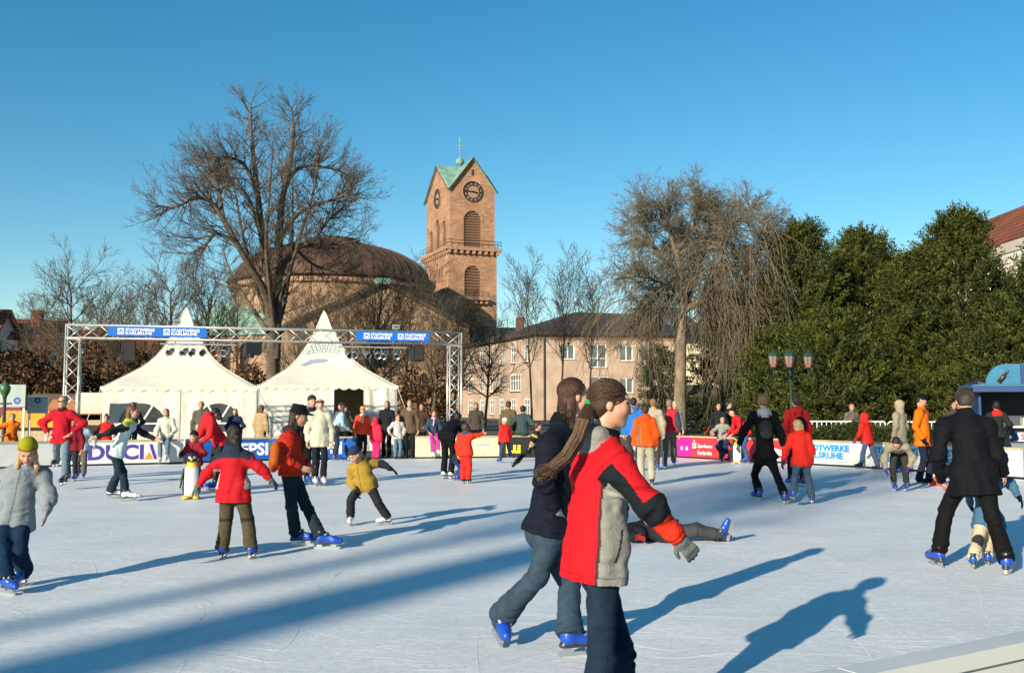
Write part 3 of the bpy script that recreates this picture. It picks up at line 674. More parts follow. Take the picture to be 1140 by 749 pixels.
MB().box(f1.P(4.0, 15.2, -.45), (1.0, .05, 2.0), 0).build('small_window', M_DARK, tw)
for xx in (TD-4.25, TD-3.05): MB().box(l1.P(xx, 21.5, -.45), (.75, .05, 2.7), l1.rz).build('small_window', M_DARK, tw)
MB().bbox((-.9, -.9, zl), (TW+.9, TD+.6, zl+.5)).build('ledge', M_STONE, tw)
cbl = MB().box((0, 0, 0), (.4, .55, .5)).mesh('corbel', M_STONE)
for k in range(9): link('corbel', cbl, tw, (k*(TW+.6)/8-.3, -.55, zl-.27))
for k in range(11):
    o = link('corbel', cbl, tw, (-.55, k*(TD)/10, zl-.27)); o.rotation_euler = (0, 0, PI/2)
rl = MB()
for (p_, q_) in (((-.8, -.8), (TW+.8, -.8)), ((-.8, -.8), (-.8, TD+.5)), ((TW+.8, -.8), (TW+.8, TD+.5))):
    for z in (.55, 1.05): rl.tube([(p_[0], p_[1], zl+.5+z), (q_[0], q_[1], zl+.5+z)], .035, 4)
    for k in range(10):
        x = p_[0]+(q_[0]-p_[0])*k/9; y = p_[1]+(q_[1]-p_[1])*k/9; rl.tube([(x, y, zl+.5), (x, y, zl+1.55)], .03, 4)
rl.build('gallery_railing', M_BLACK, tw)
MB().bbox((1.9, -1.35, 17.55), (6.1, -.26, 17.9)).build('balcony', M_STONE, tw)
for k in range(5): link('corbel', cbl, tw, (2.3+k*.85, -.75, 17.28))
rb = MB()
for z in (.5, .95): rb.tube([(1.95, -.3, 17.9+z), (1.95, -1.3, 17.9+z), (6.05, -1.3, 17.9+z), (6.05, -.3, 17.9+z)], .03, 4)
for k in range(14): rb.tube([(1.95+k*4.1/13, -1.3, 17.9), (1.95+k*4.1/13, -1.3, 18.85)], .02, 4)
rb.build('balcony_railing', M_BLACK, tw)
MB().bbox((1.2, -.85, 13.5), (6.3, -.26, 13.8)).build('ledge', M_STONE, tw)
# crossing gables
ez, az = 34.8, 39.6; mx, my = TW/2, TD/2; rf = [('front', [(0, 0, ez), (TW, 0, ez), (mx, 0, az)]), ('left', [(0, TD, ez), (0, 0, ez), (0, my, az-.3)]), ('right', [(TW, 0, ez), (TW, TD, ez), (TW, my, az-.3)]), ('back', [(TW, TD, ez), (0, TD, ez), (mx, TD, az)])]
for nm, tri in rf: MB().add(tri, [(0, 1, 2)]).build('gable', M_TOWERB, tw)
ov = .45; ctr = Vector((mx, my, az-.15))
for (c0, c1, ap, nrm_) in (((0, 0), (TW, 0), (mx, 0, az), (0, -1)), ((0, TD), (0, 0), (0, my, az-.3), (-1, 0)), ((TW, 0), (TW, TD), (TW, my, az-.3), (1, 0)), ((TW, TD), (0, TD), (mx, TD, az), (0, 1))):
    nn = Vector((nrm_[0], nrm_[1], 0))*ov; A = Vector(ap)+nn+Vector((0, 0, .06))
    for cc in (c0, c1):
        C0 = Vector((cc[0], cc[1], ez-.12)); sd_ = (C0-Vector((ap[0], ap[1], C0.z))).normalized()*.35; C1 = C0+nn+sd_-Vector((0, 0, .35)); C0 = C0+Vector((0, 0, .08))
        v = [C1, A, ctr, C0]; th = Vector((0, 0, .3)); v += [q_+th for q_ in v]
        MB().add(v, [(0, 1, 2, 3), (7, 6, 5, 4), (2, 6, 7, 3), (3, 7, 4, 0)]).add(v, [(0, 4, 5, 1)], 1).build('roof_slope', [M_GREEN, M_COPPER], tw)
MB().lathe([(.12, 39.4), (.12, 40.0), (.55, 40.1), (.72, 40.6), (.5, 41.1), (.1, 41.2), (.1, 44.6), (0, 44.7)], 14, (mx, my, 0)).build('finial', M_GREEN, tw, smooth=True)
MB().box((mx, my, 43.2), (1.5, .16, .16)).build('cross_arm', M_GREEN, tw)
def clock(loc, rz, r):
    c = empty('clock', loc, rz); c.parent = tw
    o = MB().lathe([(0, .0), (r, .0), (r, .12), (r*.97, .14)], 40).build('dial', M_CLOCK, c); o.rotation_euler = (PI/2, 0, 0)
    for rr, wd in ((r*.95, .13), (r*.66, .09)):
        q = MB().lathe([(rr-wd, .13), (rr-wd, .18), (rr, .18), (rr, .13)], 40).build('ring', M_BLACK, o)
    tk = MB().box((0, (r*.8), .16), (.12, r*.24, .06)).mesh('hour_mark', M_BLACK)
    for k in range(12): q = link('hour_mark', tk, o); q.rotation_euler = (0, 0, 2*PI*k/12)
    for ang, ln, wd in ((R(-100), r*.55, .17), (R(85), r*.8, .12)):
        q = MB().box((0, ln*.4, .22), (wd, ln, .05)).build('hand', M_BLACK, o); q.rotation_euler = (0, 0, ang)
clock((3.65, -.02, 34.5), 0, 1.68); clock((-.02, my, 34.3), -PI/2, 1.6)
MB().bbox((3.5, -.05, 37.0), (3.85, .1, 38.0)).build('slit', M_DARK, tw)

for o_ in (ch, tw): o_.location = Vector(o_.location)*1.15; o_.scale = (1.15, 1.15, 1.15)      # true size of the church
# --- pink civic building
pc = at(597, 452, 110); pl = at(513, 452, 138); pr = at(760, 452, 112)
for q in (pc, pl, pr): q.z = 0
pb = empty('pink_building', pc, 0, 'three-storey pink building with dark hipped roof right of the tower', 'building')
EZ = 9.5
wl_ = Wall(pl, pc, 0, EZ, M_PINK, pb, 'side_wall'); wr_ = Wall(pc, pr, 0, EZ, M_PINK, pb, 'front_wall')
for k, fx in enumerate((.16, .33, .47, .60, .745, .90)):
    ww = 2.1 if k in (0,) else 1.6
    for zz in (6.6, 3.3): 
        big = (k == 4 and zz == 3.3)
        if k == 5 and zz == 3.3: continue
        rel(window(wl_, wl_.L*fx-(2.2 if big else ww)/2, zz, 3.6 if big else ww, 2.0, pb, 3 if big else 1, .62, .12, True, .03), pc)
    rel(window(wl_, wl_.L*fx-ww/2, .5, ww, 1.9, pb, 1, .62, .12, True, .03), pc)
def xf(px): return (at(px, 452, 110.6).x-pc.x)*wr_.L/(pr.x-pc.x)
for (x0, x1, z0, h) in ((624.5, 640, 6.75, 1.75), (656, 676, 5.85, 2.65), (691, 706, 6.6, 1.85), (624.5, 640, 3.0, 1.75), (657, 678, 2.6, 2.3), (691, 706, 3.0, 1.75), (624.5, 640, .3, 1.6), (657, 678, .3, 1.6), (715, 733, 6.6, 1.85)):
    o = rel(window(wr_, xf(x0), z0, xf(x1)-xf(x0), h, pb, 1, .4 if h > 2.5 else None, .11), pc)
for w in (wl_, wr_): rel(w.build(), pc)
bkl = pl+Vector((16, 8, 0)); bkr = pr+Vector((2, 24, 0))
rel(MB().add([pl, bkl, bkl+Vector((0, 0, EZ)), pl+Vector((0, 0, EZ))], [(0, 1, 2, 3)]).build('back_wall', M_PINK, pb), pc)
rel(hip_roof(pb, [pc, pr, bkr, pl], EZ+.25, [pc+Vector((5.0, 9, 0)), pr+Vector((-3, 10, 0))], 12.9, M_SLATE, .7), pc)
rel(MB().tube([wr_.P(.9, 0, .12), wr_.P(.9, EZ-.1, .12)], .09, 8).build('drainpipe', M_BLACK, pb), pc)
rel(MB().box(at(579, 363, 124), (1.1, 1.1, 2.2)).build('chimney', mat('chimney_brick', (.12, .05, .035), .9), pb), pc)
rel(MB().add([wr_.P(0, EZ-.55, .05), wr_.P(wr_.L, EZ-.55, .05), wr_.P(wr_.L, EZ-.3, .2), wr_.P(0, EZ-.3, .2)], [(0, 1, 2, 3)]).build('cornice', M_STONE, pb), pc)
# far cream flat-roofed block between tower and roof
o = empty('cream_block', at(565, 452, 190), 0, 'small cream flat-roofed building far behind the pink roof', 'building'); o.location.z = 0
MB().box((0, 0, 8), (4.6, 6, 16.2)).build('wall', M_CREAMR, o); MB().box((0, 0, 16.25), (5, 6.4, .3)).build('roof', M_STONE, o)
# grey-roofed block behind the right bare tree
q0 = at(664, 452, 150); q1 = at(800, 452, 150); q0.z = q1.z = 0
gb = empty('grey_roof_building', q0, 0, 'long building with tall grey roof behind the right bare tree', 'building')
w = Wall(q0, q1, 0, 11.2, M_CREAMR, gb); rel(w.build(), q0)
rel(hip_roof(gb, [q0, q1, q1+Vector((0, 16, 0)), q0+Vector((0, 16, 0))], 11.4, [q0+Vector((8, 8, 0)), q1+Vector((-5, 8, 0))], 17.4, M_SLATE), q0)
for k in range(5):
    sk = MB().box((5.5+3*k, 3.6, 14.6), (1.2, 1.5, .1), rot=Matrix.Rotation(R(38), 3, 'X')).build('skylight', M_GLASS, gb)
# white palace wing on the right
v0 = Vector((34, 170, 0)); v1 = Vector((34, 56, 0))
wb_ = empty('white_palace', v0, 0, 'long white palace building with red tiled roof behind the yews', 'building')
w = Wall(v0, v1, 0, 12.6, M_WHITER, wb_, 'wall', .35)
n_ = int((w.L-2)/3.8)
for k in range(n_):
    for z0, h in ((1.0, 2.3), (4.7, 2.4), (8.6, 2.1)): rel(window(w, 1.2+k*3.8, z0, 1.4, h, wb_, 1, .6), v0)
rel(w.build(), v0)
nrm = -w.n
ew = Wall(v1, v1+nrm*8, 0, 12.6, M_WHITER, wb_, 'end_wall')
for z0 in (1.0, 4.7, 8.6): rel(window(ew, 3.3, z0, 1.4, 2.2, wb_, 1, .6), v0)
rel(ew.build(), v0)
rel(hip_roof(wb_, [v0, v1, v1+nrm*8, v0+nrm*8], 12.85, [v0+nrm*4+w.d*5, v1+nrm*4-w.d*3], 16.4, M_REDTILE, .7), v0)
rel(MB().add([w.P(0, 12.0, .1), w.P(w.L, 12.0, .1), w.P(w.L, 12.6, .45), w.P(0, 12.6, .45)], [(0, 1, 2, 3)]).build('cornice', M_WHITER, wb_), v0)
# houses on the left
def house(px0, px1, Y, ez, rzv, depth, mw, lab, nwin=3, storeys=2):
    a = at(px0, 452, Y); b = at(px1, 452, Y+2); a.z = b.z = 0
    h = empty('gabled_house', a, 0, lab, 'house', 'houses behind the left trees')
    w = Wall(a, b, 0, ez, mw, h)
    for k in range(nwin):
        for s in range(storeys): rel(window(w, w.L*(k+.5)/nwin-.5, .9+s*2.9, 1.0, 1.4, h, 1, None), a)
    rel(w.build(), a)
    d = Vector((0, depth, 0))
    sw = Wall(b, b+d, 0, ez, mw, h, 'side_wall'); rel(sw.build((depth/2, rzv)), a)
    sl_ = Wall(a+d, a, 0, ez, mw, h, 'side_wall'); rel(sl_.build((depth/2, rzv)), a)
    o = .5; pr_ = [(a+Vector((-o, -o, ez-.3))), (b+Vector((o, -o, ez-.3))), (b+d*.5+Vector((o, 0, rzv+.1))), (a+d*.5+Vector((-o, 0, rzv+.1))), (b+d+Vector((o, o, ez-.3))), (a+d+Vector((-o, o, ez-.3)))]
    r = rel(MB().add(pr_+[p+Vector((0, 0, .25)) for p in pr_], [(6, 7, 8, 9), (9, 8, 10, 11), (0, 3, 2, 1), (3, 5, 4, 2), (0, 1, 7, 6), (1, 2, 8, 7), (2, 4, 10, 8), (0, 6, 9, 3), (3, 9, 11, 5), (4, 5, 11, 10)]).build('roof', M_REDTILE, h), a)
    MB().box(Vector((w.L*.65, depth*.42, rzv+.2)), (.9, .9, 1.8)).build('chimney', M_REDTILE, h)
    MB().box(Vector((w.L*.3, depth*.22, ez+(rzv-ez)*.44+.2)), (1.1, 1.0, 1.0)).build('dormer', M_WHITER, h)
house(-22, 40, 92, 5.0, 9.8, 10, M_CREAMR, 'cream house with red tiled roof at the left edge')
house(-90, -28, 88, 5.5, 10.5, 10, M_WHITER, 'white house beyond the left edge of the picture')
house(70, 112, 135, 7.0, 12.0, 10, M_WHITER, 'white house behind the left gate tower')
house(120, 175, 145, 7.5, 12.5, 11, M_CREAMR, 'cream house behind the left tent')
# ------------------------------------------------------------------ fast meshes
def np_mesh(name, V, F, mats, cols=None, smooth=False):
    V = np.asarray(V, np.float32); F = np.asarray(F, np.int32); k = F.shape[1]
    me = bpy.data.meshes.new(name); me.vertices.add(len(V)); me.vertices.foreach_set('co', V.ravel())
    me.loops.add(F.size); me.loops.foreach_set('vertex_index', F.ravel())
    me.polygons.add(len(F)); me.polygons.foreach_set('loop_start', np.arange(0, F.size, k, dtype=np.int32)); 
    me.polygons.foreach_set('use_smooth', np.full(len(F), smooth))
    for m in (mats if isinstance(mats, (list, tuple)) else [mats]): me.materials.append(m)
    me.update(calc_edges=True)
    if cols is not None:
        ca = me.color_attributes.new('Col', 'FLOAT_COLOR', 'POINT'); c4 = np.ones((len(V), 4), np.float32); c4[:, :3] = cols; ca.data.foreach_set('color', c4.ravel())
    return me
def seg_mesh(name, segs, mt, n=4, smooth=True):
    S = np.array(segs, np.float32); a = S[:, 0:3]; b = S[:, 3:6]; ra = S[:, 6:7]; rb = S[:, 7:8]
    d = b-a; d /= np.linalg.norm(d, axis=1, keepdims=True)+1e-9
    ref = np.where(np.abs(d[:, 2:3]) > .9, np.array([[1, 0, 0]], np.float32), np.array([[0, 0, 1]], np.float32))
    u = np.cross(d, ref); u /= np.linalg.norm(u, axis=1, keepdims=True)+1e-9; w = np.cross(d, u)
    N = len(S); V = np.empty((N, 2, n, 3), np.float32)
    b = b+d*rb*.6
    for j in range(n):
        o = u*math.cos(2*PI*j/n)+w*math.sin(2*PI*j/n); V[:, 0, j] = a+o*ra; V[:, 1, j] = b+o*rb
    base = (np.arange(N)*2*n)[:, None]; F = []
    for j in range(n): F.append(np.concatenate([base+j, base+(j+1) % n, base+n+(j+1) % n, base+n+j], 1))
    return np_mesh(name, V.reshape(-1, 3), np.concatenate(F), mt, smooth=smooth)
rnd = random.Random(11)
def nrm3(v):
    l = math.sqrt(v[0]*v[0]+v[1]*v[1]+v[2]*v[2])+1e-9; return (v[0]/l, v[1]/l, v[2]/l)
def perp_rot(d, ang, az):
    """direction tilted by ang from d, azimuth az"""
    ref = (0, 0, 1) if abs(d[2]) < .9 else (1, 0, 0)
    u = nrm3((d[1]*ref[2]-d[2]*ref[1], d[2]*ref[0]-d[0]*ref[2], d[0]*ref[1]-d[1]*ref[0]))
    w = (d[1]*u[2]-d[2]*u[1], d[2]*u[0]-d[0]*u[2], d[0]*u[1]-d[1]*u[0])
    c, s = math.cos(ang), math.sin(ang); ca, sa = math.cos(az), math.sin(az)
    return tuple(d[i]*c+(u[i]*ca+w[i]*sa)*s for i in range(3))
def grow(segs, p, d, L, r, lvl, P):
    n = P['n'][lvl]; st = L/n; wob = P['wob'][lvl]; tr = P['trop'][lvl]; rt = max(r*.35, P['rmin']); az = rnd.uniform(0, 6.28)
    for i in range(n):
        d = nrm3((d[0]+rnd.uniform(-wob, wob), d[1]+rnd.uniform(-wob, wob), d[2]+rnd.uniform(-wob, wob)+tr))
        q = (p[0]+d[0]*st, p[1]+d[1]*st, p[2]+d[2]*st); r2 = r+(rt-r)*(i+1)/n; r1 = r+(rt-r)*i/n
        segs.append((*p, *q, r1, r2)); p = q
        if lvl+1 < len(P['n']) and (i+1)/n > P['start'][lvl]:
            for _ in range(P['ch'][lvl] if rnd.random() < P['pr'][lvl] else 0):
                az += 2.4+rnd.uniform(-.5, .5)
                grow(segs, p, perp_rot(d, P['ang'][lvl]*rnd.uniform(.7, 1.25), az), L*P['rat'][lvl]*rnd.uniform(.6, 1.15)*(1-.35*i/n), max(r2*.62, P['rmin']), lvl+1, P)
def limb(segs, pts, r0, r1):
    """smooth polyline through pts (world), jittered; returns sampled (p, dir, r)"""
    out = []; P_ = [Vector(p) for p in pts]; n = len(P_)
    dense = []
    for i in range(n-1):
        p0 = P_[max(i-1, 0)]; p1 = P_[i]; p2 = P_[i+1]; p3 = P_[min(i+2, n-1)]
        for k in range(5):
            t = k/5; dense.append(.5*((2*p1)+(p2-p0)*t+(2*p0-5*p1+4*p2-p3)*t*t+(3*p1-p0-3*p2+p3)*t**3))
    dense.append(P_[-1]); m = len(dense)
    for i in range(m-1):
        a = dense[i]; b = dense[i+1]; ra = r0+(r1-r0)*(i/(m-1)); rb = r0+(r1-r0)*((i+1)/(m-1))
        segs.append((*a, *b, ra, rb)); out.append((tuple(b), nrm3(b-a), rb, (i+1)/(m-1)))
    return out

# ------------------------------------------------------------------ the big bare tree left of the church
def big_tree():
    Y0 = 54.0; base = at(302, 452, Y0); base.z = 0
    t = empty('bare_tree', base, 0, 'tallest bare tree with several trunks rising behind the tents', 'tree', 'bare deciduous trees')
    tr = []; tw_ = []
    L_ = [([(303, 470, 0), (303, 430, 0), (303, 380, 0), (301, 334, 0), (292, 263, -.8), (285, 200, -1.5), (280, 152, -1.8), (279, 117, -2)], .40, .04, .33),
          ([(306, 400, 0), (309, 326, .5), (311, 260, 1.0), (316, 212, 1.6), (324, 175, 2), (326, 141, 2.2), (325, 121, 2.5)], .30, .04, .25),
          ([(300, 350, -.2), (295, 325, -1), (272, 286, -2.4), (249, 245, -3.2), (236, 226, -3.4), (217, 220, -3.5), (197, 230, -3.8), (176, 230, -4)], .22, .035, .3),
          ([(309, 321, .6), (317, 293, 1.0), (332, 276, 1.0), (349, 270, .6), (374, 272, 0), (404, 267, -.6)], .19, .03, .25),
          ([(307, 372, .2), (318, 330, 1.6), (325, 274, 2.6), (326, 200, 3.2)], .16, .03, .2),
          ([(299, 370, -.4), (282, 345, .8), (261, 312, 2.2), (248, 280, 3)], .16, .03, .2),
          ([(317, 210, 1.6), (326, 193, 2.4), (343, 185, 3), (374, 189, 3.4), (394, 200, 3.5)], .15, .03, .1),
          ([(285, 210, -1.4), (272, 184, -2), (255, 175, -2.6), (240, 176, -3)], .12, .03, .1),
          ([(311, 267, 1), (328, 242, 0), (347, 230, -1), (379, 219, -1.6), (394, 206, -2)], .15, .03, .1),
          ([(291, 261, -.8), (278, 224, .4), (264, 206, 1.2), (244, 199, 1.8)], .12, .03, .1),
          ([(249, 245, -3.2), (244, 214, -3.5), (236, 191, -3.6), (231, 177, -3.6)], .1, .025, .1),
          ([(263, 270, -2.8), (242, 260, -3.3), (227, 273, -3.6), (211, 284, -3.8)], .1, .025, .1),
          ([(349, 270, .6), (364, 247, 1.2), (379, 233, 1.6), (389, 219, 2)], .1, .025, .1),
          ([(326, 274, 1.4), (347, 293, 2.5), (371, 302, 3), (392, 302, 3.2)], .1, .025, .1),
          ([(305, 360, 0), (300, 320, -1.5), (296, 270, -2.6), (300, 215, -3.2), (304, 160, -3.6)], .14, .03, .25),
          ([(306, 350, .3), (320, 310, -1), (338, 250, -2), (352, 200, -2.6), (356, 160, -3)], .13, .03, .25),
          ([(300, 360, 0), (286, 320, 1.5), (270, 260, 2.5), (262, 215, 3), (254, 195, 3.4)], .13, .03, .25)]
    P = dict(n=[6, 5, 4], wob=[.11, .13, .14], trop=[.05, .04, .03], ch=[2, 2], pr=[.62, .5], start=[0, 0], ang=[R(36), R(36)], rat=[.5, .55], rmin=.0065)
    for pts, r0, r1, st in L_:
        sm = limb(tr, [at(x, y, Y0+dy) for x, y, dy in pts], r0, r1)
        for p, d, r, f in sm:
            if f < st: continue
            for _ in range(2 if f > .3 else 1):
                d2 = perp_rot(d, R(rnd.uniform(30, 70)), rnd.uniform(0, 6.28)); L = rnd.uniform(1.2, 3.3)*(1.1-.5*f)
                grow(tw_, p, d2, L, min(.035, r*.6), 0, P)
    link('trunk', seg_mesh('trunk', tr, M_BARK, 10), t, -base); link('crown', seg_mesh('crown', tw_, M_TWIG, 3), t, -base)
    return len(tw_)
nb1 = big_tree()
# ------------------------------------------------------------------ the pale drooping bare tree right of the middle
def drooping_tree():
    Y0 = 47.0; base = at(757, 452, Y0); base.z = 0
    t = empty('bare_tree', base, 0, 'pale-barked bare tree with drooping twigs right of the pink building', 'tree', 'bare deciduous trees')
    tr = []; tw_ = []
    L_ = [([(757, 478, 0), (757, 440, 0), (758, 390, 0), (760, 345, 0), (759, 316, -.3), (753, 283, -.6), (745, 254, -1), (740, 231, -1.2)], .33, .05, .45),
          ([(760, 350, .1), (772, 316, .6), (781, 287, 1.2), (789, 262, 1.6), (796, 237, 2)], .2, .04, .2),
          ([(761, 345, 0), (784, 334, -.6), (809, 323, -1.2), (831, 308, -1.6), (845, 279, -1.8), (853, 251, -2)], .19, .04, .2),
          ([(757, 308, -.4), (737, 284, .6), (721, 266, 1.4), (708, 258, 2)], .1, .03, .1),
          ([(755, 324, -.2), (734, 314, -1.2), (715, 308, -2), (700, 308, -2.4)], .09, .03, .1),
          ([(785, 274, 1.4), (809, 256, 2.2), (828, 240, 2.8), (834, 230, 3)], .1, .03, .1),
          ([(753, 283, -.6), (768, 258, -1.6), (776, 237, -2.2), (779, 228, -2.4)], .1, .03, .1),
          ([(809, 323, -1.2), (834, 326, -.4), (856, 318, .4), (868, 299, .8)], .09, .03, .1),
          ([(779, 333, -.6), (791, 308, -1.8), (804, 283, -2.6), (812, 254, -3)], .1, .03, .1),
          ([(746, 258, -1), (730, 243, -1.6), (715, 235, -2)], .07, .03, .0),
          ([(845, 279, -1.8), (860, 270, -1.2), (871, 276, -.8)], .06, .025, .0),
          ([(775, 335, 0), (800, 340, 1), (820, 350, 1.6), (832, 372, 2)], .07, .02, .0),
          ([(790, 330, -.6), (815, 338, -1.4), (840, 345, -2), (858, 365, -2.2)], .07, .02, .0),
          ([(758, 330, 0), (738, 330, .8), (722, 340, 1.2), (712, 360, 1.4)], .06, .02, .0)]
    P = dict(n=[6, 5, 4], wob=[.12, .14, .15], trop=[.03, -.02, -.06], ch=[2, 2], pr=[.85, .6], start=[0, 0], ang=[R(38), R(38)], rat=[.5, .55], rmin=.007)
    D = dict(n=[9, 6], wob=[.12, .14], trop=[-.22, -.2], ch=[1], pr=[.9], start=[0], ang=[R(35)], rat=[.45], rmin=.009)
    for i, (pts, r0, r1, st) in enumerate(L_):
        sm = limb(tr, [at(x, y, Y0+dy) for x, y, dy in pts], r0, r1)
        for p, d, r, f in sm:
            if f < st: continue
            for _ in range(3):
                d2 = perp_rot(d, R(rnd.uniform(30, 70)), rnd.uniform(0, 6.28)); grow(tw_, p, d2, rnd.uniform(.8, 1.8), min(.03, r*.6), 0, P)
            if i in (2, 7, 8, 1) or i > 10 or (i == 0 and f < .75):
                for _ in range(3): grow(tw_, p, perp_rot(d, R(rnd.uniform(50, 100)), rnd.uniform(0, 6.28)), rnd.uniform(2.2, 4.8), min(.026, r*.5), 0, D)
    link('trunk', seg_mesh('trunk', tr, M_BARKL, 10), t, -base); link('crown', seg_mesh('crown', tw_, M_TWIGL, 3), t, -base)
drooping_tree()
# ------------------------------------------------------------------ generic bare trees
def bare_mesh(H, seed, spread=R(42), dens=2, r=.16, fork=.3):
    rnd.seed(seed); tr = []; tw_ = []
    P0 = dict(n=[9, 6, 5, 4], wob=[.05, .10, .12, .14], trop=[.03, .05, .05, .04], ch=[dens, 2, 2], pr=[1, .95, .9], start=[fork, .1, 0], ang=[spread, R(38), R(36)], rat=[.46, .55, .55], rmin=.010)
    allseg = []; grow(allseg, (0, 0, -.05), (0, 0, 1), H, r*H/9, 0, P0)
    for s in allseg: (tr if s[6] > .05 else tw_).append(s)
    return seg_mesh('trunk', tr, M_BARK, 7), seg_mesh('crown', tw_, M_TWIG, 3)
BT = [bare_mesh(9.5, 3, R(42), 3), bare_mesh(8.5, 5, R(50), 3), bare_mesh(10, 8, R(38), 2, .13), bare_mesh(8, 21, R(24), 2, .09, .35)]
def bare(px, Y, kind, s, rz, lab, grp='bare deciduous trees'):
    b = at(px, 452, Y); b.z = 0; t = empty('bare_tree', b, rz, lab, 'tree', grp); t.scale = (s, s, s)
    link('trunk', BT[kind][0], t); link('crown', BT[kind][1], t)
bare(72, 78, 1, 1.25, .3, 'broad bare tree behind the left gate tower'); bare(118, 84, 1, 1.15, 1.9, 'bare tree above the left blue banner')
bare(158, 82, 2, 1.0, 4.0, 'bare tree left of the left tent spire'); bare(196, 74, 1, 1.18, 2.6, 'bare tree behind the left tent spire')
bare(232, 76, 0, 1.02, 5.2, 'bare tree between the tent spire and the big tree'); bare(34, 92, 0, .95, .6, 'small bare tree beside the red roof at far left')
bare(352, 66, 1, .92, 3.3, 'bare tree behind the right tent spire'); bare(412, 62, 0, .86, .9, 'bare tree in front of the church gable')
bare(450, 70, 2, .95, 2.2, 'bare tree in front of the gable, right of the church window'); bare(482, 58, 1, .84, 4.6, 'dark bare tree beside the right gate tower')
bare(262, 88, 2, 1.05, 1.2, 'bare tree in front of the church wing'); bare(134, 70, 0, .8, 2.9, 'low bare tree above the left tent roof')
bare(385, 78, 0, .95, 2.0, 'bare tree before the left half of the church gable'); bare(430, 82, 1, 1.0, 5.0, 'bare tree before the middle of the church gable')
bare(330, 80, 2, .9, 3.9, 'slim bare tree right of the biggest trunk'); bare(505, 68, 0, .75, 1.4, 'bare tree just right of the right gate tower')
bare(592, 84, 3, 1.35, 1.0, 'slender street tree at the corner of the pink building', 'street trees'); bare(627, 88, 3, 1.45, 2.5, 'slender street tree in front of the pink facade', 'street trees')
bare(656, 88, 3, 1.35, 4.2, 'slender street tree right of the two girls heads', 'street trees'); bare(540, 72, 1, .78, 5.6, 'crooked young tree in front of the pink side wall', 'street trees')
# trees behind the photographer: only their long shadows reach the ice
def shadow_tree(off, back, H, r, kind, lab):
    p = Vector((.839*off-.545*back, -.545*off-.839*back, 0)); t = empty('bare_tree', p, rnd.uniform(0, 6), lab, 'tree', 'trees behind the photographer')
    tr = []; limb(tr, [(0, 0, 0), (.1, 0, H*.3), (-.1, .1, H*.6), (.1, 0, H)], r, r*.8)
    o = link('trunk', seg_mesh('trunk', tr, M_BARK, 12), t); c = link('crown', BT[kind][1], t, (0, 0, H-4)); o2 = link('limb', BT[kind][0], t, (0, 0, H-2.0))
    c.location = (0, 0, H-2.0); o2.scale = c.scale = (.8, .8, .6)
shadow_tree(-5.45, 52, 19.8, .56, 0, 'thick bare tree behind the photographer, outside the picture'); shadow_tree(-6.85, 60, 21.5, .2, 2, 'slim bare tree behind the photographer, outside the picture')

# ------------------------------------------------------------------ yews and other evergreens
def leaf_mat(name, c1, c2, c3):
    m = bpy.data.materials.new(name); m.use_nodes = True; nt = m.node_tree; L = nt.links.new; p = nt.nodes['Principled BSDF']
    p.inputs['Roughness'].default_value = .6; p.inputs['Specular IOR Level'].default_value = .25
    g = nd(nt, 'ShaderNodeNewGeometry'); rp = nd(nt, 'ShaderNodeValToRGB'); L(g.outputs['Random Per Island'], rp.inputs[0])
    rp.color_ramp.elements[0].color = (*c1, 1); rp.color_ramp.elements[1].color = (*c3, 1); e = rp.color_ramp.elements.new(.55); e.color = (*c2, 1)
    L(rp.outputs[0], p.inputs['Base Color']); return m
M_FIR = leaf_mat('fir_foliage', (.015, .026, .007), (.034, .05, .012), (.07, .085, .022))
M_BEECH = leaf_mat('dry_beech_leaves', (.035, .018, .008), (.07, .036, .014), (.12, .065, .025))
def foliage(nprng, lobes, per, leaf, wid, up=.5, inner=.25, k=5, crawl=.35):
    """sprays of narrow leaves over many lobes; lobes: (cx,cy,cz,rx,ry,rz)"""
    A = []
    for (cx, cy, cz, rx, ry, rz) in lobes:
        n = int(per*(rx*rz+ry*rz+rx*ry)/3)
        v = nprng.normal(size=(n, 3)); v /= np.linalg.norm(v, axis=1, keepdims=True)
        rad = np.where(nprng.random(n) < inner, nprng.uniform(.3, .85, n), nprng.uniform(.86, 1.12, n))[:, None]
        pos = np.array([[cx, cy, cz]])+v*rad*np.array([[rx, ry, rz]])
        d = v+np.array([[0, 0, up]])+nprng.normal(size=(n, 3))*crawl; d /= np.linalg.norm(d, axis=1, keepdims=True)
        A.append(np.concatenate([pos, d], 1))
    A = np.concatenate(A); N = len(A); pos = np.repeat(A[:, :3], k, 0); d = np.repeat(A[:, 3:], k, 0)
    d = d+nprng.normal(size=d.shape)*.45; d /= np.linalg.norm(d, axis=1, keepdims=True)
    side = np.cross(d, nprng.normal(size=d.shape)); side /= np.linalg.norm(side, axis=1, keepdims=True)+1e-6
    Ls = (leaf*nprng.uniform(.6, 1.3, len(d)))[:, None]; w = (wid*nprng.uniform(.6, 1.3, len(d)))[:, None]
    pos = pos+nprng.normal(size=pos.shape)*leaf*.25
    V = np.stack([pos, pos+d*Ls*.5+side*w, pos+d*Ls, pos+d*Ls*.5-side*w], 1).reshape(-1, 3)
    F = np.arange(len(V)).reshape(-1, 4)
    return V, F
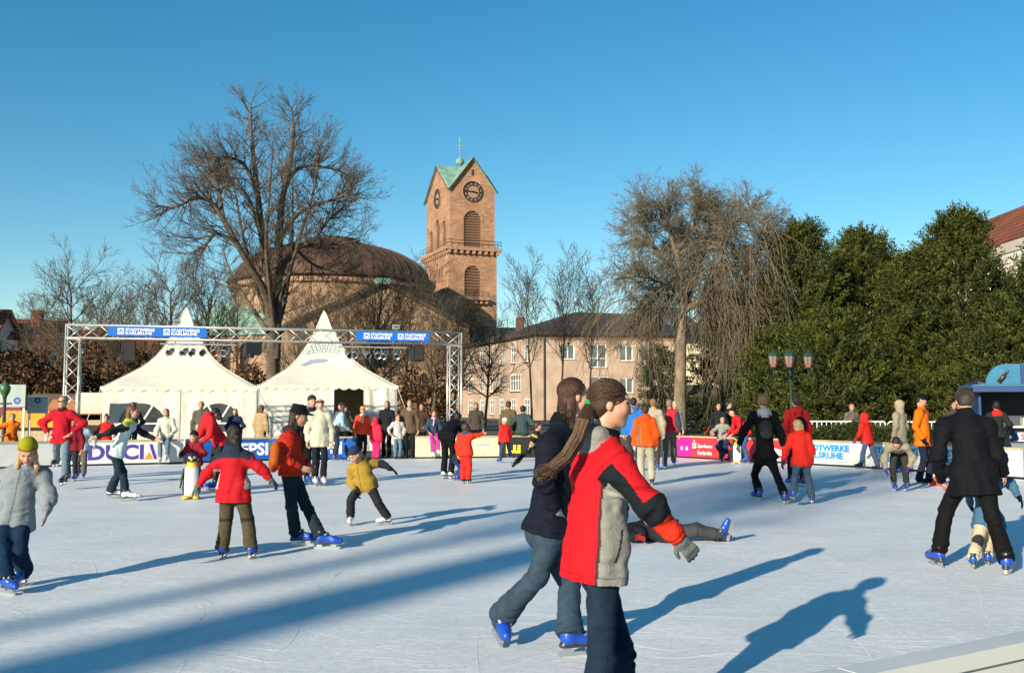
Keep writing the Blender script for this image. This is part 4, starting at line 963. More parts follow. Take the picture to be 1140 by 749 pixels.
def evergreen(px, Y, H, wtop, wbot, lab, mt, seed, nl=46, per=150, leaf=.2, wid=.03, name='yew_tree', up=.6, zbase=.15, core=.62, npl=None, dark=(.007, .015, .003), light=(.10, .106, .017)):
    """feathery plumes of narrow leaves set round an uneven crown"""
    g = np.random.default_rng(seed); b = at(px, 452, Y); b.z = 0
    t = empty(name, b, 0, lab, 'tree', 'evergreen trees behind the right boards')
    n = npl or int(95*wbot*H); 
    prof = lambda f: wbot*(np.clip(1-f, 0, 1)**.46)*(1-.25*np.clip(.12-f, 0, 1)/.12)
    lob = g.uniform(0, 6.28, 60); lz = g.uniform(0, 1, 60); 
    f = g.uniform(0, 1, n)**1.08; a = g.uniform(0, 6.28, n)
    lump = np.zeros(n)
    for k in range(60):
        da = np.abs((a-lob[k]+PI) % (2*PI)-PI); lump = np.maximum(lump, np.exp(-(da/.42)**2-((f-lz[k])/.07)**2))
    rad = prof(f)*(.52+.60*lump+g.uniform(-.12, .12, n)); inner = g.random(n) < .3; rad = np.where(inner, rad*g.uniform(.25, .8, n), rad)
    out = np.stack([np.cos(a), np.sin(a), np.zeros(n)], 1); base = out*rad[:, None]+np.array([[0, 0, zbase]])+np.stack([0*f, 0*f, f*(H-.6)], 1)
    d = out*g.uniform(.3, 1.0, n)[:, None]+np.array([[0, 0, 1]])*(up+.5*f)[:, None]+g.normal(size=(n, 3))*.28; d /= np.linalg.norm(d, axis=1, keepdims=True)
    L = g.uniform(.45, 1.3, n)*(1-.15*f); m = 24
    tt = np.tile(np.linspace(.05, 1, m), n); D = np.repeat(d, m, 0); P_ = np.repeat(base, m, 0)+D*(tt*np.repeat(L, m))[:, None]+np.array([[0, 0, -.12]])*(tt**2*np.repeat(L, m))[:, None]
    side = np.cross(D, g.normal(size=D.shape)); side /= np.linalg.norm(side, axis=1, keepdims=True)+1e-6
    ld = D*.75+side*.85+g.normal(size=D.shape)*.15; ld /= np.linalg.norm(ld, axis=1, keepdims=True); w = np.cross(ld, g.normal(size=D.shape)); w /= np.linalg.norm(w, axis=1, keepdims=True)+1e-6
    ll = (leaf*1.25*(1.1-.55*tt)*g.uniform(.7, 1.3, len(tt)))[:, None]; ww = (wid*g.uniform(.7, 1.2, len(tt)))[:, None]
    V = np.stack([P_, P_+ld*ll*.5+w*ww, P_+ld*ll, P_+ld*ll*.5-w*ww], 1).reshape(-1, 3); F = np.arange(len(V)).reshape(-1, 4)
    pc_ = np.repeat(g.uniform(0, 1, n)**1.4, m)*.75+g.uniform(0, .25, len(tt)); C = np.array(dark)[None]*(1-pc_[:, None])+np.array(light)[None]*pc_[:, None]
    link('crown', np_mesh('crown', V, F, mt, np.repeat(C, 4, 0)), t)
    tr = []; limb(tr, [(0, 0, -.05), (.05, 0, H*.4), (0, .05, H*.92)], .26, .04)
    for k in range(0, n, 12): tr.append((0, 0, max(base[k, 2]-.9, .3), *base[k], .05, .015))
    link('trunk', seg_mesh('trunk', tr, M_BARK, 6), t)
M_YEW = vcol_mat('yew_leaves', .65, 0.0, 10, .2, 0.0, .1)
evergreen(896, 45, 10.0, .8, 2.5, 'dark yew with the pointed top right of the drooping tree', M_YEW, 1)
evergreen(962, 48, 10.2, 1.3, 2.9, 'dark yew in the middle of the row behind the white boards', M_YEW, 2)
evergreen(1074, 44, 10.3, 1.3, 3.1, 'tallest broad yew in front of the red roof', M_YEW, 3, npl=2700)
evergreen(1172, 45, 9.0, 1.2, 2.6, 'yew at the right edge behind the kiosk', M_YEW, 4, npl=1700)
evergreen(1022, 45, 8.6, 1.0, 2.2, 'lower yew filling the gap behind the beige hood', M_YEW, 6)
evergreen(930, 41, 5.6, .9, 2.3, 'low yew behind the lantern post', M_YEW, 7)
evergreen(1120, 41, 6.0, .9, 2.2, 'low yew behind the kiosk roof sign', M_YEW, 8)
evergreen(862, 43, 5.0, .9, 1.7, 'low yew left of the lantern post', M_YEW, 14)
DF = (.008, .014, .005); LF = (.05, .062, .016)
evergreen(812, 56, 8.2, .8, 2.5, 'dark fir seen through the drooping bare tree', M_YEW, 5, name='fir_tree', up=-.25, npl=1100, leaf=.26, dark=DF, light=LF)
evergreen(736, 57, 5.2, .5, 1.3, 'small fir left of the pale trunk', M_YEW, 9, name='fir_tree', up=-.25, npl=420, leaf=.26, dark=DF, light=LF)
evergreen(852, 53, 8.0, .7, 1.8, 'slim fir between the drooping tree and the yews', M_YEW, 12, name='fir_tree', up=-.1, npl=900, leaf=.26, dark=DF, light=LF)
def hedge(px, Y, lab, H, r, seed, mt=M_BEECH, per=120, name='beech_shrub'):
    g = np.random.default_rng(seed); b = at(px, 452, Y); b.z = 0; t = empty(name, b, 0, lab, 'shrub', 'brown shrubs behind the tents')
    lobes = [(g.uniform(-r, r), g.uniform(-r, r)*.6, H*g.uniform(.25, .8), r*.5, r*.5, H*.28) for _ in range(9)]
    V, F = foliage(g, lobes, per, .3, .07, .1, .3, 4, .8); link('crown', np_mesh('crown', V, F, mt), t)
    link('stem', seg_mesh('stem', [(0, 0, 0, l[0], l[1], l[2], .06, .02) for l in lobes], M_BARK, 5), t)
hedge(52, 60, 'brown leafy shrub left of the gate tower', 4.6, 1.8, 31); hedge(108, 64, 'brown leafy shrub behind the left gate tower', 5.2, 2.2, 32)
hedge(150, 66, 'brown leafy shrub above the left tent roof', 5.0, 2.0, 33); hedge(262, 62, 'brown leafy shrub between the two tents', 4.0, 1.9, 34); hedge(470, 60, 'brown leafy shrub beside the right gate tower', 3.6, 1.4, 35)
hedge(22, 74, 'dark brown shrub under the red roof', 4.2, 2.0, 36)

# ------------------------------------------------------------------ street furniture
# lantern post with four lanterns
lp = at(881, 452, 30.5); lp.z = 0
t = empty('lantern_post', lp, .35, 'green lantern post with four red-filled lanterns in front of the yews', 'street lamp')
MB().lathe([(.14, 0), (.14, .12), (.10, .2), (.07, .6), (.05, .75), (.045, 2.55), (.07, 2.6), (.05, 2.7), (.03, 2.95)], 14).build('post', M_LAMPG, t, smooth=True)
M_LGLASS = mat('lantern_glass', (.22, .18, .14), .25); M_LRED = mat('red_ornament', (.26, .012, .010), .5)
lant = {'cap': MB().lathe([(.19, .42), (.21, .44), (.17, .53), (.07, .57), (.05, .62), (.03, .64), (0, .68)], 8).mesh('cap', M_LAMPG),
        'glass': MB().lathe([(.11, .05), (.18, .42)], 8).mesh('glass', M_LGLASS), 'base': MB().lathe([(.02, -.05), (.05, 0), (.12, .03), (.12, .055), (0, .055)], 8).mesh('base', M_LAMPG),
        'orn': MB().lathe([(0, .08), (.05, .1), (.085, .22), (.06, .34), (0, .4)], 10).mesh('red_ornament', M_LRED, True)}
bars = MB()
for k in range(8):
    a = PI/8+k*PI/4; a = k*PI/4; bars.tube([(.112*math.cos(a), .112*math.sin(a), .05), (.184*math.cos(a), .184*math.sin(a), .42)], .009, 4)
barm = bars.mesh('glazing_bar', M_LAMPG)
for dx, dy in ((-.62, 0), (-.2, -.22), (.22, .22), (.62, -.05)):
    arm = MB().tube([(0, 0, 2.5), (dx*.5, dy*.5, 2.42), (dx, dy, 2.5), (dx, dy, 2.66)], .022, 6).build('bracket', M_LAMPG, t, smooth=True)
    ln = link('lantern', lant['base'], t, (dx, dy, 2.7)); ln.scale = (.86, .86, .9); link('cap', lant['cap'], ln)
    link('glass', lant['glass'], ln); link('glazing_bar', barm, ln)
    for k in range(3): o = link('red_ornament', lant['orn'], ln, (.10*math.cos(k*2.1-1.3), .10*math.sin(k*2.1-1.3), .0)); o.scale = (.8, .8, .8)
# small lamp at far left
l2 = at(5, 452, 27.5); l2.z = 0
t = empty('lamp_post', l2, 0, 'green lamp post at the left edge before the grey signs', 'street lamp')
MB().lathe([(.09, 0), (.09, .3), (.05, .4), (.045, 1.75), (.06, 1.8)], 12).build('post', M_LAMPG, t); MB().lathe([(.05, 1.8), (.13, 1.95), (.15, 2.08), (.05, 2.2), (0, 2.28)], 12).build('lamp_head', mat('green_glass', (.04, .12, .04), .4), t, smooth=True)
MB().tube([(-.2, 0, 1.62), (.2, 0, 1.62)], .025, 6).build('cross_arm', M_LAMPG, t)
# grey-green sign panels at far left
M_SIGN = mat('grey_green_sign', (.34, .40, .38), .4, .12, 2.0); M_DISC = mat('blue_disc', (.02, .08, .3), .5)
def sign(px, py0, py1, wpx, Y, lab, discs):
    c = at(px, 452, Y); z1 = at(px, py0, Y).z; z0 = at(px, py1, Y).z; w = wpx*Y/FPX; c.z = 0
    t = empty('sign_panel', c, R(8), lab, 'sign', 'grey green sign panels at the left'); MB().box((0, 0, (z0+z1)/2), (w, .06, z1-z0)).build('panel', M_SIGN, t)
    for s in (-1, 1): MB().box((s*(w/2-.06), .06, z1/2), (.07, .05, z1)).build('post', M_ALU, t)
    for dx, dz, r in discs:
        MB().add([(dx+r*math.cos(a*PI/8), -.034, z0+dz+r*math.sin(a*PI/8)) for a in range(16)], [tuple(range(16))]).build('blue_disc', M_DISC, t)
        MB().add([(dx-r*.5, -.038, z0+dz-r*.3), (dx+r*.5, -.038, z0+dz-r*.3), (dx+r*.1, -.038, z0+dz+r*.5)], [(0, 1, 2)]).build('disc_mark', M_SIGN, t)
sign(8, 428, 453, 38, 31, 'grey green sign panel with two blue discs at the left edge', [(-.05, .55, .09), (.3, .2, .11)]); sign(42, 441, 460, 22, 32, 'smaller grey green sign panel with one blue disc', [(0, .42, .1)])
# cream canvas screen between gate tower and tent
c = at(103, 452, 31.5); c.z = 0; t = empty('canvas_screen', c, R(10), 'cream canvas screen between the gate tower and the left tent', 'screen')
vs = [(x, .06*math.sin(x*3)+.04*(k == 0), z) for k, z in enumerate((1.32, 1.65, 1.98)) for x in [-.5+i*.1 for i in range(11)]]
MB().add(vs, [(j*11+i, j*11+i+1, j*11+i+12, j*11+i+11) for j in range(2) for i in range(10)]).build('canvas', M_CANVAS, t, smooth=True)
for x in (-.48, .48): MB().tube([(x, .09, 0), (x, .09, 2.0)], .02, 6).build('pole', M_ALU, t)
# market stalls with dark fronts and an orange awning, left background
def stall(px, Y, w, h, lab, mt, rz=0.1):
    c = at(px, 452, Y); c.z = 0; t = empty('market_stall', c, rz, lab, 'market stall', 'market stalls in the left background')
    MB().prism([(-w/2-.2, h), (w/2+.2, h), (w/2-.1, h+.55), (-w/2+.1, h+.55)], -.3, 1.6).build('awning', mt, t)
    MB().box((0, 1.4, h/2), (w, .06, h)).build('back_wall', M_DARK, t); MB().box((0, .05, .5), (w, .1, 1.0)).build('counter', M_RAIL, t); MB().box((0, .3, 1.02), (w, .6, .05)).build('counter_top', M_RAIL, t)
    for x in (-w/2, w/2): MB().tube([(x, 0, 0), (x, 0, h)], .04, 6).build('post', M_RAIL, t)
stall(100, 36, 2.6, 1.25, 'market stall with a brown awning behind the gate tower', mat('brown_awning', (.30, .13, .06), .8)); stall(34, 33, 1.6, .85, 'low market stall with an orange awning behind the red-jacketed man', mat('orange_awning', (.75, .28, .01), .7))
stall(-10, 36, 2.2, 1.2, 'market stall with a dark red awning at the left edge', mat('dark_red_awning', (.2, .03, .05), .8)); stall(70, 40, 2.4, 1.5, 'dark wooden market stall behind the small grey sign', mat('dark_wood_awning', (.07, .045, .03), .8))
# white crowd barrier and green garland on the right
def barrier(px0, px1, Y0, Y1, lab):
    a = at(px0, 452, Y0); b = at(px1, 452, Y1); a.z = b.z = 0; L = (b-a).length; rz = math.atan2(b.y-a.y, b.x-a.x)
    t = empty('crowd_barrier', a, rz, lab, 'barrier', 'white crowd barriers behind the right boards'); m = mat('white_barrier_paint', (.72, .72, .70), .5)
    MB().tube([(0, 0, .08), (0, 0, 1.05), (.05, 0, 1.1), (L-.05, 0, 1.1), (L, 0, 1.05), (L, 0, .08)], .022, 6).build('frame', m, t, smooth=True); MB().tube([(0, 0, .2), (L, 0, .2)], .016, 6).build('rail', m, t)
    n = int(L/.13); bmsh = MB().tube([(0, 0, .2), (0, 0, 1.1)], .014, 5).mesh('bar', m)
    for k in range(1, n): link('bar', bmsh, t, (L*k/n, 0, 0))
    for x in (.25, L-.25): MB().tube([(x, -.3, .02), (x, 0, .1), (x, .3, .02)], .02, 5).build('foot', m, t)
barrier(893, 985, 29.5, 29.0, 'white crowd barrier right of the lantern post'); barrier(988, 1075, 28.8, 28.2, 'white crowd barrier behind the orange jacket')
g = np.random.default_rng(77); a = at(905, 487, 28.4); b = at(1032, 481, 27.6); lob = []
for k in range(40):
    f = k/39; lob.append((*(a.lerp(b, f)+Vector((0, 0, .05*math.sin(f*18)+(.12 if .2 < f < .5 else 0)-a.z*.0))), .16, .16, .16))
V, F = foliage(g, lob, 4200, .14, .02, .1, .3, 4, .8)
gar = link('fir_garland', np_mesh('fir_garland', V-np.array(a, np.float32), F, M_FIR), None, a); tag(gar, 'thick green fir garland slung along the white barriers', 'garland')
# traffic cone and bag beside the man in orange
p = gnd(1044, 540); t = empty('traffic_cone', p, .3, 'red traffic cone with a grey band beside the man in orange', 'traffic cone')
M_CONE = mat('cone_red', (.75, .07, .02), .5); MB().box((0, 0, .02), (.24, .24, .04)).build('base', M_CONE, t); MB().lathe([(.10, .04), (.03, .5), (0, .51)], 20).build('cone', M_CONE, t, smooth=True); MB().lathe([(.085, .17), (.063, .30)], 20).build('band', mat('reflective_band', (.5, .5, .5), .4), t, smooth=True)
# soup kiosk at the right edge
kp = at(1090, 452, 26.0); kp.z = 0; t = empty('food_kiosk', kp, R(-14), 'blue food kiosk with bottle and bowl pictures on its roof sign', 'kiosk')
M_KB = mat('kiosk_blue', (.012, .045, .14), .5); M_KD = mat('kiosk_inside', (.05, .06, .08), .7); M_KW = mat('kiosk_counter', (.68, .66, .58), .5); M_CY = mat('kiosk_cyan', (.02, .15, .27), .5)
MB().box((1.6, 1.6, 1.1), (3.2, .06, 2.2)).build('back_wall', M_KD, t); MB().box((.03, .8, 1.1), (.06, 1.5, 2.2)).build('side_wall', M_KB, t); MB().box((3.17, .8, 1.1), (.06, 1.5, 2.2)).build('side_wall', M_KB, t)
MB().box((1.6, 0, .5), (3.2, .06, 1.0)).build('front_panel', mat('kiosk_grey', (.16, .17, .18), .6), t); MB().box((1.6, -.12, 1.02), (3.2, .5, .05)).build('counter', M_KW, t)
MB().box((1.75, -.05, 1.15), (1.5, .35, .2)).build('counter_box', M_KW, t); MB().box((1.55, .65, 2.06), (3.5, 1.9, .1)).build('roof', M_CY, t); MB().box((1.55, -.31, 2.0), (3.5, .03, .16)).build('fascia', M_KB, t)
pn = MB().prism([(.75, .62), (3.1, .62), (3.1, .92), (.75, .92)], -.10, -.07).build('front_banner', M_KB, t)
lettering('SUPPEN', mat('red_print', (.6, .03, .03), .5), pn, (.95, -.115, .68), .75, .16, .05); 
w_ = flat(pn, [(.88, .65), (1.78, .65), (1.78, .87), (.88, .87)], M_WHITE, 'lettering_field', -.108)
# roof sign: half-round cyan panel with a bottle, blue panel with a bowl
sg = MB().prism([(.15+.0, 2.12)]+[(.62-.5*math.cos(k*PI/16), 2.12+.52*math.sin(k*PI/16)) for k in range(0, 9)]+[(.95, 2.64), (.95, 2.12)], -.3, -.2).build('roof_sign', M_CY, t)
sg2 = MB().prism([(.96, 2.12), (.96, 2.66), (1.4, 2.72), (2.6, 2.6), (2.9, 2.12)], -.3, -.2).build('roof_sign', M_KB, t)
bt_ = MB().lathe([(0, 0), (.055, 0), (.058, .2), (.022, .29), (.02, .37), (.024, .38), (0, .38)], 14).build('bottle_picture', mat('bottle_brown', (.06, .02, .012), .3), sg, smooth=True, loc=(.42, -.34, 2.17)); bt_.rotation_euler = (0, R(38), 0)
bl_ = MB().lathe([(0, 0), (.26, 0), (.20, -.1), (.12, -.16), (0, -.16)], 20, a0=PI, a1=2*PI).build('bowl_picture', mat('bowl_cream', (.72, .6, .36), .5), sg2, smooth=True, loc=(1.3, -.305, 2.42)); bl_.scale = (1, .2, 1)
MB().box((1.3, -.32, 2.44), (.5, .03, .05)).build('food_picture', mat('food_red', (.35, .05, .03), .6), sg2); lettering('Suppe', M_WHITE, sg2, (1.28, -.31, 2.52), .5, .1, .02)
# parked red delivery tricycle/stroller behind the red board
p = at(776, 452, 32); p.z = 0; t = empty('red_bicycle', p, .2, 'red bicycle leaning behind the savings bank board', 'bicycle'); M_RB = mat('red_frame', (.55, .03, .02), .4)
for x in (-.52, .52):
    wq = MB().tube([(x+.32*math.cos(k*PI/12), 0, .34+.32*math.sin(k*PI/12)) for k in range(25)], .02, 6).build('wheel', M_BLACK, t)
    sp_ = MB()
    for k in range(10): sp_.tube([(x, 0, .34), (x+.31*math.cos(k*.628), 0, .34+.31*math.sin(k*.628))], .004, 3)
    sp_.build('spokes', M_ALU, wq)
MB().tube([(-.52, 0, .34), (-.2, 0, .82), (.42, 0, .86), (-.05, 0, .34), (-.2, 0, .82)], .022, 6).build('frame', M_RB, t); MB().tube([(.52, 0, .34), (.40, 0, .98)], .02, 6).build('fork', M_RB, t)
MB().tube([(.4, -.25, 1.02), (.4, 0, .99), (.4, .25, 1.02)], .015, 6).build('handlebar', M_BLACK, t); MB().box((-.23, 0, .9), (.26, .14, .06)).build('saddle', M_BLACK, t)
# ------------------------------------------------------------------ implicit surfaces for people
f32 = np.float32
def vnoise(p, seed=0):
    """value noise in [-1,1]"""
    i = np.floor(p).astype(np.int64); f = (p-i).astype(f32); f = f*f*(3-2*f); out = 0
    for dx in (0, 1):
        for dy in (0, 1):
            for dz in (0, 1):
                h = ((i[:, 0]+dx)*374761393+(i[:, 1]+dy)*668265263+(i[:, 2]+dz)*2147483647+seed*144665) & 0xffffffff
                h = ((h ^ (h >> 13))*1274126177) & 0xffffffff; h = (h ^ (h >> 16)) & 0xffff
                w = (f[:, 0] if dx else 1-f[:, 0])*(f[:, 1] if dy else 1-f[:, 1])*(f[:, 2] if dz else 1-f[:, 2])
                out = out+w*(h/32767.5-1)
    return out.astype(f32)
def segd(V, a, b):
    a = np.array(a, f32); b = np.array(b, f32); ba = b-a; t = np.clip((V-a)@ba/(ba@ba), 0, 1); v = V-(a+t[:, None]*ba); return np.sqrt((v*v).sum(1)), t, v
class SDF:
    """capsules and ellipsoids blended into one surface, cut by planes; colour per primitive"""
    def __init__(s, k=.03, noise=0.0, nfreq=14.0, seed=0): s.pr = []; s.folds = []; s.cuts = []; s.subs = []; s.k = k; s.noise = noise; s.nf = nfreq; s.seed = seed
    def cap(s, a, b, ra, rb, col=None, flat=None, fk=1.0, k=None, fe=False):
        s.pr.append(('f' if fe else 'c', np.array(a, f32), np.array(b, f32), ra, rb, None if flat is None else np.array(flat, f32), fk, col, k)); return s
    def ell(s, c, r, M=None, col=None, k=None):
        s.pr.append(('e', np.array(c, f32), np.array(r, f32), np.eye(3, dtype=f32) if M is None else np.array(M, f32), col, k)); return s
    def cut(s, p, n): s.cuts.append((np.array(p, f32), np.array(n, f32))); return s      # removes the side n points to
    @staticmethod
    def _d(q, P):
        if q[0] != 'e':
            _, a, b, ra, rb, fl, fk, _, _ = q; ba = b-a; pa = P-a; t0 = (pa@ba)/(ba@ba+1e-9); t = np.clip(t0, 0, 1)
            if q[0] == 'f':
                t = np.maximum(t0, 0); v = pa-t[:, None]*ba; t = np.minimum(t, 1.2); return np.maximum(np.sqrt((v*v).sum(1))-(ra+(rb-ra)*t), (t0-1)*math.sqrt(float(ba@ba)))
            v = pa-t[:, None]*ba
            if fl is not None: v = v+((fk-1)*(v@fl))[:, None]*fl
            return (np.sqrt((v*v).sum(1))-(ra+(rb-ra)*t))*(1.0 if fl is None else 2/(1+fk))
        _, c, r, M, _, _ = q; v = (P-c)@M; k0 = np.sqrt(((v/r)**2).sum(1)); k1 = np.sqrt(((v/(r*r))**2).sum(1))+1e-9
        return k0*(k0-1)/k1
    def __call__(s, P):
        d = None
        for q in s.pr:
            x = s._d(q, P); k = q[-1] if q[-1] is not None else s.k
            if d is None: d = x
            else:
                h = np.maximum(k-np.abs(d-x), 0)/k; d = np.minimum(d, x)-h*h*k*.25
        if s.noise:
            n1 = vnoise(P*s.nf*np.array([.8, .8, 1.3], f32), s.seed); n2 = vnoise(P*s.nf*np.array([1.1, 1.1, 2.4], f32)+n1[:, None]*.8+7.7, s.seed+1); d = d+s.noise*(.8*n1+.9*(np.sqrt(n2*n2+.03)-.4))
        for fn in s.folds: d = d+fn(P)
        for p, n in s.subs: d = np.maximum(d, -p._d(p.pr[0], P))
        for p, n in s.cuts: d = np.maximum(d, (P-p)@n)
        return d
    def bounds(s):
        lo = np.full(3, 1e9); hi = -lo
        for q in s.pr:
            if q[0] != 'e':
                r = max(q[3], q[4]); lo = np.minimum(lo, np.minimum(q[1], q[2])-r); hi = np.maximum(hi, np.maximum(q[1], q[2])+r)
            else:
                r = q[2].max(); lo = np.minimum(lo, q[1]-r); hi = np.maximum(hi, q[1]+r)
        return lo-.04, hi+.04
    def color(s, V, default):
        C = np.tile(np.array(default, f32), (len(V), 1))
        if any(q[-2] is not None for q in s.pr):
            best = np.full(len(V), 1e9, f32)
            for q in s.pr:
                x = s._d(q, V); m = x < best; best = np.where(m, x, best); C[m] = default if q[-2] is None else q[-2]
        return C
OFF8 = np.array([[x, y, z] for x in (0, 1) for y in (0, 1) for z in (0, 1)], np.int64)
def polygonise(f, h):
    """sparse surface nets"""
    lo, hi = f.bounds(); n0 = np.ceil((hi-lo)/(8*h)).astype(int)
    g = np.stack(np.meshgrid(*[np.arange(k) for k in n0], indexing='ij'), -1).reshape(-1, 3).astype(np.int64); sz = 8
    while True:
        c = (lo+(g+.5)*(sz*h)).astype(f32); d = f(c); g = g[np.abs(d) < sz*h*.87*1.5+.012]
        if sz == 1: break
        g = (g[:, None, :]*2+OFF8[None]).reshape(-1, 3); sz //= 2
    nd_ = g[:, None, :]+OFF8[None]; key = lambda a: (a[..., 0]+4)*1048576*1048576//1 + (a[..., 1]+4)*1048576+(a[..., 2]+4)
    uk, inv = np.unique(key(nd_).ravel(), return_inverse=True)
    z = uk % 1048576-4; y = (uk//1048576) % 1048576-4; x = uk//(1048576*1048576)-4
    val = f((lo+np.stack([x, y, z], 1)*h).astype(f32)); cv = val[inv].reshape(-1, 8); neg = cv < 0
    act = neg.any(1) & ~neg.all(1); g = g[act]; cv = cv[act]
    if len(g) == 0: return np.zeros((0, 3), f32), np.zeros((0, 4), np.int32)
    acc = np.zeros((len(g), 3)); cnt = np.zeros(len(g))
    for a in range(8):
        for ax, b in enumerate((a | 4, a | 2, a | 1)):
            if b == a: continue
            va, vb = cv[:, a], cv[:, b]; m = (va < 0) != (vb < 0); t = np.where(m, va/(va-vb+1e-12), 0)
            p = OFF8[a][None]+(OFF8[b]-OFF8[a])[None]*t[:, None]; acc += np.where(m[:, None], p, 0); cnt += m
    V = lo+(g+acc/cnt[:, None])*h
    gk = key(g); o = np.argsort(gk); gs = gk[o]; quads = []
    for ax, bit in ((0, 4), (1, 2), (2, 1)):
        va = cv[:, 0]; vb = cv[:, bit]; m = (va < 0) != (vb < 0); c = g[m]; e1 = np.zeros(3, np.int64); e2 = np.zeros(3, np.int64); e1[(ax+1) % 3] = 1; e2[(ax+2) % 3] = 1
        idx = []; ok = np.ones(len(c), bool)
        for q in (c, c-e1, c-e1-e2, c-e2):
            k_ = key(q); i = np.clip(np.searchsorted(gs, k_), 0, len(gs)-1); ok &= gs[i] == k_; idx.append(o[i])
        Q = np.stack(idx, 1); fl = vb[m] < 0; Q[fl] = Q[fl][:, ::-1]; quads.append(Q[ok])
    return V.astype(f32), np.concatenate(quads)
def sdf_mesh(name, f, h, mt, default, recolor=None):
    V, F = polygonise(f, h); C = f.color(V, default)
    if recolor is not None: recolor(V, C)
    return np_mesh(name, V, F, mt, C, True)
M_CLOTH = vcol_mat('cloth', .8, .25, 120, .12, 0.0, .12, .22); M_DENIM = vcol_mat('denim', .95, .5, 260, .08, 0.0, .25, .25); M_SKIN = vcol_mat('skin', .5, .1, 60, .4, 0.0, .06)
M_HAIR = vcol_mat('hair', .5, .9, 160, .4, 0.0, .3); M_KNIT = vcol_mat('knit', .95, .9, 130, .15, 0.0, .12); M_SHELL = vcol_mat('hard_shell', .35, .08, 30, .5, 0.0, .06)
M_STEEL = mat('blade_steel', (.6, .6, .6), .3, .1, metal=.9)
SKIN = (.52, .27, .17)
# ---- skate and shoe meshes, toe towards +y, sole at z=0, blade below
def skate_meshes():
    out = {}
    for nm, c, c2 in (('blue', (.008, .06, .36), (.05, .07, .12)), ('white', (.72, .70, .64), (.5, .48, .42)), ('dark', (.02, .02, .025), (.05, .05, .05))):
        s = SDF(.03); s.cap((0, -.06, .075), (0, .10, .045), .047, .042, c).cap((0, .10, .045), (0, .165, .036), .044, .034, c).cap((0, -.065, .06), (0, -.058, .13), .048, .046, c)
        s.cap((-.05, -.005, .115), (.05, -.005, .115), .011, .011, c2, k=.008).cap((-.045, .05, .088), (.045, .05, .088), .011, .011, c2, k=.008)
        s.cap((0, -.09, .012), (0, .15, .012), .036, .032, (.03, .03, .035), k=.006);
        for sx in (-1, 1): s.cap((sx*.05, .0, .112), (sx*.05, .014, .118), .009, .009, (.5, .5, .5), k=.004).cap((sx*.045, .05, .09), (sx*.044, .06, .086), .009, .009, (.5, .5, .5), k=.004)
        s.cap((0, .02, .12), (0, .035, .07), .02, .02, c2, k=.01).cap((0, -.062, .13), (0, -.06, .15), .05, .048, (.02, .02, .025), k=.006); s.cut((0, 0, 0), (0, 0, -1)); s.cut((0, 0, .16), (0, 0, 1))
        out[nm] = sdf_mesh('skate', s, .009, M_SHELL, c)
    s = SDF(.03); s.cap((0, -.06, .06), (0, .10, .04), .046, .042).cap((0, .10, .04), (0, .165, .034), .043, .032).cap((0, -.065, .06), (0, -.06, .16), .05, .052); s.cut((0, 0, 0), (0, 0, -1)); s.cut((0, 0, .17), (0, 0, 1))
    out['boot'] = sdf_mesh('shoe', s, .01, M_CLOTH, (.02, .018, .016))
    b = MB(); b.prism([(-.125, -.052), (.14, -.055), (.165, -.045), (.172, -.03), (-.135, -.03)], -.002, .002, Matrix.Rotation(PI/2, 4, 'Z'))
    for y in (-.07, .09): b.box((0, y, -.016), (.022, .06, .034))
    return out, b.mesh('blade', M_STEEL)
SKATE, BLADE = skate_meshes()
def frame(fwd, up):
    f = Vector(fwd).normalized(); u = Vector(up); r = f.cross(u).normalized(); u = r.cross(f).normalized(); return r, f, u
def ik(a, b, l1, l2, pole):
    d = b-a; D = d.length
    if D > (l1+l2)*.999: d = d*((l1+l2)*.999/D); b = a+d; D = d.length
    x = (l1*l1-l2*l2+D*D)/(2*D); h = math.sqrt(max(l1*l1-x*x, 0)); n = d.normalized(); p = pole-n*pole.dot(n)
    if p.length < 1e-4: p = Vector((0, 0, 1))
    return a+n*x+p.normalized()*h, b
def hand_caps(s, w, fd, nrm, sc, side, curl, col, r=.0088):
    """palm and five fingers; fd along forearm, nrm = palm-side normal"""
    fd = fd.normalized(); nrm = (nrm-fd*nrm.dot(fd)).normalized(); lat = fd.cross(nrm)*side
    kn = .012
    s.cap(w, w+fd*.035*sc, .026*sc, .03*sc, col, nrm, 1.5, kn)
    for i, (o, ln) in enumerate(((-.027, .068), (-.009, .076), (.009, .071), (.026, .055))):
        k0 = w+fd*.078*sc+lat*o*sc; s.cap(w+fd*.02*sc+lat*o*.6*sc, k0, .013*sc, .011*sc, col, k=kn)
        d1 = (fd*math.cos(curl)+nrm*math.sin(curl)+lat*o*2.5).normalized(); k1 = k0+d1*ln*.5*sc; c2 = curl*1.9
        d2 = (fd*math.cos(c2)+nrm*math.sin(c2)+lat*o*2.5).normalized(); s.cap(k0, k1, r*sc*1.08, r*sc, col, k=.004); s.cap(k1, k1+d2*ln*.5*sc, r*sc, r*.85*sc, col, k=.004)
    t0 = w+fd*.022*sc-lat*.026*sc; t1 = t0+(fd*.7-lat*.75+nrm*.3).normalized()*.036*sc; t2 = t1+(fd*.95-lat*.2+nrm*.35).normalized()*.032*sc
    s.cap(t0, t1, .014*sc, .011*sc, col, k=kn); s.cap(t1, t2, .0105*sc, .009*sc, col, k=.005)
def strand_mesh(name, segs, c, root):
    me = seg_mesh(name, segs, M_HAIR, 3); n = len(me.vertices); k = np.repeat(np.random.default_rng(len(segs)).uniform(.6, 1.7, n//6+1), 6)[:n]
    ca = me.color_attributes.new('Col', 'FLOAT_COLOR', 'POINT'); c4 = np.ones((n, 4), f32); c4[:, :3] = np.array(c, f32)[None]*k[:, None]; ca.data.foreach_set('color', c4.ravel()); return link(name, me, root)
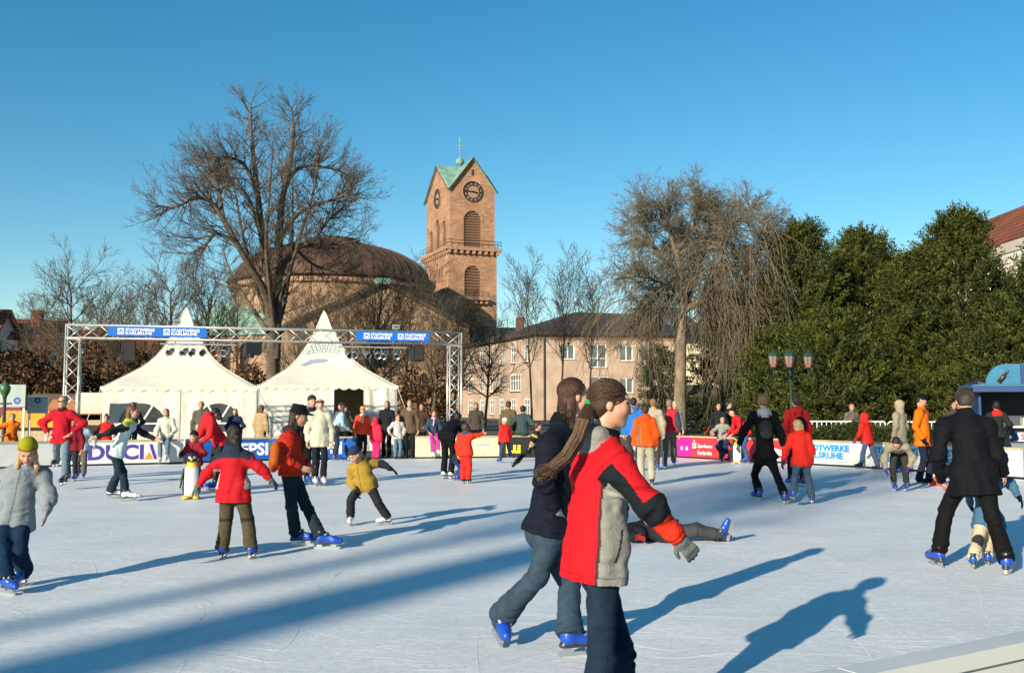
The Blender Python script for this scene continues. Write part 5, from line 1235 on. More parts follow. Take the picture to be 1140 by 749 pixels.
def hair_strands(root, Hp, S, hair, seed, hatted):
    """single locks lying over the hair volume"""
    g = random.Random(seed); segs = []; st = hair[1]; RX = (.0885, .1025, .0925)
    def on(v, k=1.0): v = Vector(v).normalized(); return Hp(v.x*RX[0]*k, -.022+v.y*RX[1]*k, .033+v.z*RX[2]*k)
    def chain(pts, r):
        m = len(pts)-1
        for i in range(m): segs.append((*pts[i], *pts[i+1], r*(1-.8*i/m), r*(1-.8*(i+1)/m)))
    for i in range(420 if st != 'short' else 300):
        if st == 'pony':
            az = g.uniform(-2.7, 2.7); el = .62*math.cos(az*.62)-.12 if g.random() < .6 else g.uniform(-.1, 1.3)
            a = Vector((math.sin(az)*math.cos(el), math.cos(az)*math.cos(el), math.sin(el))); b = Vector((g.uniform(-.12, .12), -1, g.uniform(-.28, 0)))
            chain([on(a.slerp(b, t/7), 1.0+g.uniform(0, .025)) for t in range(8)], .0032*S)
        elif st in ('long', 'bob'):
            ph = g.uniform(.75, 2.7); a = Vector((.02, math.cos(ph), math.sin(ph))); sx = g.choice((-1, 1)); b = Vector((sx*g.uniform(.5, 1), g.uniform(-.9, -.12), -.35))
            pts = [on(a.slerp(b, t/5), 1.0+g.uniform(0, .03)) for t in range(6)]; e = (.21 if st == 'long' else .12)*S*g.uniform(.6, 1.15); p = pts[-1]; dx = g.uniform(-.02, .02); dy = g.uniform(-.02, .01)
            for t in range(1, 5): pts.append(p+Vector((dx*t/4, dy*t/4, -e*t/4)))
            if hatted: pts = pts[3:]
            chain(pts, .0036*S)
        elif st == 'short' and not hatted:
            a = Vector((g.uniform(-.2, .2), -.45, 1)); az = g.uniform(-PI, PI); el = (.55*math.cos(az)-.15) if abs(az) < 1.7 else -.45
            b = Vector((math.sin(az)*math.cos(el), math.cos(az)*math.cos(el), math.sin(el))); t0 = g.uniform(0, .6); chain([on(a.normalized().slerp(b, t0+(1-t0)*t/4), 1.0+g.uniform(0, .05)) for t in range(5)], .0036*S)
        elif st == 'plaits':
            sx = g.choice((-1, 1)); a = Hp(sx*g.uniform(.055, .085), g.uniform(.0, .05), -.01); b = Hp(sx*g.uniform(.075, .12), g.uniform(.04, .09), -g.uniform(.2, .3)); m_ = a.lerp(b, .5)+Vector((sx*.012, 0, 0)); chain([a, a.lerp(m_, .5), m_, m_.lerp(b, .5), b], .0036*S)
    if segs: strand_mesh('hair_strands', segs, hair[2] if len(hair) > 2 else hair[0], root)
NP = 0
def person(label, foot=None, H=1.7, yaw=0.0, group='people on and around the ice rink', pos=None, lean=0, side=0, pel=None, feet=((-.05, 0, 0), (.05, 0, 0)), toes=(0, 0), arms=None, elbow=(None, None),
           head=(0, 0), J=None, jac=None, tro=None, shoe='blue', hat=None, hair=None, glove=None, pack=None, scarf=None, vox=None, child=None, extra=None, skin=SKIN, curl=.35, sit=False, hooddown=None, bag=None, beard=None, shades=False, lift=None, headsc=1.0, pelz=None):
    """one figure. yaw 0 faces away from the camera, 90 to the right, 180 to the camera. J: joints pinned by (px,py,dy)"""
    global NP; NP += 1
    base = gnd(*foot) if foot else Vector(pos); base = Vector(base); base.z = pos[2] if pos and len(pos) > 2 else 0.0
    ch_ = child if child is not None else H < 1.45
    Yb = base.y; vox = vox or max(.0065, min(.019, Yb*.00088))
    fw = Vector((math.sin(R(yaw)), math.cos(R(yaw)), 0)); rt = Vector((fw.y, -fw.x, 0)); up = Vector((0, 0, 1))
    skd = .055*max(.62, min(1.0, H/1.72)) if shoe != 'boot' else .0
    Hb = H-skd; sc = max(.62, min(1.0, Hb/1.72)); anz = skd+(.085*sc if shoe != 'boot' else .06*sc); hs = (.148 if ch_ else .132)*Hb*headsc if H > 1.0 else .19*Hb; hs = max(.19, min(.235, hs)); S = hs/.23
    leg = .475*Hb if not ch_ else .45*Hb; ls = leg*.5; arm = .172*Hb; fa = .15*Hb
    W = Hb/1.7
    def B(v): return rt*v[0]*Hb+fw*v[1]*Hb+up*v[2]*Hb
    ph = anz+leg*.975*(pel if pel is not None else 1.0)+.01*Hb
    q = {}; q['pelv'] = Vector((0, 0, ph if pelz is None else pelz))
    Rl = Matrix.Rotation(R(-lean), 3, rt) @ Matrix.Rotation(R(side), 3, fw)
    tup = Rl@up; tfw = Rl@fw; trt = Rl@rt
    TL = .312*Hb
    def jp(n, v): 
        if J and n in J:
            x, y, dy = J[n]
            if y is None: w_ = at(x, 452, Yb+dy)-base; w_.z = v.z; return w_
            return at(x, y, Yb+dy)-base
        return v
    q['pelv'] = jp('pelv', q['pelv'])
    if J and J.get('pelv', (0, 0))[1] is None:
        zz = []
        for k, sd in ((0, 'L'), (1, 'R')):
            ft = J.get('ft'+sd)
            if ft is None or (len(ft) > 2 and ft[2] > .03): continue
            a_ = gnd(*ft[:2])-Vector((base.x, base.y, 0)); hx = q['pelv']+rt*(.048*Hb*(1 if sd == 'R' else -1)); h2 = (a_.x-hx.x)**2+(a_.y-hx.y)**2
            zz.append(anz+math.sqrt(max((leg*.985)**2-h2, .1))+.01*Hb)
        if zz: q['pelv'].z = min(zz)*(pel if pel else 1.0)
    q['neck'] = jp('neck', q['pelv']+tup*TL)
    if J and 'neck' in J:
        tup = (q['neck']-q['pelv']).normalized(); trt = (rt-tup*rt.dot(tup)).normalized(); tfw = tup.cross(trt)
    TLr = (q['neck']-q['pelv']).length
    shw = (.097 if not ch_ else .096)*Hb
    q['shL'] = jp('shL', q['neck']-tup*.035*Hb-trt*shw); q['shR'] = jp('shR', q['neck']-tup*.035*Hb+trt*shw)
    q['hipL'] = q['pelv']-rt*.048*Hb-up*.01*Hb; q['hipR'] = q['pelv']+rt*.048*Hb-up*.01*Hb
    # legs
    for k, sd in ((0, 'L'), (1, 'R')):
        an = jp('an'+sd, B(feet[k])+Vector((0, 0, anz)))
        if J and 'ft'+sd in J: an = gnd(*J['ft'+sd][:2])-Vector((base.x, base.y, 0))+Vector((0, 0, anz+(J['ft'+sd][2] if len(J['ft'+sd]) > 2 else 0)))
        kp = fw+rt*(.12 if sd == 'R' else -.12)+up*.05
        kn, an = ik(q['hip'+sd], an, ls, ls, kp)
        q['kn'+sd] = jp('kn'+sd, kn); q['an'+sd] = an
    arms = arms or ((-.05, .02, -.31), (.05, .02, -.31))
    for k, sd in ((0, 'L'), (1, 'R')):
        wr = jp('wr'+sd, q['sh'+sd]+B(arms[k])); pole = -fw*.8+rt*(.5 if sd == 'R' else -.5)-up*.3
        if elbow[k] is not None: pole = rt*elbow[k][0]+fw*elbow[k][1]+up*elbow[k][2]
        el, wr = ik(q['sh'+sd], wr, arm, fa, pole); q['el'+sd] = jp('el'+sd, el); q['wr'+sd] = wr
    hy, hp = head; hd = (Matrix.Rotation(R(-hy), 3, up)@fw); hr = Vector((hd.y, -hd.x, 0))
    hd = Matrix.Rotation(R(hp), 3, hr)@hd; hr, hd, hu = frame(hd, up)
    nl = (.030 if not ch_ else .020)*Hb
    q['head'] = jp('head', q['neck']+(tup*.6+up*.4).normalized()*(nl+.115*S)+tfw*.012)
    HM = np.array([hr, hd, hu], f32).T
    hc = q['head']
    def Hp(x, y, z): return hc+(hr*x+hd*y+hu*z)*S
    # ---------------- body (skin), one continuous mesh
    b = SDF(.025)
    b.ell(Hp(0, -.012, .03), np.array((.074, .094, .088))*S, HM).ell(Hp(0, .03, -.045), np.array((.057, .06, .073))*S, HM)
    b.cap(Hp(0, .062, -.098), Hp(0, .058, -.09), .019*S, .022*S, k=.02)
    b.cap(Hp(0, .088, .002), Hp(0, .108, -.034), .008*S, .0135*S, k=.014); b.cap(Hp(-.012, .094, -.04), Hp(.012, .094, -.04), .008*S, .008*S, k=.01)
    b.cap(Hp(-.03, .081, .024), Hp(.03, .081, .024), .012*S, .012*S); b.cap(Hp(-.017, .086, -.066), Hp(.017, .086, -.066), .0075*S, .0075*S, k=.008)
    for s_ in (-1, 1):
        b.ell(Hp(s_*.075, -.008, -.008), np.array((.012, .02, .031))*S, HM, k=.01); b.cap(Hp(s_*.034, .062, -.028), Hp(s_*.04, .04, -.035), .026*S, .026*S)
    b.cap(Hp(0, -.02, -.06), q['neck']-tup*.03, .05*S, .056*S)
    b.cap(q['neck']-tup*.06*Hb, q['pelv']+tup*.02*Hb, .075*W, .08*W, flat=tfw, fk=1.3); b.cap(q['shL'], q['shR'], .04*W, .04*W)
    for sd in 'LR':
        b.cap(q['sh'+sd], q['el'+sd], .040*W, .033*W).cap(q['el'+sd], q['wr'+sd], .033*W, .024*W)
        b.cap(q['hip'+sd], q['kn'+sd], .066*W, .045*W).cap(q['kn'+sd], q['an'+sd], .045*W, .032*W)
        fdv = (q['wr'+sd]-q['el'+sd]).normalized(); inw = (rt*(-1 if sd == 'R' else 1)+fw*.3)
        if not glove:
            if vox < .013: hand_caps(b, q['wr'+sd], fdv, inw, S*.98, 1 if sd == 'R' else -1, curl, None, max(.0088, vox*.8/S))
            else: b.cap(q['wr'+sd], q['wr'+sd]+fdv*.09*S, .028*S, .034*S, flat=inw.normalized(), fk=1.3).cap(q['wr'+sd]+fdv*.08*S, q['wr'+sd]+(fdv+inw*.35)*.145*S, .028*S, .02*S, k=.01).cap(q['wr'+sd]+fdv*.03*S, q['wr'+sd]+(fdv*.085+fw*.05)*S, .02*S, .016*S, k=.008)
    hcol = hair[0] if hair else (.04, .025, .015)
    def skinc(V, C):
        L = (V-np.array(hc, f32))@HM/S; x = np.abs(L[:, 0]); y = L[:, 1]; z = L[:, 2]; front = y > .05
        m = front & (x < .024) & (np.abs(z+.066) < .010); C[m] = (.40, .12, .10)
        m = front & (((x-.031)/.017)**2+((z-.006)/.0085)**2 < 1); C[m] = (.07, .05, .045)
        m = front & (x > .012) & (x < .05) & (np.abs(z-.026) < .006); C[m] = [c*.8+.01 for c in hcol]
        m = front & (((x-.04)/.022)**2+((z+.035)/.02)**2 < 1); C[m] = C[m]*np.array((1.06, .86, .82), f32)
        if beard is not None: m = front & (z < -.05) & (z > -.12); C[m] = beard
    root = link('person', sdf_mesh('person', b, min(vox, .012) if vox < .012 else vox, M_SKIN, skin, skinc), None, base); tag(root, label, 'person', group)
    sd0 = NP*13
    def part(nm, s, v, mt, col, rc=None): return link(nm, sdf_mesh(nm, s, v, mt, col, rc), root)
    # ---------------- trousers
    if tro:
        c = tro['c']; fl = tro.get('flare', 1.15); bg = tro.get('baggy', 1.0); s = SDF(.035, .0075*W+.001, 11/W, sd0)
        s.cap(q['hipL']+up*.02*Hb, q['hipR']+up*.02*Hb, .098*W*bg**.5, .098*W*bg**.5, flat=fw, fk=1.1); s.cap(q['pelv']+tup*.07*Hb, q['pelv'], .105*W, .115*W, flat=tfw, fk=1.25)
        for sd in 'LR':
            d = (q['an'+sd]-q['kn'+sd]).normalized(); end = q['an'+sd]+d*(.006*Hb); wh = max(.054*W*bg*fl, .062*sc)
            s.cap(q['hip'+sd], q['kn'+sd], .086*W*bg, .062*W*bg, k=.05).cap(q['kn'+sd], q['kn'+sd].lerp(q['an'+sd], .72), .060*W*bg, .056*W*bg*(.5+.5*fl), k=.03); s.cap(q['kn'+sd].lerp(q['an'+sd], .3), end, .055*W*bg, wh, k=.02, fe=True)
            for k_ in range(3):       # knee folds
                s.cap(q['kn'+sd]+d*(.03+.045*k_)*W+fw*.045*W*bg-rt*.03*W, q['kn'+sd]+d*(.035+.045*k_)*W+fw*.045*W*bg+rt*.03*W, .012*W, .012*W, k=.03)
        def stack(P):
            o_ = 0
            for s_ in 'LR':
                d2, t2, v2 = segd(P, q['kn'+s_], q['an'+s_]); d1, t1, v1 = segd(P, q['hip'+s_], q['kn'+s_])
                o_ = o_+(d2 < .11*W*bg)*(d2 <= d1)*(.0055*W*np.sin(t2*42+sd0+v2[:, 0]*40)*np.clip(t2*2.4-1.3, 0, 1)+.005*W*np.sin(t2*30+v2[:, 0]*30+sd0)*np.exp(-(t2/.25)**2))
            return o_.astype(f32)
        s.folds.append(stack)
        part('trousers', s, vox*1.05, M_DENIM if tro.get('denim') else M_CLOTH, c, tro.get('f') and (lambda V, C, q=q: tro['f'](V, C, dict(q=q, up=up, fw=fw, rt=rt, Hb=Hb))))
    # ---------------- jacket
    if jac:
        c = jac['c']; pf = jac.get('puff', 1.0); ln = jac.get('len', .06); slc = jac.get('sleeve'); s = SDF(.045, jac.get('wr', .010)*W+.001, 9.5/W, sd0+5)
        hem = q['pelv']-tup*ln*Hb; hr_ = jac.get('hem', 1.0)
        wst = q['pelv']+tup*.10*Hb; chs = q['neck']-tup*.10*Hb; mid = q['pelv']+tup*.0*Hb
        s.cap(chs, wst, .135*W*pf, .122*W*pf, flat=tfw, fk=1.32).cap(wst, hem-tup*.05*Hb, .122*W*pf, .135*W*pf*hr_, flat=tfw, fk=1.18)
        s.cap(q['shL']+trt*.01-tup*.02*Hb, q['shR']-trt*.01-tup*.02*Hb, .062*W*pf**.6, .062*W*pf**.6); s.cap(chs+tup*.04*Hb, q['neck']-tup*.01*Hb, .11*W, .062*W, flat=tfw, fk=1.2)
        colr = jac.get('collar'); s.cap(q['neck']-tup*.02*Hb, q['neck']+tup*.030*Hb+tfw*.012, .075*S, .074*S, colr, k=.02, fe=True)
        for sd in 'LR': s.cap(q['neck']-tup*.015*Hb, q['sh'+sd]+tup*.0*Hb, .058*W, .058*W*pf**.6, k=.05)
        for sd in 'LR':
            d = (q['wr'+sd]-q['el'+sd]).normalized(); cu = jac.get('cuff')
            pa_ = pf**.75; s.cap(q['sh'+sd]-tup*.012*Hb, q['el'+sd], .062*W*pa_, .054*W*pa_, slc, k=.05).cap(q['el'+sd], q['wr'+sd]-d*.03, .053*W*pa_, .043*W*pa_, slc, k=.03).cap(q['wr'+sd]-d*.04, q['wr'+sd]+d*.012, .042*W*pa_, .041*W*pa_, cu or slc, k=.015, fe=True)
            for k_ in range(3):       # elbow folds
                e = q['el'+sd]; m_ = (q['sh'+sd]-e).normalized(); s.cap(e+(m_*(.05-.05*k_) if k_ < 2 else d*.05)+rt*.03*W, e+(m_*(.05-.05*k_) if k_ < 2 else d*.05)-rt*.03*W, .047*W*pa_, .047*W*pa_, slc, k=.012)
        if jac.get('band'):           # elastic hem
            s.cap(hem+tup*.0, hem+tup*.02*Hb, .12*W*pf, .122*W*pf, jac['band'], tfw, 1.2, .01)
        if hooddown is not None:
            s.ell(q['neck']-tfw*.075*W-tup*.012*Hb, (.098*W, .05*W, .085*W), np.array([trt, tfw, tup], f32).T, hooddown, .03)
            s.cap(q['neck']-tfw*.05*W+trt*.07*W+tup*.01*Hb, q['neck']-tfw*.05*W-trt*.07*W+tup*.01*Hb, .035*W, .035*W, hooddown, k=.03)
        hb_ = (tro or {}).get('baggy', 1.0); rr_ = (.100*W*hb_+.006)*jac.get('hem', 1.0)
        if ln > -.01:
            for cc in (q['pelv']+tup*.01*Hb, hem): s.cap(cc-trt*.052*Hb, cc+trt*.052*Hb, rr_, rr_, flat=tfw, fk=.98, k=.06)
        s.cut(hem, -tup)
        hp_, ta_, tr_, tf_ = [np.array(v_, f32) for v_ in (hem, tup, trt, tfw)]
        def drape(P):
            L_ = P-hp_; z_ = L_@ta_; an_ = np.arctan2(L_@tr_, L_@tf_); rad_ = np.sqrt((L_@tr_)**2+(L_@tf_)**2)
            return (.0065*W*np.sin(an_*8+sd0+2.2*np.sin(z_*7+sd0))*np.clip(1-z_/(.30*Hb), 0, 1)*np.clip(rad_/.08-.6, 0, 1)).astype(f32)
        s.folds.append(drape)
        def sleeve(P):
            o_ = 0
            for s_ in 'LR':
                d1, t1, v1 = segd(P, q['sh'+s_], q['el'+s_]); d2, t2, v2 = segd(P, q['el'+s_], q['wr'+s_]); n_ = np.minimum(d1, d2); tt_ = np.where(d1 < d2, t1-1, t2)
                o_ = o_+.0055*W*np.sin(tt_*19+sd0+3*v2[:, 2]/.05)*np.exp(-(tt_/.38)**2)*(n_ < .12*W)+.004*W*np.sin(tt_*34+sd0)*np.clip(tt_*2.2-1.2, 0, 1)*(n_ < .1*W)
            return o_.astype(f32)
        s.folds.append(sleeve)
        for sd in 'LR': pass
        ctx = dict(q=q, up=tup, fw=tfw, rt=trt, Hb=Hb, W=W)
        def jfun(V, C):
            if jac.get('f'): jac['f'](V, C, ctx)
            if vox > .016: return
            lh = (V-np.array(hem, f32))@np.array(tup, f32); lx = (V-np.array(q['pelv'], f32))@np.array(trt, f32); ly = (V-np.array(q['pelv'], f32))@np.array(tfw, f32)
            body = np.minimum.reduce([segd(V, q['el'+s_], q['wr'+s_])[0] for s_ in 'LR']) > .085*W
            m = body & (np.abs(lh-.035) < vox*.55); C[m] *= .62
            m = body & (ly > .03) & (np.abs(lx) < vox*.8) & (lh < TLr+ln*Hb-.02); C[m] *= .5
            for s_ in 'LR':
                d_, t_, _ = segd(V, q['sh'+s_], q['el'+s_]); d2, t2, _ = segd(V, q['el'+s_], q['wr'+s_])
                C[(d2 < .08*W) & (d2 < d_) & (np.abs(t2-.82) < .025)] *= .65; C[(d_ < d2) & (np.abs(t_-.03) < .03) & (np.abs(lx) > .09*Hb)] *= .7
        part(jac.get('name', 'jacket'), s, vox, M_CLOTH if not jac.get('knit') else M_KNIT, c, jfun)
        if jac.get('zip'):
            z0 = hem+tfw*.115*W*pf; 
    # ---------------- hood worn up
    if jac and jac.get('hoodup'):
        s = SDF(.03, .004, 14, sd0); s.ell(Hp(0, -.022, .018), np.array((.108, .125, .128))*S, HM, jac['hoodup']); s.cap(Hp(0, -.03, -.07), q['neck']-tfw*.02, .098*S, .1*S, jac['hoodup'])
        s.subs.append((SDF().cap(Hp(0, .06, -.005), Hp(0, .2, -.005), .074*S, .095*S), None)); part('hood', s, min(vox, .013), M_CLOTH, jac['hoodup'])
    # ---------------- hair
    if hair and not (jac and jac.get('hoodup')):
        hc0, st = hair[0], hair[1]; s = SDF(.025, .005, 26, sd0+2); bulk = 1.0 if hat is None else .93
        s.ell(Hp(0, -.022, .033), np.array((.086, .1, .09))*S*bulk, HM); s.ell(Hp(0, -.055, -.02), np.array((.072, .055, .07))*S, HM)
        n = Vector((0, .80, -.60)); nw = hr*n.x+hd*n.y+hu*n.z
        s.cut(Hp(0, .068, .072), nw)
        hv = min(vox, .012)
        part('hair', s, hv, M_HAIR, hc0)
        if st in ('long', 'bob'):
            e = .20 if st == 'long' else .12; s = SDF(.03, .007, 30, sd0+3)
            s.ell(Hp(0, -.062, -.05), np.array((.078, .042, .115))*S, HM)
            for s_ in (-1, 1): s.cap(Hp(s_*.058, -.035, .02), Hp(s_*.066, -.045, -e), .024*S, .02*S); s.cap(Hp(s_*.036, -.07, 0), Hp(s_*.045, -.075, -e*1.05), .03*S, .026*S)
            part('hair_lengths', s, hv, M_HAIR, hc0)
        if st == 'plaits':
            s = SDF(.02, .006, 40, sd0+3)
            for s_ in (-1, 1): s.cap(Hp(s_*.07, .03, -.02), Hp(s_*.085, .06, -.13), .026*S, .024*S); s.cap(Hp(s_*.085, .06, -.13), Hp(s_*.1, .075, -.25), .022*S, .008*S)
            part('hair_lengths', s, hv, M_HAIR, hair[0] if len(hair) < 3 else hair[2])
    if hair and not (jac and jac.get('hoodup')) and (vox < .0095):
        hair_strands(root, Hp, S, hair, NP, hat is not None)
    # ---------------- headwear
    if hat:
        ht = hat['t']; c = hat['c']; s = SDF(.02, .002, 25, sd0)
        if ht == 'beanie':
            tl_ = hat.get('tall', 1.0); s.ell(Hp(0, -.018, .045), np.array((.092, .108, .098*tl_))*S, HM); s.cut(Hp(0, 0, .028), tuple(-(hu*.97+hd*-.2)))
            bd = hat.get('band'); st_ = hat.get('stripes')
            def hc_(V, C):
                L = (V-np.array(hc, f32))@HM/S; z = L[:, 2]-.2*L[:, 1]
                if bd is not None: C[z < .065] = bd
                if st_ is not None:
                    for z0, z1, cc in st_: C[(z > z0) & (z < z1)] = cc
            o = part('beanie', s, min(vox, .011), M_KNIT, c, hc_)
            s2 = SDF(.01); 
        elif ht == 'brim':
            s.cap(Hp(0, -.018, .045), Hp(0, -.02, .105), .098*S, .088*S); s.cut(Hp(0, -.02, .135), tuple(hu)); s.ell(Hp(0, .02, .045), np.array((.118, .15, .017))*S, HM); s.cut(Hp(0, 0, .028), tuple(-hu))
            part('hat', s, min(vox, .011), M_KNIT, c)
        elif ht == 'cap':
            s.ell(Hp(0, -.018, .045), np.array((.09, .106, .088))*S, HM); s.cut(Hp(0, 0, .04), tuple(-hu)); s2 = None
            o = part('cap', s, min(vox, .012), M_CLOTH, c)
        elif ht == 'headband':
            s.ell(Hp(0, -.018, .045), np.array((.094, .11, .1))*S, HM); s.cut(Hp(0, 0, .03), tuple(-hu)); s.cut(Hp(0, 0, .075), tuple(hu)); part('headband', s, min(vox, .011), M_KNIT, c)
    if shades:
        o = MB()
        for s_ in (-1, 1): o.box(Hp(s_*.032, .1, .006), (.05*S, .012, .034*S), rot=Matrix(HM.tolist()))
        o.box(Hp(0, .102, .012), (.03*S, .01, .008), rot=Matrix(HM.tolist()))
        for s_ in (-1, 1): o.box(Hp(s_*.075, .045, .01), (.006, .11*S, .008), rot=Matrix(HM.tolist()))
        o.build('sunglasses', M_BLACK, root)
    # ---------------- gloves
    if glove:
        for sd in 'LR':
            s = SDF(.012, .001, 30, 1); fdv = (q['wr'+sd]-q['el'+sd]).normalized(); inw = (rt*(-1 if sd == 'R' else 1)+fw*.3)
            s.cap(q['wr'+sd]-fdv*.03, q['wr'+sd]+fdv*.02, .036*S, .034*S); hand_caps(s, q['wr'+sd], fdv, inw, S*1.06, 1 if sd == 'R' else -1, curl, None, max(.0105, .0062/S)); part('glove', s, .0062 if vox < .012 else .010, M_KNIT, glove)
    # ---------------- scarf
    if scarf:
        s = SDF(.03, .005, 16, 3); 
        for k in range(8):
            a, e = 2*PI*k/8, 2*PI*(k+1)/8; rr = .072*S
            s.cap(q['neck']+(trt*math.cos(a)+tfw*math.sin(a))*rr+tup*.01*Hb, q['neck']+(trt*math.cos(e)+tfw*math.sin(e))*rr+tup*.01*Hb, .034*S, .034*S)
        s.cap(q['neck']+tfw*.1*W, q['neck']+tfw*.15*W-tup*.13*Hb+trt*.03, .034*W, .04*W, flat=tfw, fk=1.5); part('scarf', s, vox, M_KNIT, scarf)
    # ---------------- backpack
    if pack:
        c = pack['c']; s = SDF(.05, .006, 12, 4); z = pack.get('size', 1.0); o = q['neck']-tup*.16*Hb-tfw*.17*W
        s.ell(o, (.135*W*z, .075*W*z, .165*W*z), np.array([trt, tfw, tup], f32).T, c); s.ell(o-tup*.07*Hb*z-tfw*.04*W, (.11*W*z, .05*W*z, .085*W*z), np.array([trt, tfw, tup], f32).T, pack.get('c2', c))
        pk = part('backpack', s, vox, M_CLOTH, c)
        s = SDF(.01)
        for s_ in (-1, 1):
            a = q['neck']+trt*s_*.075*W; s.cap(a-tfw*.12*W-tup*.05*Hb, a+tup*.012*Hb, .016*W, .016*W, pack.get('strap', c)); s.cap(a+tup*.012*Hb, a+tfw*.125*W-tup*.1*Hb, .016*W, .016*W); s.cap(a+tfw*.125*W-tup*.1*Hb, a+trt*s_*.04*W-tfw*.05*W-tup*.2*Hb, .014*W, .012*W)
        o = link('strap', sdf_mesh('strap', s, max(.008, vox*.8), M_CLOTH, pack.get('strap', (.02, .02, .02))), pk)
    if bag:
        s = SDF(.03, .005, 12, 4); o = q['hip'+bag.get('side', 'R')]+rt*(.12*W*(1 if bag.get('side', 'R') == 'R' else -1))+up*.02; s.ell(o, (.07*W, .14*W, .11*W), np.array([rt, fw, up], f32).T); s.cap(o+up*.08*W, q['sh'+('L' if bag.get('side', 'R') == 'R' else 'R')]+tup*.05+tfw*.09*W, .014, .014); part('shoulder_bag', s, vox, M_CLOTH, bag['c'])
    # ---------------- footwear
    for k, sd in ((0, 'L'), (1, 'R')):
        td = fw if abs(toes[k]) < 1e-3 else Matrix.Rotation(R(-toes[k]), 3, up)@fw
        sh_ = (q['an'+sd]-q['kn'+sd]).normalized(); pt = None
        if J and 'toe'+sd in J: td = (jp('toe'+sd, None)-q['an'+sd])
        elif sh_.z > -.93 and not sit: td = td*1.0+up*0.0
        tilt_up = up
        if J and 'toe'+sd in J: tilt_up = -sh_
        r_, f_, u_ = frame(td, tilt_up)
        o = link('skate' if shoe != 'boot' else 'shoe', SKATE[shoe], root); ank = q['an'+sd]
        M = Matrix([[r_.x, f_.x, u_.x], [r_.y, f_.y, u_.y], [r_.z, f_.z, u_.z]]).to_4x4()
        M.translation = ank-u_*(.085*sc if shoe != 'boot' else .06*sc)+f_*.055*sc; o.matrix_local = M@Matrix.Scale(sc, 4)
        if shoe != 'boot':
            bl = link('blade', BLADE, o)
    if extra: extra(root, q, dict(up=up, fw=fw, rt=rt, Hb=Hb, W=W, S=S, Hp=Hp, base=base, vox=vox, tup=tup, tfw=tfw, trt=trt, part=part))
    return root, q
# ------------------------------------------------------------------ people
RED = (.48, .008, .014); DRED = (.30, .012, .018); ORED = (.60, .03, .012); ORANGE = (.68, .14, .005); BLK = (.005, .0055, .007); NAVY = (.006, .008, .016); JEAN = (.032, .055, .078); DJEAN = (.013, .024, .042); LJEAN = (.10, .16, .22)
BEIGE = (.42, .34, .22); CREAM = (.55, .50, .36); GREY = (.34, .34, .32); OLIVE = (.085, .068, .035); MUST = (.30, .19, .03); PINK = (.70, .03, .30); BRN = (.055, .026, .012); LBRN = (.19, .10, .045); BLD = (.38, .24, .10); DKH = (.015, .01, .008); GRN = (.03, .05, .04); WHT = (.7, .7, .68)
# --- girl in front
def front_jacket(V, C, x):
    q = x['q']; up, fw, rt = [np.array(x[k], f32) for k in ('up', 'fw', 'rt')]; pel = np.array(q['pelv'], f32)
    L = V-pel; lf = L@fw; lr = L@rt; lu = L@up; GRY = (.22, .215, .19)
    panel = (lr > -.02) & (lf > -.07+lu*.05) & (lf < .105) & (lu < .36)
    C[panel] = GRY
    edge = (lr > -.02) & (lu < .36) & ((np.abs(lf+.07-lu*.05) < .006) | (np.abs(lf-.105) < .006)); C[edge] = (.06, .02, .02)
    pk = (lr > .05) & (np.abs(lf-.03-(lu-.05)*.25) < .006) & (lu > -.02) & (lu < .13); C[pk] = (.02, .02, .022)
    for sd in 'RL':
        d, t, v = segd(V, q['sh'+sd], q['el'+sd]); d2, t2, v2 = segd(V, q['el'+sd], q['wr'+sd]); sg = 1 if sd == 'R' else -1
        up_ = d < d2; s = np.where(up_, t, 1+t2)
        ax = np.array(q['el'+sd]-q['sh'+sd], f32); ax /= np.linalg.norm(ax); z = np.array((0, 0, 1), f32); w = z-ax*(z@ax); w /= np.linalg.norm(w)
        hgt = np.where(up_, v@w, v2@w); lat = lr*sg
        arm = (np.minimum(d, d2) < .112) & ((lat > .105) | (s > .75)) & (s > .10)
        C[arm] = (.008, .010, .013); C[arm & (hgt < -.055) & (s > .3)] = (.27, .26, .23); C[arm & (hgt > .022) & (s < 1.0)] = RED; C[arm & (s > 1.40)] = ORED
def pony(root, q, x):
    Hp = x['Hp']; b = x['base']; g = random.Random(5); segs = []
    pts = [Hp(0, -.10, -.005), at(650, 466, 4.5)-b, at(643, 488, 4.47)-b, at(631, 508, 4.45)-b, at(616, 521, 4.43)-b, at(602, 527, 4.42)-b]
    rr = [.030, .046, .050, .048, .042, .028]
    for k in range(800):
        th = g.uniform(0, 6.28); f = math.sqrt(g.random()); tw_ = g.uniform(-.5, .5); end = g.uniform(.15, 1.0); P_ = []
        for i in range(6):
            ph_ = th+tw_*i*.3; o = Vector((-math.cos(ph_)*(.95 if i < 2 else .6), math.sin(ph_)*.8, math.cos(ph_)*(.2 if i < 2 else .75)))*rr[i]*.72*f; P_.append(pts[i]+o)
        P_[5] = P_[4].lerp(P_[5], end)+Vector((g.uniform(-.03, .01), g.uniform(-.015, .015), g.uniform(-.03, .01)))
        for i in range(5):
            for t in range(2):
                a = P_[i].lerp(P_[i+1], t/2); c = P_[i].lerp(P_[i+1], (t+1)/2); r0 = .0040*(1-.14*i); segs.append((*a, *c, r0, r0*.93))
    strand_mesh('ponytail', segs, (.085, .046, .022), root)
    s = SDF(.01); s.cap(Hp(-.012, -.102, -.002), Hp(.012, -.102, -.002), .026, .026); x['part']('hair_tie', s, .0065, M_KNIT, (.01, .28, .07))
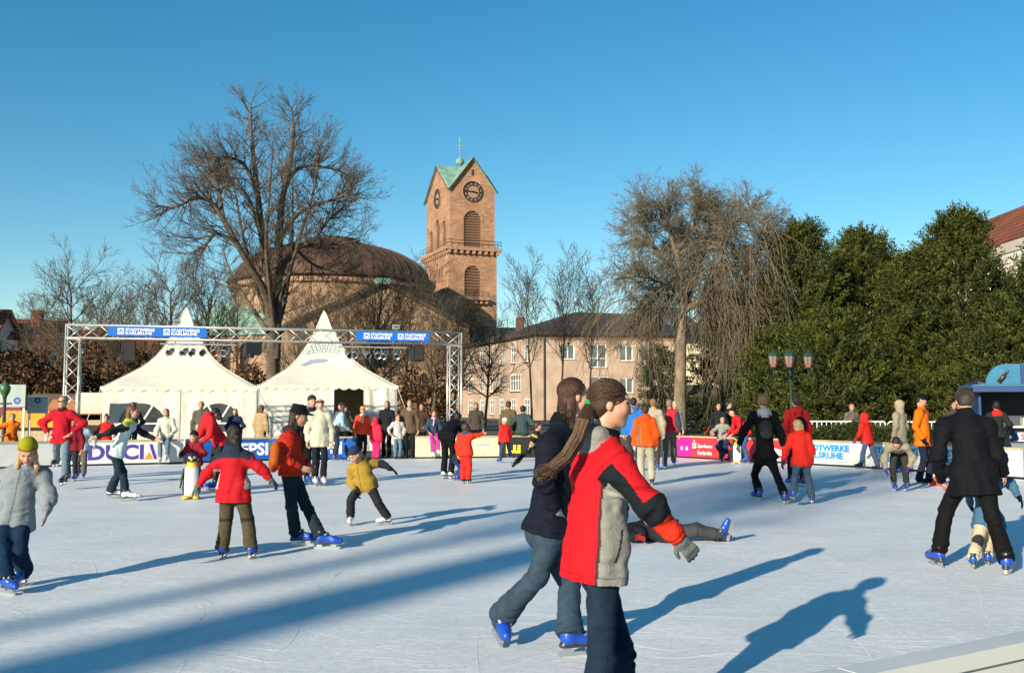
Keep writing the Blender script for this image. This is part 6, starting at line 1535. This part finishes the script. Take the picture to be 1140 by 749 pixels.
person('girl in red, grey and black jacket with a long ponytail in the foreground', (672, 832), 1.66, 70, J=dict(pelv=(662, None, 0), neck=(670, 489, 0), head=(680, 449, .02), shR=(684, 513, -.13), elR=(722, 562, -.24), wrR=(755, 598, -.22), shL=(657, 510, .15), elL=(652, 565, .2), wrL=(668, 610, .22), ftR=(655, 850), ftL=(690, 818), knR=(670, 725, -.08), knL=(692, 722, .1)),
       jac=dict(c=RED, puff=1.33, len=.075, hem=1.05, collar=(.008, .008, .01), f=front_jacket, wr=.012), hooddown=(.22, .215, .19), tro=dict(c=DJEAN, denim=1, flare=1.3, baggy=1.0), hair=((.045, .022, .011), 'pony'), glove=(.13, .14, .13), head=(24, -4), extra=pony, vox=.0065, child=False, curl=.5)
# --- girl behind her
person('girl in dark navy jacket and flared jeans skating beside the ponytail girl', (612, 727), 1.70, 72, J=dict(pelv=(606, None, 0), neck=(626, 471, 0), head=(640, 441, .02), shR=(612, 492, -.16), elR=(604, 534, -.2), wrR=(618, 566, -.12), shL=(630, 490, .16), elL=(632, 535, .2), wrL=(645, 570, .2), ftR=(558, 714, .03), toeR=(576, 716, -.1), knR=(599, 640, -.06), ftL=(634, 730), knL=(633, 648, .1)),
       jac=dict(c=NAVY, puff=1.12, len=.0, collar=BLK), tro=dict(c=JEAN, denim=1, flare=1.7, baggy=1.05), hair=((.055, .025, .012), 'long'), glove=(.25, .25, .24), vox=.0065, child=False)
# --- man in black coat with child
person('man in long black coat and black trousers bending over a child', (1082, 633), 1.80, 8, J=dict(pelv=(1081, None, 0), neck=(1075, 461, .10), head=(1074, 447, .18), shL=(1050, 473, .06), shR=(1100, 473, .06), elL=(1044, 507, .04), wrL=(1048, 536, .2), elR=(1110, 507, .02), wrR=(1117, 526, .12), ftL=(1046, 631), ftR=(1121, 640)),
       jac=dict(name='coat', c=(.0045, .005, .007), puff=1.22, len=.12, hem=1.12, collar=BLK), tro=dict(c=(.005, .0045, .0045), flare=1.2, baggy=1.12), hair=((.03, .02, .014), 'short'), head=(10, -30), toes=(-12, 30), vox=.0085)
person('child in blue jacket and beige trousers held by the man in black', (1093, 630), 1.14, 15, J=dict(pelv=(1096, None, .1), neck=(1096, 532, .2), head=(1095, 512, .25), elR=(1124, 537, .2), wrR=(1133, 551, .15), elL=(1078, 545, .3), wrL=(1080, 560, .4), ftL=(1083, 634), ftR=(1100, 629)),
       jac=dict(c=(.045, .12, .20), puff=1.25, len=.06), tro=dict(c=(.50, .42, .27), baggy=1.25, f=lambda V, C, x: C.__setitem__((np.linalg.norm(V-np.array(x['q']['knL'], f32)-np.array((0, -.05, .0), f32), axis=1) < .07), (.03, .03, .03))), hair=(LBRN, 'short'), glove=BLK, vox=.009)
# --- backpack man, children around him
person('man in black with a small black backpack and light grey hood', (859, 557), 1.76, 5, J=dict(ftL=(845, 557), ftR=(874, 561), pelv=(851, None, 0), neck=(850, 458, 0), head=(849, 446, .03), elL=(828, 479, -.05), wrL=(823, 494, .0), elR=(868, 480, .05), wrR=(872, 495, .05)), jac=dict(c=BLK, puff=1.15, len=.005), hooddown=(.33, .33, .32), tro=dict(c=(.0045, .0045, .0055), flare=1.35), hair=(LBRN, 'short'), pack=dict(c=(.02, .022, .022), c2=(.03, .03, .03), size=.85), toes=(-20, 30))
person('child in bright red jacket and jeans, arm in arm behind the backpack man', (893, 562), 1.32, 2, J=dict(ftL=(882, 565), ftR=(904, 561), neck=(890, 482, 0), head=(888, 474, .06), elL=(875, 501, .0), wrL=(871, 516, .0)), head=(-10, -25), jac=dict(c=(.66, .025, .015), puff=1.3, len=.06, sleeve=None, cuff=(.05, .03, .03)), hooddown=(.62, .02, .012), tro=dict(c=(.05, .085, .13), denim=1, flare=1.4, baggy=1.1), hair=(BLD, 'bob'), toes=(-8, 25), glove=(.05, .02, .02))
person('adult in red jacket with black backpack beyond the small red child', (888, 541), 1.76, -8, jac=dict(c=(.55, .02, .02), puff=1.2, len=.05), hooddown=(.5, .02, .02), tro=dict(c=NAVY), hair=(BRN, 'short'), pack=dict(c=BLK, size=.9), feet=((-.06, .03, 0), (.06, -.02, 0)))
person('skater in red jacket and blue jeans reaching down left of the backpack man', (831, 516), 1.62, -95, lean=38, arms=((-.02, .10, -.26), (.02, .12, -.26)), jac=dict(c=(.50, .015, .02), puff=1.15), tro=dict(c=(.03, .08, .2), denim=1), hair=(BRN, 'short'), hat=dict(t='beanie', c=NAVY))
person('small child in dark blue suit sitting before the red board', (806, 514), 1.05, 175, lean=12, pel=.45, feet=((-.14, .2, 0), (.14, .2, 0)), arms=((-.12, .08, -.2), (.12, .08, -.2)), jac=dict(c=(.02, .035, .075), puff=1.3), tro=dict(c=(.02, .03, .06), baggy=1.2), hat=dict(t='beanie', c=(.02, .05, .2)), hair=(BRN, 'short'), glove=NAVY)
# --- right-hand group
person('man in orange jacket with a dark shoulder strap and hat', (1028, 537), 1.82, 128, J=dict(ftL=(1034, 537), ftR=(1023, 537)), head=(-10, -28), arms=((-.06, .02, -.30), (.05, .05, -.29)), jac=dict(c=ORANGE, puff=1.2, len=.10, collar=ORANGE), tro=dict(c=(.012, .014, .03), baggy=1.05), shoe='boot', hat=dict(t='cap', c=BLK), hair=(DKH, 'short'), glove=BLK, bag=dict(c=(.02, .03, .02), side='L'))
person('person in beige coat with the hood up before the barriers', (1003, 528), 1.68, -40, jac=dict(name='coat', c=(.36, .29, .19), puff=1.2, len=.12, hoodup=(.36, .29, .19)), tro=dict(c=NAVY), shoe='blue')
person('dark-haired skater in beige jacket bent double with purple gloves', (1002, 546), 1.55, 205, lean=86, pel=.93, arms=((-.03, .0, -.24), (.04, .02, -.27)), head=(10, -60), feet=((-.075, .0, 0), (.065, .0, 0)), jac=dict(c=(.25, .215, .14), puff=1.15), tro=dict(c=(.035, .03, .028), baggy=1.0), hair=(DKH, 'long'), glove=(.10, .02, .25), toes=(10, -10))
person('child in red hooded jacket at the white boards', (967, 525), 1.42, -35, J=dict(ftL=(958, 526), ftR=(978, 525)), lean=10, jac=dict(c=(.64, .025, .015), puff=1.25, len=.07, hoodup=(.64, .025, .015)), tro=dict(c=(.10, .14, .22), denim=1), glove=(.12, .16, .2), shoe='dark', arms=((-.02, .12, -.26), (.04, .1, -.26)), pack=None)
person('customer in black jacket with red collar at the kiosk', pos=at(1109, 452, 24.9).to_tuple()[:2]+(0,), H=1.70, yaw=15, jac=dict(c=(.018, .02, .018), puff=1.2, collar=(.6, .02, .015)), tro=dict(c=BLK), shoe='boot', hair=(DKH, 'short'), arms=((-.02, .14, -.2), (.05, .1, -.22)), hooddown=(.6, .02, .015))
# --- left foreground girl
def green_hat(): return dict(t='beanie', c=(.26, .24, .012), tall=1.12, stripes=[(.03, .037, (.25, .04, .01)), (.045, .052, (.04, .06, .02)), (.058, .065, (.3, .06, .01))])
person('girl in grey jacket and green knitted hat at the left edge', (17, 651), 1.40, 168, J=dict(pelv=(18, None, 0), neck=(27, 518, -.08), head=(31, 503, -.14), shL=(48, 528, -.02), elL=(55, 552, -.06), wrL=(52, 568, -.14), shR=(5, 530, 0), elR=(-8, 556, .05), wrR=(-12, 575, -.06), ftR=(6, 660), ftL=(27, 650)),
       head=(-6, -28), jac=dict(c=(.19, .215, .23), puff=1.40, len=.05, wr=.014, collar=(.31, .33, .34), band=(.30, .31, .32), f=lambda V, C, x: C.__setitem__((np.abs((V-np.array(x['q']['pelv'], f32))@np.array(x['rt'], f32)-.0) < .007) & ((V-np.array(x['q']['pelv'], f32))@np.array(x['fw'], f32) > .05), (.2, .21, .22))), tro=dict(c=(.010, .026, .060), denim=1, flare=1.35, baggy=1.3), hair=((.30, .17, .07), 'plaits', (.36, .22, .10)), hat=green_hat(), glove=(.20, .20, .19), curl=.15, toes=(12, -40), vox=.0075)
person('man in dark red jacket with sunglasses, hands on hips', (67, 543), 1.75, 178, J=dict(ftL=(72, 545), ftR=(63, 538, .04)), jac=dict(c=(.38, .008, .018), puff=1.28, len=.06, collar=(.03, .012, .015), band=(.40, .012, .02)), tro=dict(c=(.12, .17, .20), denim=1, baggy=1.05), shoe='dark', hair=((.20, .15, .11), 'short'), shades=True, arms=((-.045, .05, -.21), (.045, .05, -.21)), elbow=((-1, -.3, -.2), (1, -.3, -.2)))
person('child in maroon jacket half hidden behind the red-jacketed man', (80, 535), 1.36, 175, jac=dict(c=(.20, .012, .02), puff=1.2), tro=dict(c=(.02, .02, .03)), hair=(BRN, 'short'), shoe='blue')
person('child in pale blue jacket beside the red-jacketed man', (90, 532), 1.28, 165, jac=dict(c=(.30, .42, .46), puff=1.2), tro=dict(c=(.10, .09, .085), baggy=1.2), hat=dict(t='beanie', c=(.45, .42, .34)), hair=(BLD, 'short'), arms=((-.12, .06, -.24), (.06, .02, -.3)))
person('child in red and black jacket leaning on the white board', pos=at(119, 452, 27.1).to_tuple()[:2]+(0,), H=1.36, yaw=170, jac=dict(c=(.58, .02, .02), puff=1.2, sleeve=(.05, .01, .012)), tro=dict(c=NAVY), hair=(DKH, 'short'), shoe='boot', arms=((-.1, .12, -.2), (.12, .14, -.2)))
person('child in orange jacket leaning at the left edge behind the green hat', pos=at(14, 452, 26.6).to_tuple()[:2]+(0,), H=1.42, yaw=150, lean=12, jac=dict(c=(.72, .16, .01), puff=1.2, sleeve=(.7, .13, .01)), tro=dict(c=GREY), hair=(LBRN, 'short'), shoe='boot', arms=((.2, .05, -.2), (.22, .12, -.12)))
# --- woman in vest
person('woman in pale vest with black sleeves gliding on white skates', (130, 556), 1.68, 68, J=dict(ftL=(139, 558), ftR=(123, 555, .01), pelv=(131, None, 0), neck=(144, 469, 0), head=(148, 458, .03), shR=(139, 474, -.14), shL=(149, 473, .15), wrR=(108, 486, -.42), elR=(122, 481, -.34), elL=(159, 482, .2), wrL=(172, 488, .2), knR=(132, 525, -.05), knL=(137, 525, .06)),
       head=(12, -8), jac=dict(name='vest', c=(.46, .55, .58), sleeve=(.015, .015, .018), puff=1.02, len=.0, collar=(.45, .5, .06), f=lambda V, C, x: C.__setitem__(((V-np.array(x['q']['neck'], f32))@np.array(x['up'], f32) > -.05) & ((V-np.array(x['q']['neck'], f32))@np.array(x['fw'], f32) < .03) & (C[:, 0] > .1), (.42, .46, .05))), tro=dict(c=(.016, .028, .040), denim=1, flare=1.5), shoe='white', hair=((.12, .045, .02), 'bob'), curl=.2)
BP1 = gnd(183, 516.6)
person('woman in pale jacket and light jeans sitting on the white board', pos=(BP1.x, BP1.y+.12, 0), H=1.64, yaw=172, pelz=.74, sit=True, lean=12, feet=((-.05, .20, .06), (.05, .22, .02)), arms=((-.02, .14, -.24), (.02, .14, -.24)), jac=dict(c=(.52, .48, .40), puff=1.15, len=.02), tro=dict(c=LJEAN, denim=1), shoe='white', hair=(BRN, 'bob'))
# --- penguin pusher and neighbours
def penguin(foot, rz, lab, s=1.0):
    p = gnd(*foot); b = SDF(.04); blk = (.02, .022, .028); wh = (.58, .58, .54)
    b.cap((0, 0, .18), (0, 0, .50), .17, .14, blk).cap((0, .01, .5), (0, .0, .68), .12, .085, blk).ell((0, 0, .74), (.10, .11, .105), None, blk)
    def rc(V, C):
        m = (V[:, 1] < -.045) & (V[:, 2] < .6) & (np.abs(V[:, 0]) < .125); C[m] = wh
        m = (V[:, 1] < -.02) & (V[:, 2] > .58) & (V[:, 2] < .68); C[m] = (.72, .45, .03)
        m = (V[:, 1] < -.07) & (V[:, 2] >= .70) & (np.abs(np.abs(V[:, 0])-.045) < .018) & (np.abs(V[:, 2]-.77) < .02); C[m] = wh
    root = empty('penguin_skating_aid', p, rz, lab, 'skating aid', 'penguin skating aids'); root.scale = (s, s, s)
    o = link('body', sdf_mesh('body', b, .014, M_SHELL, blk, rc), root)
    b = SDF(.02); b.cap((0, -.09, .74), (0, -.17, .715), .03, .012); link('beak', sdf_mesh('beak', b, .008, M_SHELL, (.75, .42, .02)), root)
    for sx in (-1, 1):
        b = SDF(.02); b.cap((sx*.15, 0, .52), (sx*.20, -.02, .22), .045, .03, None, (1, 0, 0), 1.8); link('flipper', sdf_mesh('flipper', b, .012, M_SHELL, blk), root)
        b = SDF(.02); b.ell((sx*.09, -.09, .035), (.075, .13, .035)); b.cut((0, 0, .005), (0, 0, -1)); link('foot', sdf_mesh('foot', b, .012, M_SHELL, (.74, .48, .03)), root)
        MB().tube([(sx*.1, .05, .66), (sx*.16, .1, .74), (sx*.17, .16, .76)], .016, 8).build('handle', M_BLACK, root, smooth=True)
        MB().box((sx*.12, 0, .012), (.012, .4, .02)).build('runner', M_STEEL, root)
penguin((213, 555), .25, 'penguin skating aid with white belly pushed by the child in maroon', .9); penguin((821, 516), -.3, 'penguin skating aid in front of the red board', .85)
person('child in maroon jacket and black hat pushing the penguin', (216, 550), 1.10, 186, lean=8, jac=dict(c=(.22, .012, .02), puff=1.3), tro=dict(c=(.02, .02, .03), baggy=1.2), hat=dict(t='beanie', c=(.015, .015, .02)), hair=(BRN, 'short'), arms=((-.06, .16, -.16), (.06, .16, -.16)), glove=BLK)
person('woman in red jacket bending towards the penguin child', (243, 545), 1.70, 232, lean=30, J=dict(head=(239, 461, -.05)), head=(10, -25), jac=dict(c=(.50, .015, .02), puff=1.15, len=.05), tro=dict(c=(.02, .02, .028)), hair=(DKH, 'bob'), arms=((.0, .12, -.27), (.0, .14, -.26)), hooddown=(.45, .012, .02))
def boyjac(V, C, x):
    n = np.array(x['q']['neck'], f32); up = np.array(x['up'], f32); L = (V-n)@up; lr = (V-n)@np.array(x['rt'], f32); C[(L > -.085-.35*np.clip(np.abs(lr)-.1, 0, .2)) & (np.abs(lr) < .19)] = (.02, .025, .04)
    C[(L < -.2) & (np.abs(lr) > .135) & (np.abs(lr) < .19) & (L > -.40)] = (.32, .32, .30)
def boytro(V, C, x):
    for s in 'LR':
        k = np.array(x['q']['kn'+s], f32); m = (np.abs(V[:, 2]-k[2]-.0) < .02) & (np.linalg.norm((V-k)[:, :2], axis=1) < .14); C[m] = (.025, .022, .015)
person('boy in red jacket with black yoke and olive trousers seen from behind', (263, 621), 1.38, 2, J=dict(ftL=(247, 622), ftR=(279, 622), pelv=(262, None, 0), neck=(261, 500, .0), head=(262, 484, .03), shL=(248, 509, 0), shR=(275, 509, 0), elL=(233, 525, -.03), wrL=(221, 540, -.02), elR=(289, 520, -.03), wrR=(300, 532, -.02)), jac=dict(c=(.40, .010, .016), puff=1.3, len=.095, hem=1.0, f=boyjac, collar=(.02, .025, .04)), hooddown=(.02, .025, .04), tro=dict(c=(.065, .052, .027), baggy=1.32, flare=1.2, f=boytro), hair=((.02, .014, .011), 'bob'), hat=None, glove=(.10, .10, .09), curl=.25, vox=.0085)
person('adult in olive jacket standing behind the board left of the red woman', pos=at(224, 452, 29.2).to_tuple()[:2]+(0,), H=1.72, yaw=175, jac=dict(c=(.09, .085, .06), puff=1.15), tro=dict(c=BLK), hair=(LBRN, 'short'), shoe='boot')
person('small child in grey behind the board beside the olive jacket', pos=at(221, 452, 28.2).to_tuple()[:2]+(0,), H=1.05, yaw=180, jac=dict(c=(.2, .16, .14), puff=1.2), tro=dict(c=BLK), hair=(BLD, 'short'), shoe='boot')
# --- woman with black hat
person('woman in black brimmed hat and red jacket with orange backpack', (340, 609), 1.70, 88, J=dict(ftR=(329, 607), ftL=(357, 611), pelv=(326, None, 0), neck=(325, 479, 0), head=(333, 463, .02), shR=(320, 488, -.15), shL=(330, 488, .15), elR=(318, 514, -.2), wrR=(335, 520, -.16), elL=(334, 514, .2), wrL=(343, 518, .14), knR=(324, 563, -.07), knL=(341, 563, .08)), head=(0, -12), jac=dict(c=(.46, .025, .010), puff=1.32, len=.005, band=(.45, .03, .012)), tro=dict(c=(.014, .026, .034), denim=1, flare=1.35, baggy=1.02), hat=dict(t='brim', c=(.013, .013, .015)), hair=((.05, .022, .012), 'long'), scarf=(.03, .025, .03), pack=dict(c=(.36, .085, .012), c2=(.30, .06, .01), size=1.0, strap=(.1, .03, .01)), vox=.0085)
person('woman in beige coat behind the PEPSI board', pos=at(291, 452, 30.0).to_tuple()[:2]+(0,), H=1.62, yaw=25, jac=dict(name='coat', c=(.36, .25, .13), puff=1.2, len=.15), tro=dict(c=BLK), hair=((.14, .055, .02), 'bob'), shoe='boot')
person('man in cream jacket and black trousers between hat woman and tent door', (355, 540), 1.70, 162, jac=dict(c=(.50, .46, .34), puff=1.2, len=.10, hem=1.05), tro=dict(c=(.012, .012, .014), flare=1.3), shoe='white', hair=((.25, .2, .15), 'short'), hat=dict(t='headband', c=(.1, .03, .03)), glove=None)
person('person in black with black hat just behind the cream jacket', (346, 538.5), 1.76, 150, jac=dict(c=(.02, .02, .024), puff=1.1), tro=dict(c=BLK), shoe='blue', hat=dict(t='beanie', c=(.02, .025, .03)), hair=(DKH, 'short'))
person('woman in pale blue and dark jacket bending by the tent door', (372, 513), 1.66, 70, lean=25, jac=dict(c=(.30, .42, .50), puff=1.15, sleeve=(.25, .36, .44)), tro=dict(c=(.02, .025, .04)), hair=(BRN, 'bob'), bag=dict(c=(.04, .035, .035)), arms=((.0, .12, -.24), (.0, .12, -.25)))
person('person in dark jacket leaning towards the tent door', (388, 511), 1.72, -70, lean=24, jac=dict(c=(.04, .045, .04), puff=1.2), tro=dict(c=BLK), shoe='dark', hair=(DKH, 'short'), arms=((.0, .16, -.2), (.0, .14, -.22)), hat=dict(t='beanie', c=(.02, .02, .02)))
person('child in red jacket and yellow hat at the tent door', (403, 511), 1.52, 160, jac=dict(c=(.60, .06, .02), puff=1.2, collar=(.6, .5, .4)), tro=dict(c=NAVY), hat=dict(t='beanie', c=(.62, .36, .04), tall=1.2, band=(.55, .06, .02)), hair=(BLD, 'short'), scarf=(.6, .5, .4), shoe='dark')
person('small child in pink and red snowsuit beside the tent curtain', (418, 511), 1.26, 25, jac=dict(c=(.62, .02, .05), puff=1.3, hoodup=(.55, .02, .04)), tro=dict(c=(.62, .02, .12), baggy=1.3), shoe='boot', glove=(.5, .02, .1))
# --- boy in mustard jacket
person('small boy in mustard jacket and navy hat leaning on white skates', (411, 584), 1.18, 205, J=dict(ftR=(390, 584), ftL=(432, 584), pelv=(408, None, 0), neck=(401, 515, -.10), head=(395, 506, -.2), shR=(391, 521, -.04), shL=(414, 515, .0), elL=(425, 516, .02), wrL=(434, 521, .0), elR=(390, 535, .0), wrR=(395, 547, -.08)), head=(18, -35), jac=dict(c=MUST, puff=1.38, len=.08, sleeve=None, cuff=(.03, .03, .03), f=lambda V, C, x: C.__setitem__(segd(V, x['q']['elL'], x['q']['wrL'])[0] < .075, (.02, .02, .025))), hooddown=(.24, .15, .025), tro=dict(c=(.015, .016, .02), baggy=1.3), hat=dict(t='beanie', c=(.018, .03, .07)), hair=(BLD, 'short'), shoe='white', glove=BLK, toes=(40, -30), vox=.010)
# --- middle background
person('man in brown coat with hands in pockets left of the girl in pink', pos=at(456, 452, 29.6).to_tuple()[:2]+(0,), H=1.78, yaw=175, jac=dict(name='coat', c=(.10, .068, .04), puff=1.15, len=.09, collar=(.3, .28, .24)), tro=dict(c=(.012, .011, .011)), hair=((.10, .06, .03), 'short'), shoe='boot')
person('woman in pale jacket beside the man in brown', pos=at(443, 452, 29.4).to_tuple()[:2]+(0,), H=1.36, yaw=160, jac=dict(c=(.45, .42, .40), puff=1.15), tro=dict(c=LJEAN, denim=1), hair=((.09, .03, .015), 'bob'), shoe='boot', arms=((-.02, .12, -.22), (.1, .08, -.2)))
BP2 = gnd(482, 510.2)
person('girl in pink trousers sitting on the cream board', pos=(BP2.x, BP2.y+.12, 0), H=1.50, yaw=165, pelz=.73, sit=True, lean=6, feet=((-.05, .24, .08), (.05, .20, .03)), arms=((-.02, .12, -.24), (.02, .12, -.24)), jac=dict(c=(.03, .05, .075), puff=1.15, len=.02), tro=dict(c=PINK), shoe='white', hair=(BRN, 'bob'), scarf=(.5, .3, .4))
person('adult in black bending forward beside the child in the red suit', (498, 533), 1.74, 20, lean=62, arms=((.0, .08, -.28), (.0, .08, -.28)), jac=dict(c=(.005, .006, .009), puff=1.2), tro=dict(c=(.0045, .005, .007), baggy=1.08), shoe='white', hair=(DKH, 'short'))
person('small child in dark suit and blue skates between the bending adult and red child', (508, 535), .98, 60, lean=30, pel=.8, jac=dict(c=(.02, .02, .03), puff=1.3), tro=dict(c=(.02, .05, .16), baggy=1.2), hair=(BRN, 'short'), glove=BLK)
person('child in full red snowsuit stretching an arm to the right', (518, 538), 1.22, 20, J=dict(wrR=(537, 483, .05), elR=(529, 485, .0)), jac=dict(c=(.62, .03, .012), puff=1.35, len=.06), tro=dict(c=(.58, .02, .015), baggy=1.3), hair=((.05, .03, .015), 'short'), hat=None, shoe='dark', scarf=(.03, .06, .12))
person('child in red jacket and pale blue hat skating right of the cream board', (563, 515), 1.24, -35, J=dict(ftL=(557, 515), ftR=(569, 514)), lean=6, jac=dict(c=(.62, .02, .02), puff=1.3, len=.07), tro=dict(c=(.03, .05, .11), denim=1, baggy=1.15), hat=dict(t='beanie', c=(.48, .58, .60)), hair=(BLD, 'short'), glove=(.05, .02, .02))
person('boy in black and yellow suit lunging to the right', (590, 524), 1.40, 78, J=dict(ftR=(574, 524, .06), ftL=(598, 524), pelv=(594, None, 0), neck=(598, 482, 0), head=(599, 474, .02), toeR=(570, 524, 0)), jac=dict(c=(.018, .018, .02), puff=1.2, len=.02, f=lambda V, C, x: C.__setitem__(np.abs((V-np.array(x['q']['pelv'], f32))@np.array(x['up'], f32)-.12) < .025, (.5, .36, .03))), tro=dict(c=(.015, .015, .017), f=lambda V, C, x: C.__setitem__((V@np.array(x['rt'], f32) > .085), (.34, .28, .12))), hair=((.06, .03, .02), 'short'), shoe='dark', arms=((-.05, .1, -.26), (.05, -.14, -.24)), glove=BLK)
BP3 = gnd(566, 509.4); BP4 = gnd(581, 509.2)
person('person in olive jacket standing behind the black board', pos=(BP3.x, BP3.y+.55, 0), H=1.74, yaw=10, jac=dict(c=(.10, .075, .035), puff=1.15), tro=dict(c=GRN), hair=(BRN, 'short'), shoe='boot')
person('person in dark green jacket sitting on the black board, back turned', pos=(BP4.x, BP4.y+.02, 0), H=1.76, yaw=12, pelz=.76, sit=True, lean=16, feet=((-.06, .2, .04), (.06, .2, .04)), jac=dict(c=(.035, .055, .055), puff=1.25, len=.03), tro=dict(c=GRN), hair=(DKH, 'short'), shoe='boot', arms=((-.1, .04, -.22), (.1, .04, -.22)))
# --- group behind the front girls
person('adult in bright blue jacket left of the orange-jacketed boy', (706, 524), 1.76, 15, jac=dict(c=(.02, .13, .42), puff=1.25, len=.06), hooddown=(.02, .10, .36), tro=dict(c=(.03, .03, .03)), hair=(DKH, 'short'), shoe='blue')
person('boy in bright orange jacket and beige trousers seen from behind', (719, 540), 1.58, 4, J=dict(ftL=(714, 540), ftR=(726, 540)), jac=dict(c=(.78, .085, .008), puff=1.22, len=.06, f=lambda V, C, x: C.__setitem__((((V-np.array(x['q']['pelv'], f32))@np.array(x['rt'], f32)) < -.10) & (((V-np.array(x['q']['neck'], f32))@np.array(x['up'], f32)) < -.2) & (((V-np.array(x['q']['pelv'], f32))@np.array(x['rt'], f32)) > -.16), (.2, .12, .08))), hooddown=(.72, .07, .008), tro=dict(c=(.36, .32, .23), baggy=1.28), hair=(BRN, 'short'), glove=WHT, shoe='dark')
person('adult in beige jacket right behind the orange jacket', (728, 523), 1.74, 10, jac=dict(c=(.34, .29, .20), puff=1.15, len=.06), tro=dict(c=(.04, .035, .03)), hair=(LBRN, 'short'), shoe='blue')
person('adult in red jacket with pale stripes and grey trousers at the red board', (746, 521.5), 1.72, 20, J=dict(ftL=(740, 521.5), ftR=(750, 520.5)), jac=dict(c=(.50, .02, .03), puff=1.2, len=.01, sleeve=(.04, .045, .06), f=lambda V, C, x: C.__setitem__((np.abs((V-np.array(x['q']['pelv'], f32))@np.array(x['rt'], f32)+.11) < .015) & (C[:, 0] > .3), (.5, .45, .4))), tro=dict(c=(.075, .078, .075), baggy=1.1), hair=((.2, .13, .08), 'short'))
person('person in grey jacket with light hair behind the red jacket', pos=at(751, 452, 30.6).to_tuple()[:2]+(0,), H=1.74, yaw=165, jac=dict(c=(.16, .17, .17), puff=1.15), tro=dict(c=BLK), hair=((.35, .28, .2), 'short'), shoe='boot')
person('spectator in dark jacket behind the red board, face to the ice', pos=at(800, 452, 30.2).to_tuple()[:2]+(0,), H=1.68, yaw=185, jac=dict(c=(.015, .015, .018), puff=1.15), tro=dict(c=BLK), hair=((.03, .015, .01), 'short'), shoe='boot')
person('spectator in dark coat behind the red board, turned to the right', pos=at(811, 452, 30.6).to_tuple()[:2]+(0,), H=1.74, yaw=110, jac=dict(c=(.02, .02, .022), puff=1.2), tro=dict(c=BLK), hair=(DKH, 'short'), shoe='boot')
person('child in grey jacket leaning over the red board', pos=at(804, 452, 28.7).to_tuple()[:2]+(0,), H=1.30, yaw=190, lean=14, jac=dict(c=(.25, .23, .19), puff=1.2), tro=dict(c=BLK), hair=((.28, .2, .13), 'short'), shoe='boot', arms=((-.14, .12, -.14), (.12, .14, -.16)))
# --- child fallen on the ice, lying behind the front girl
person('child in grey trousers and blue skates lying on the ice', (757, 603), 1.50, 0, vox=.009, J=dict(pelv=(746, 593, .05), neck=(703, 588, .12), head=(690, 591, .1), shL=(710, 592, .25), shR=(710, 593, -.05), elL=(700, 596, .3), wrL=(700, 598, .2), elR=(703, 597, -.12), wrR=(709, 598, -.16), knL=(776, 588, .2), knR=(774, 590, -.05), anL=(806, 597, .15), anR=(802, 595, -.02), toeL=(812, 594, .45), toeR=(806, 579, -.06)), jac=dict(c=(.02, .02, .024), puff=1.25, cuff=(.4, .02, .02)), tro=dict(c=(.045, .047, .05), baggy=1.25), hair=(BRN, 'short'), glove=(.25, .02, .02))
# --- further spectators round the tents
for k, (px, Y, H, yw, jc, lab, hr_, ht_) in enumerate(((431, 30.6, 1.74, 190, (.012, .014, .02), 'person in navy standing in the rink entrance by the tent curtain', BRN, None), (470, 30.9, 1.66, 200, (.05, .03, .02), 'person in dark brown behind the girl in pink trousers', DKH, None),
      (382, 31.2, 1.70, 170, (.10, .10, .09), 'person in grey in front of the dark tent doorway', LBRN, None), (336, 31.2, 1.62, 185, (.06, .02, .03), 'person in dark plum behind the PEPSI board by the tent', BRN, (.3, .3, .3)), (262, 30.2, 1.50, 175, (.02, .03, .06), 'youth in navy behind the board right of the red woman', BRN, None),
      (148, 29.4, 1.70, 180, (.03, .03, .03), 'person in black behind the white board near the vest woman', DKH, None), (530, 33.0, 1.70, 180, (.06, .05, .04), 'passer-by in brown behind the arm of the red snowsuit', BRN, None), (668, 31.8, 1.70, 175, (.02, .025, .04), 'passer-by in dark blue behind the front girls', DKH, None), (1062, 30.0, 1.72, 190, (.05, .04, .03), 'passer-by in brown behind the black coat', BRN, None), (948, 30.8, 1.66, 170, (.12, .10, .08), 'passer-by in taupe behind the white barrier', LBRN, None))):
    person(lab, pos=at(px, 452, Y).to_tuple()[:2]+(0,), H=H, yaw=yw, jac=dict(c=jc, puff=1.15, len=.06), tro=dict(c=BLK), hair=(hr_, 'short' if k % 2 else 'bob'), hat=dict(t='beanie', c=ht_) if ht_ else None, shoe='boot', arms=((-.04, .1, -.22), (.05, .06, -.26)) if k % 3 else None)
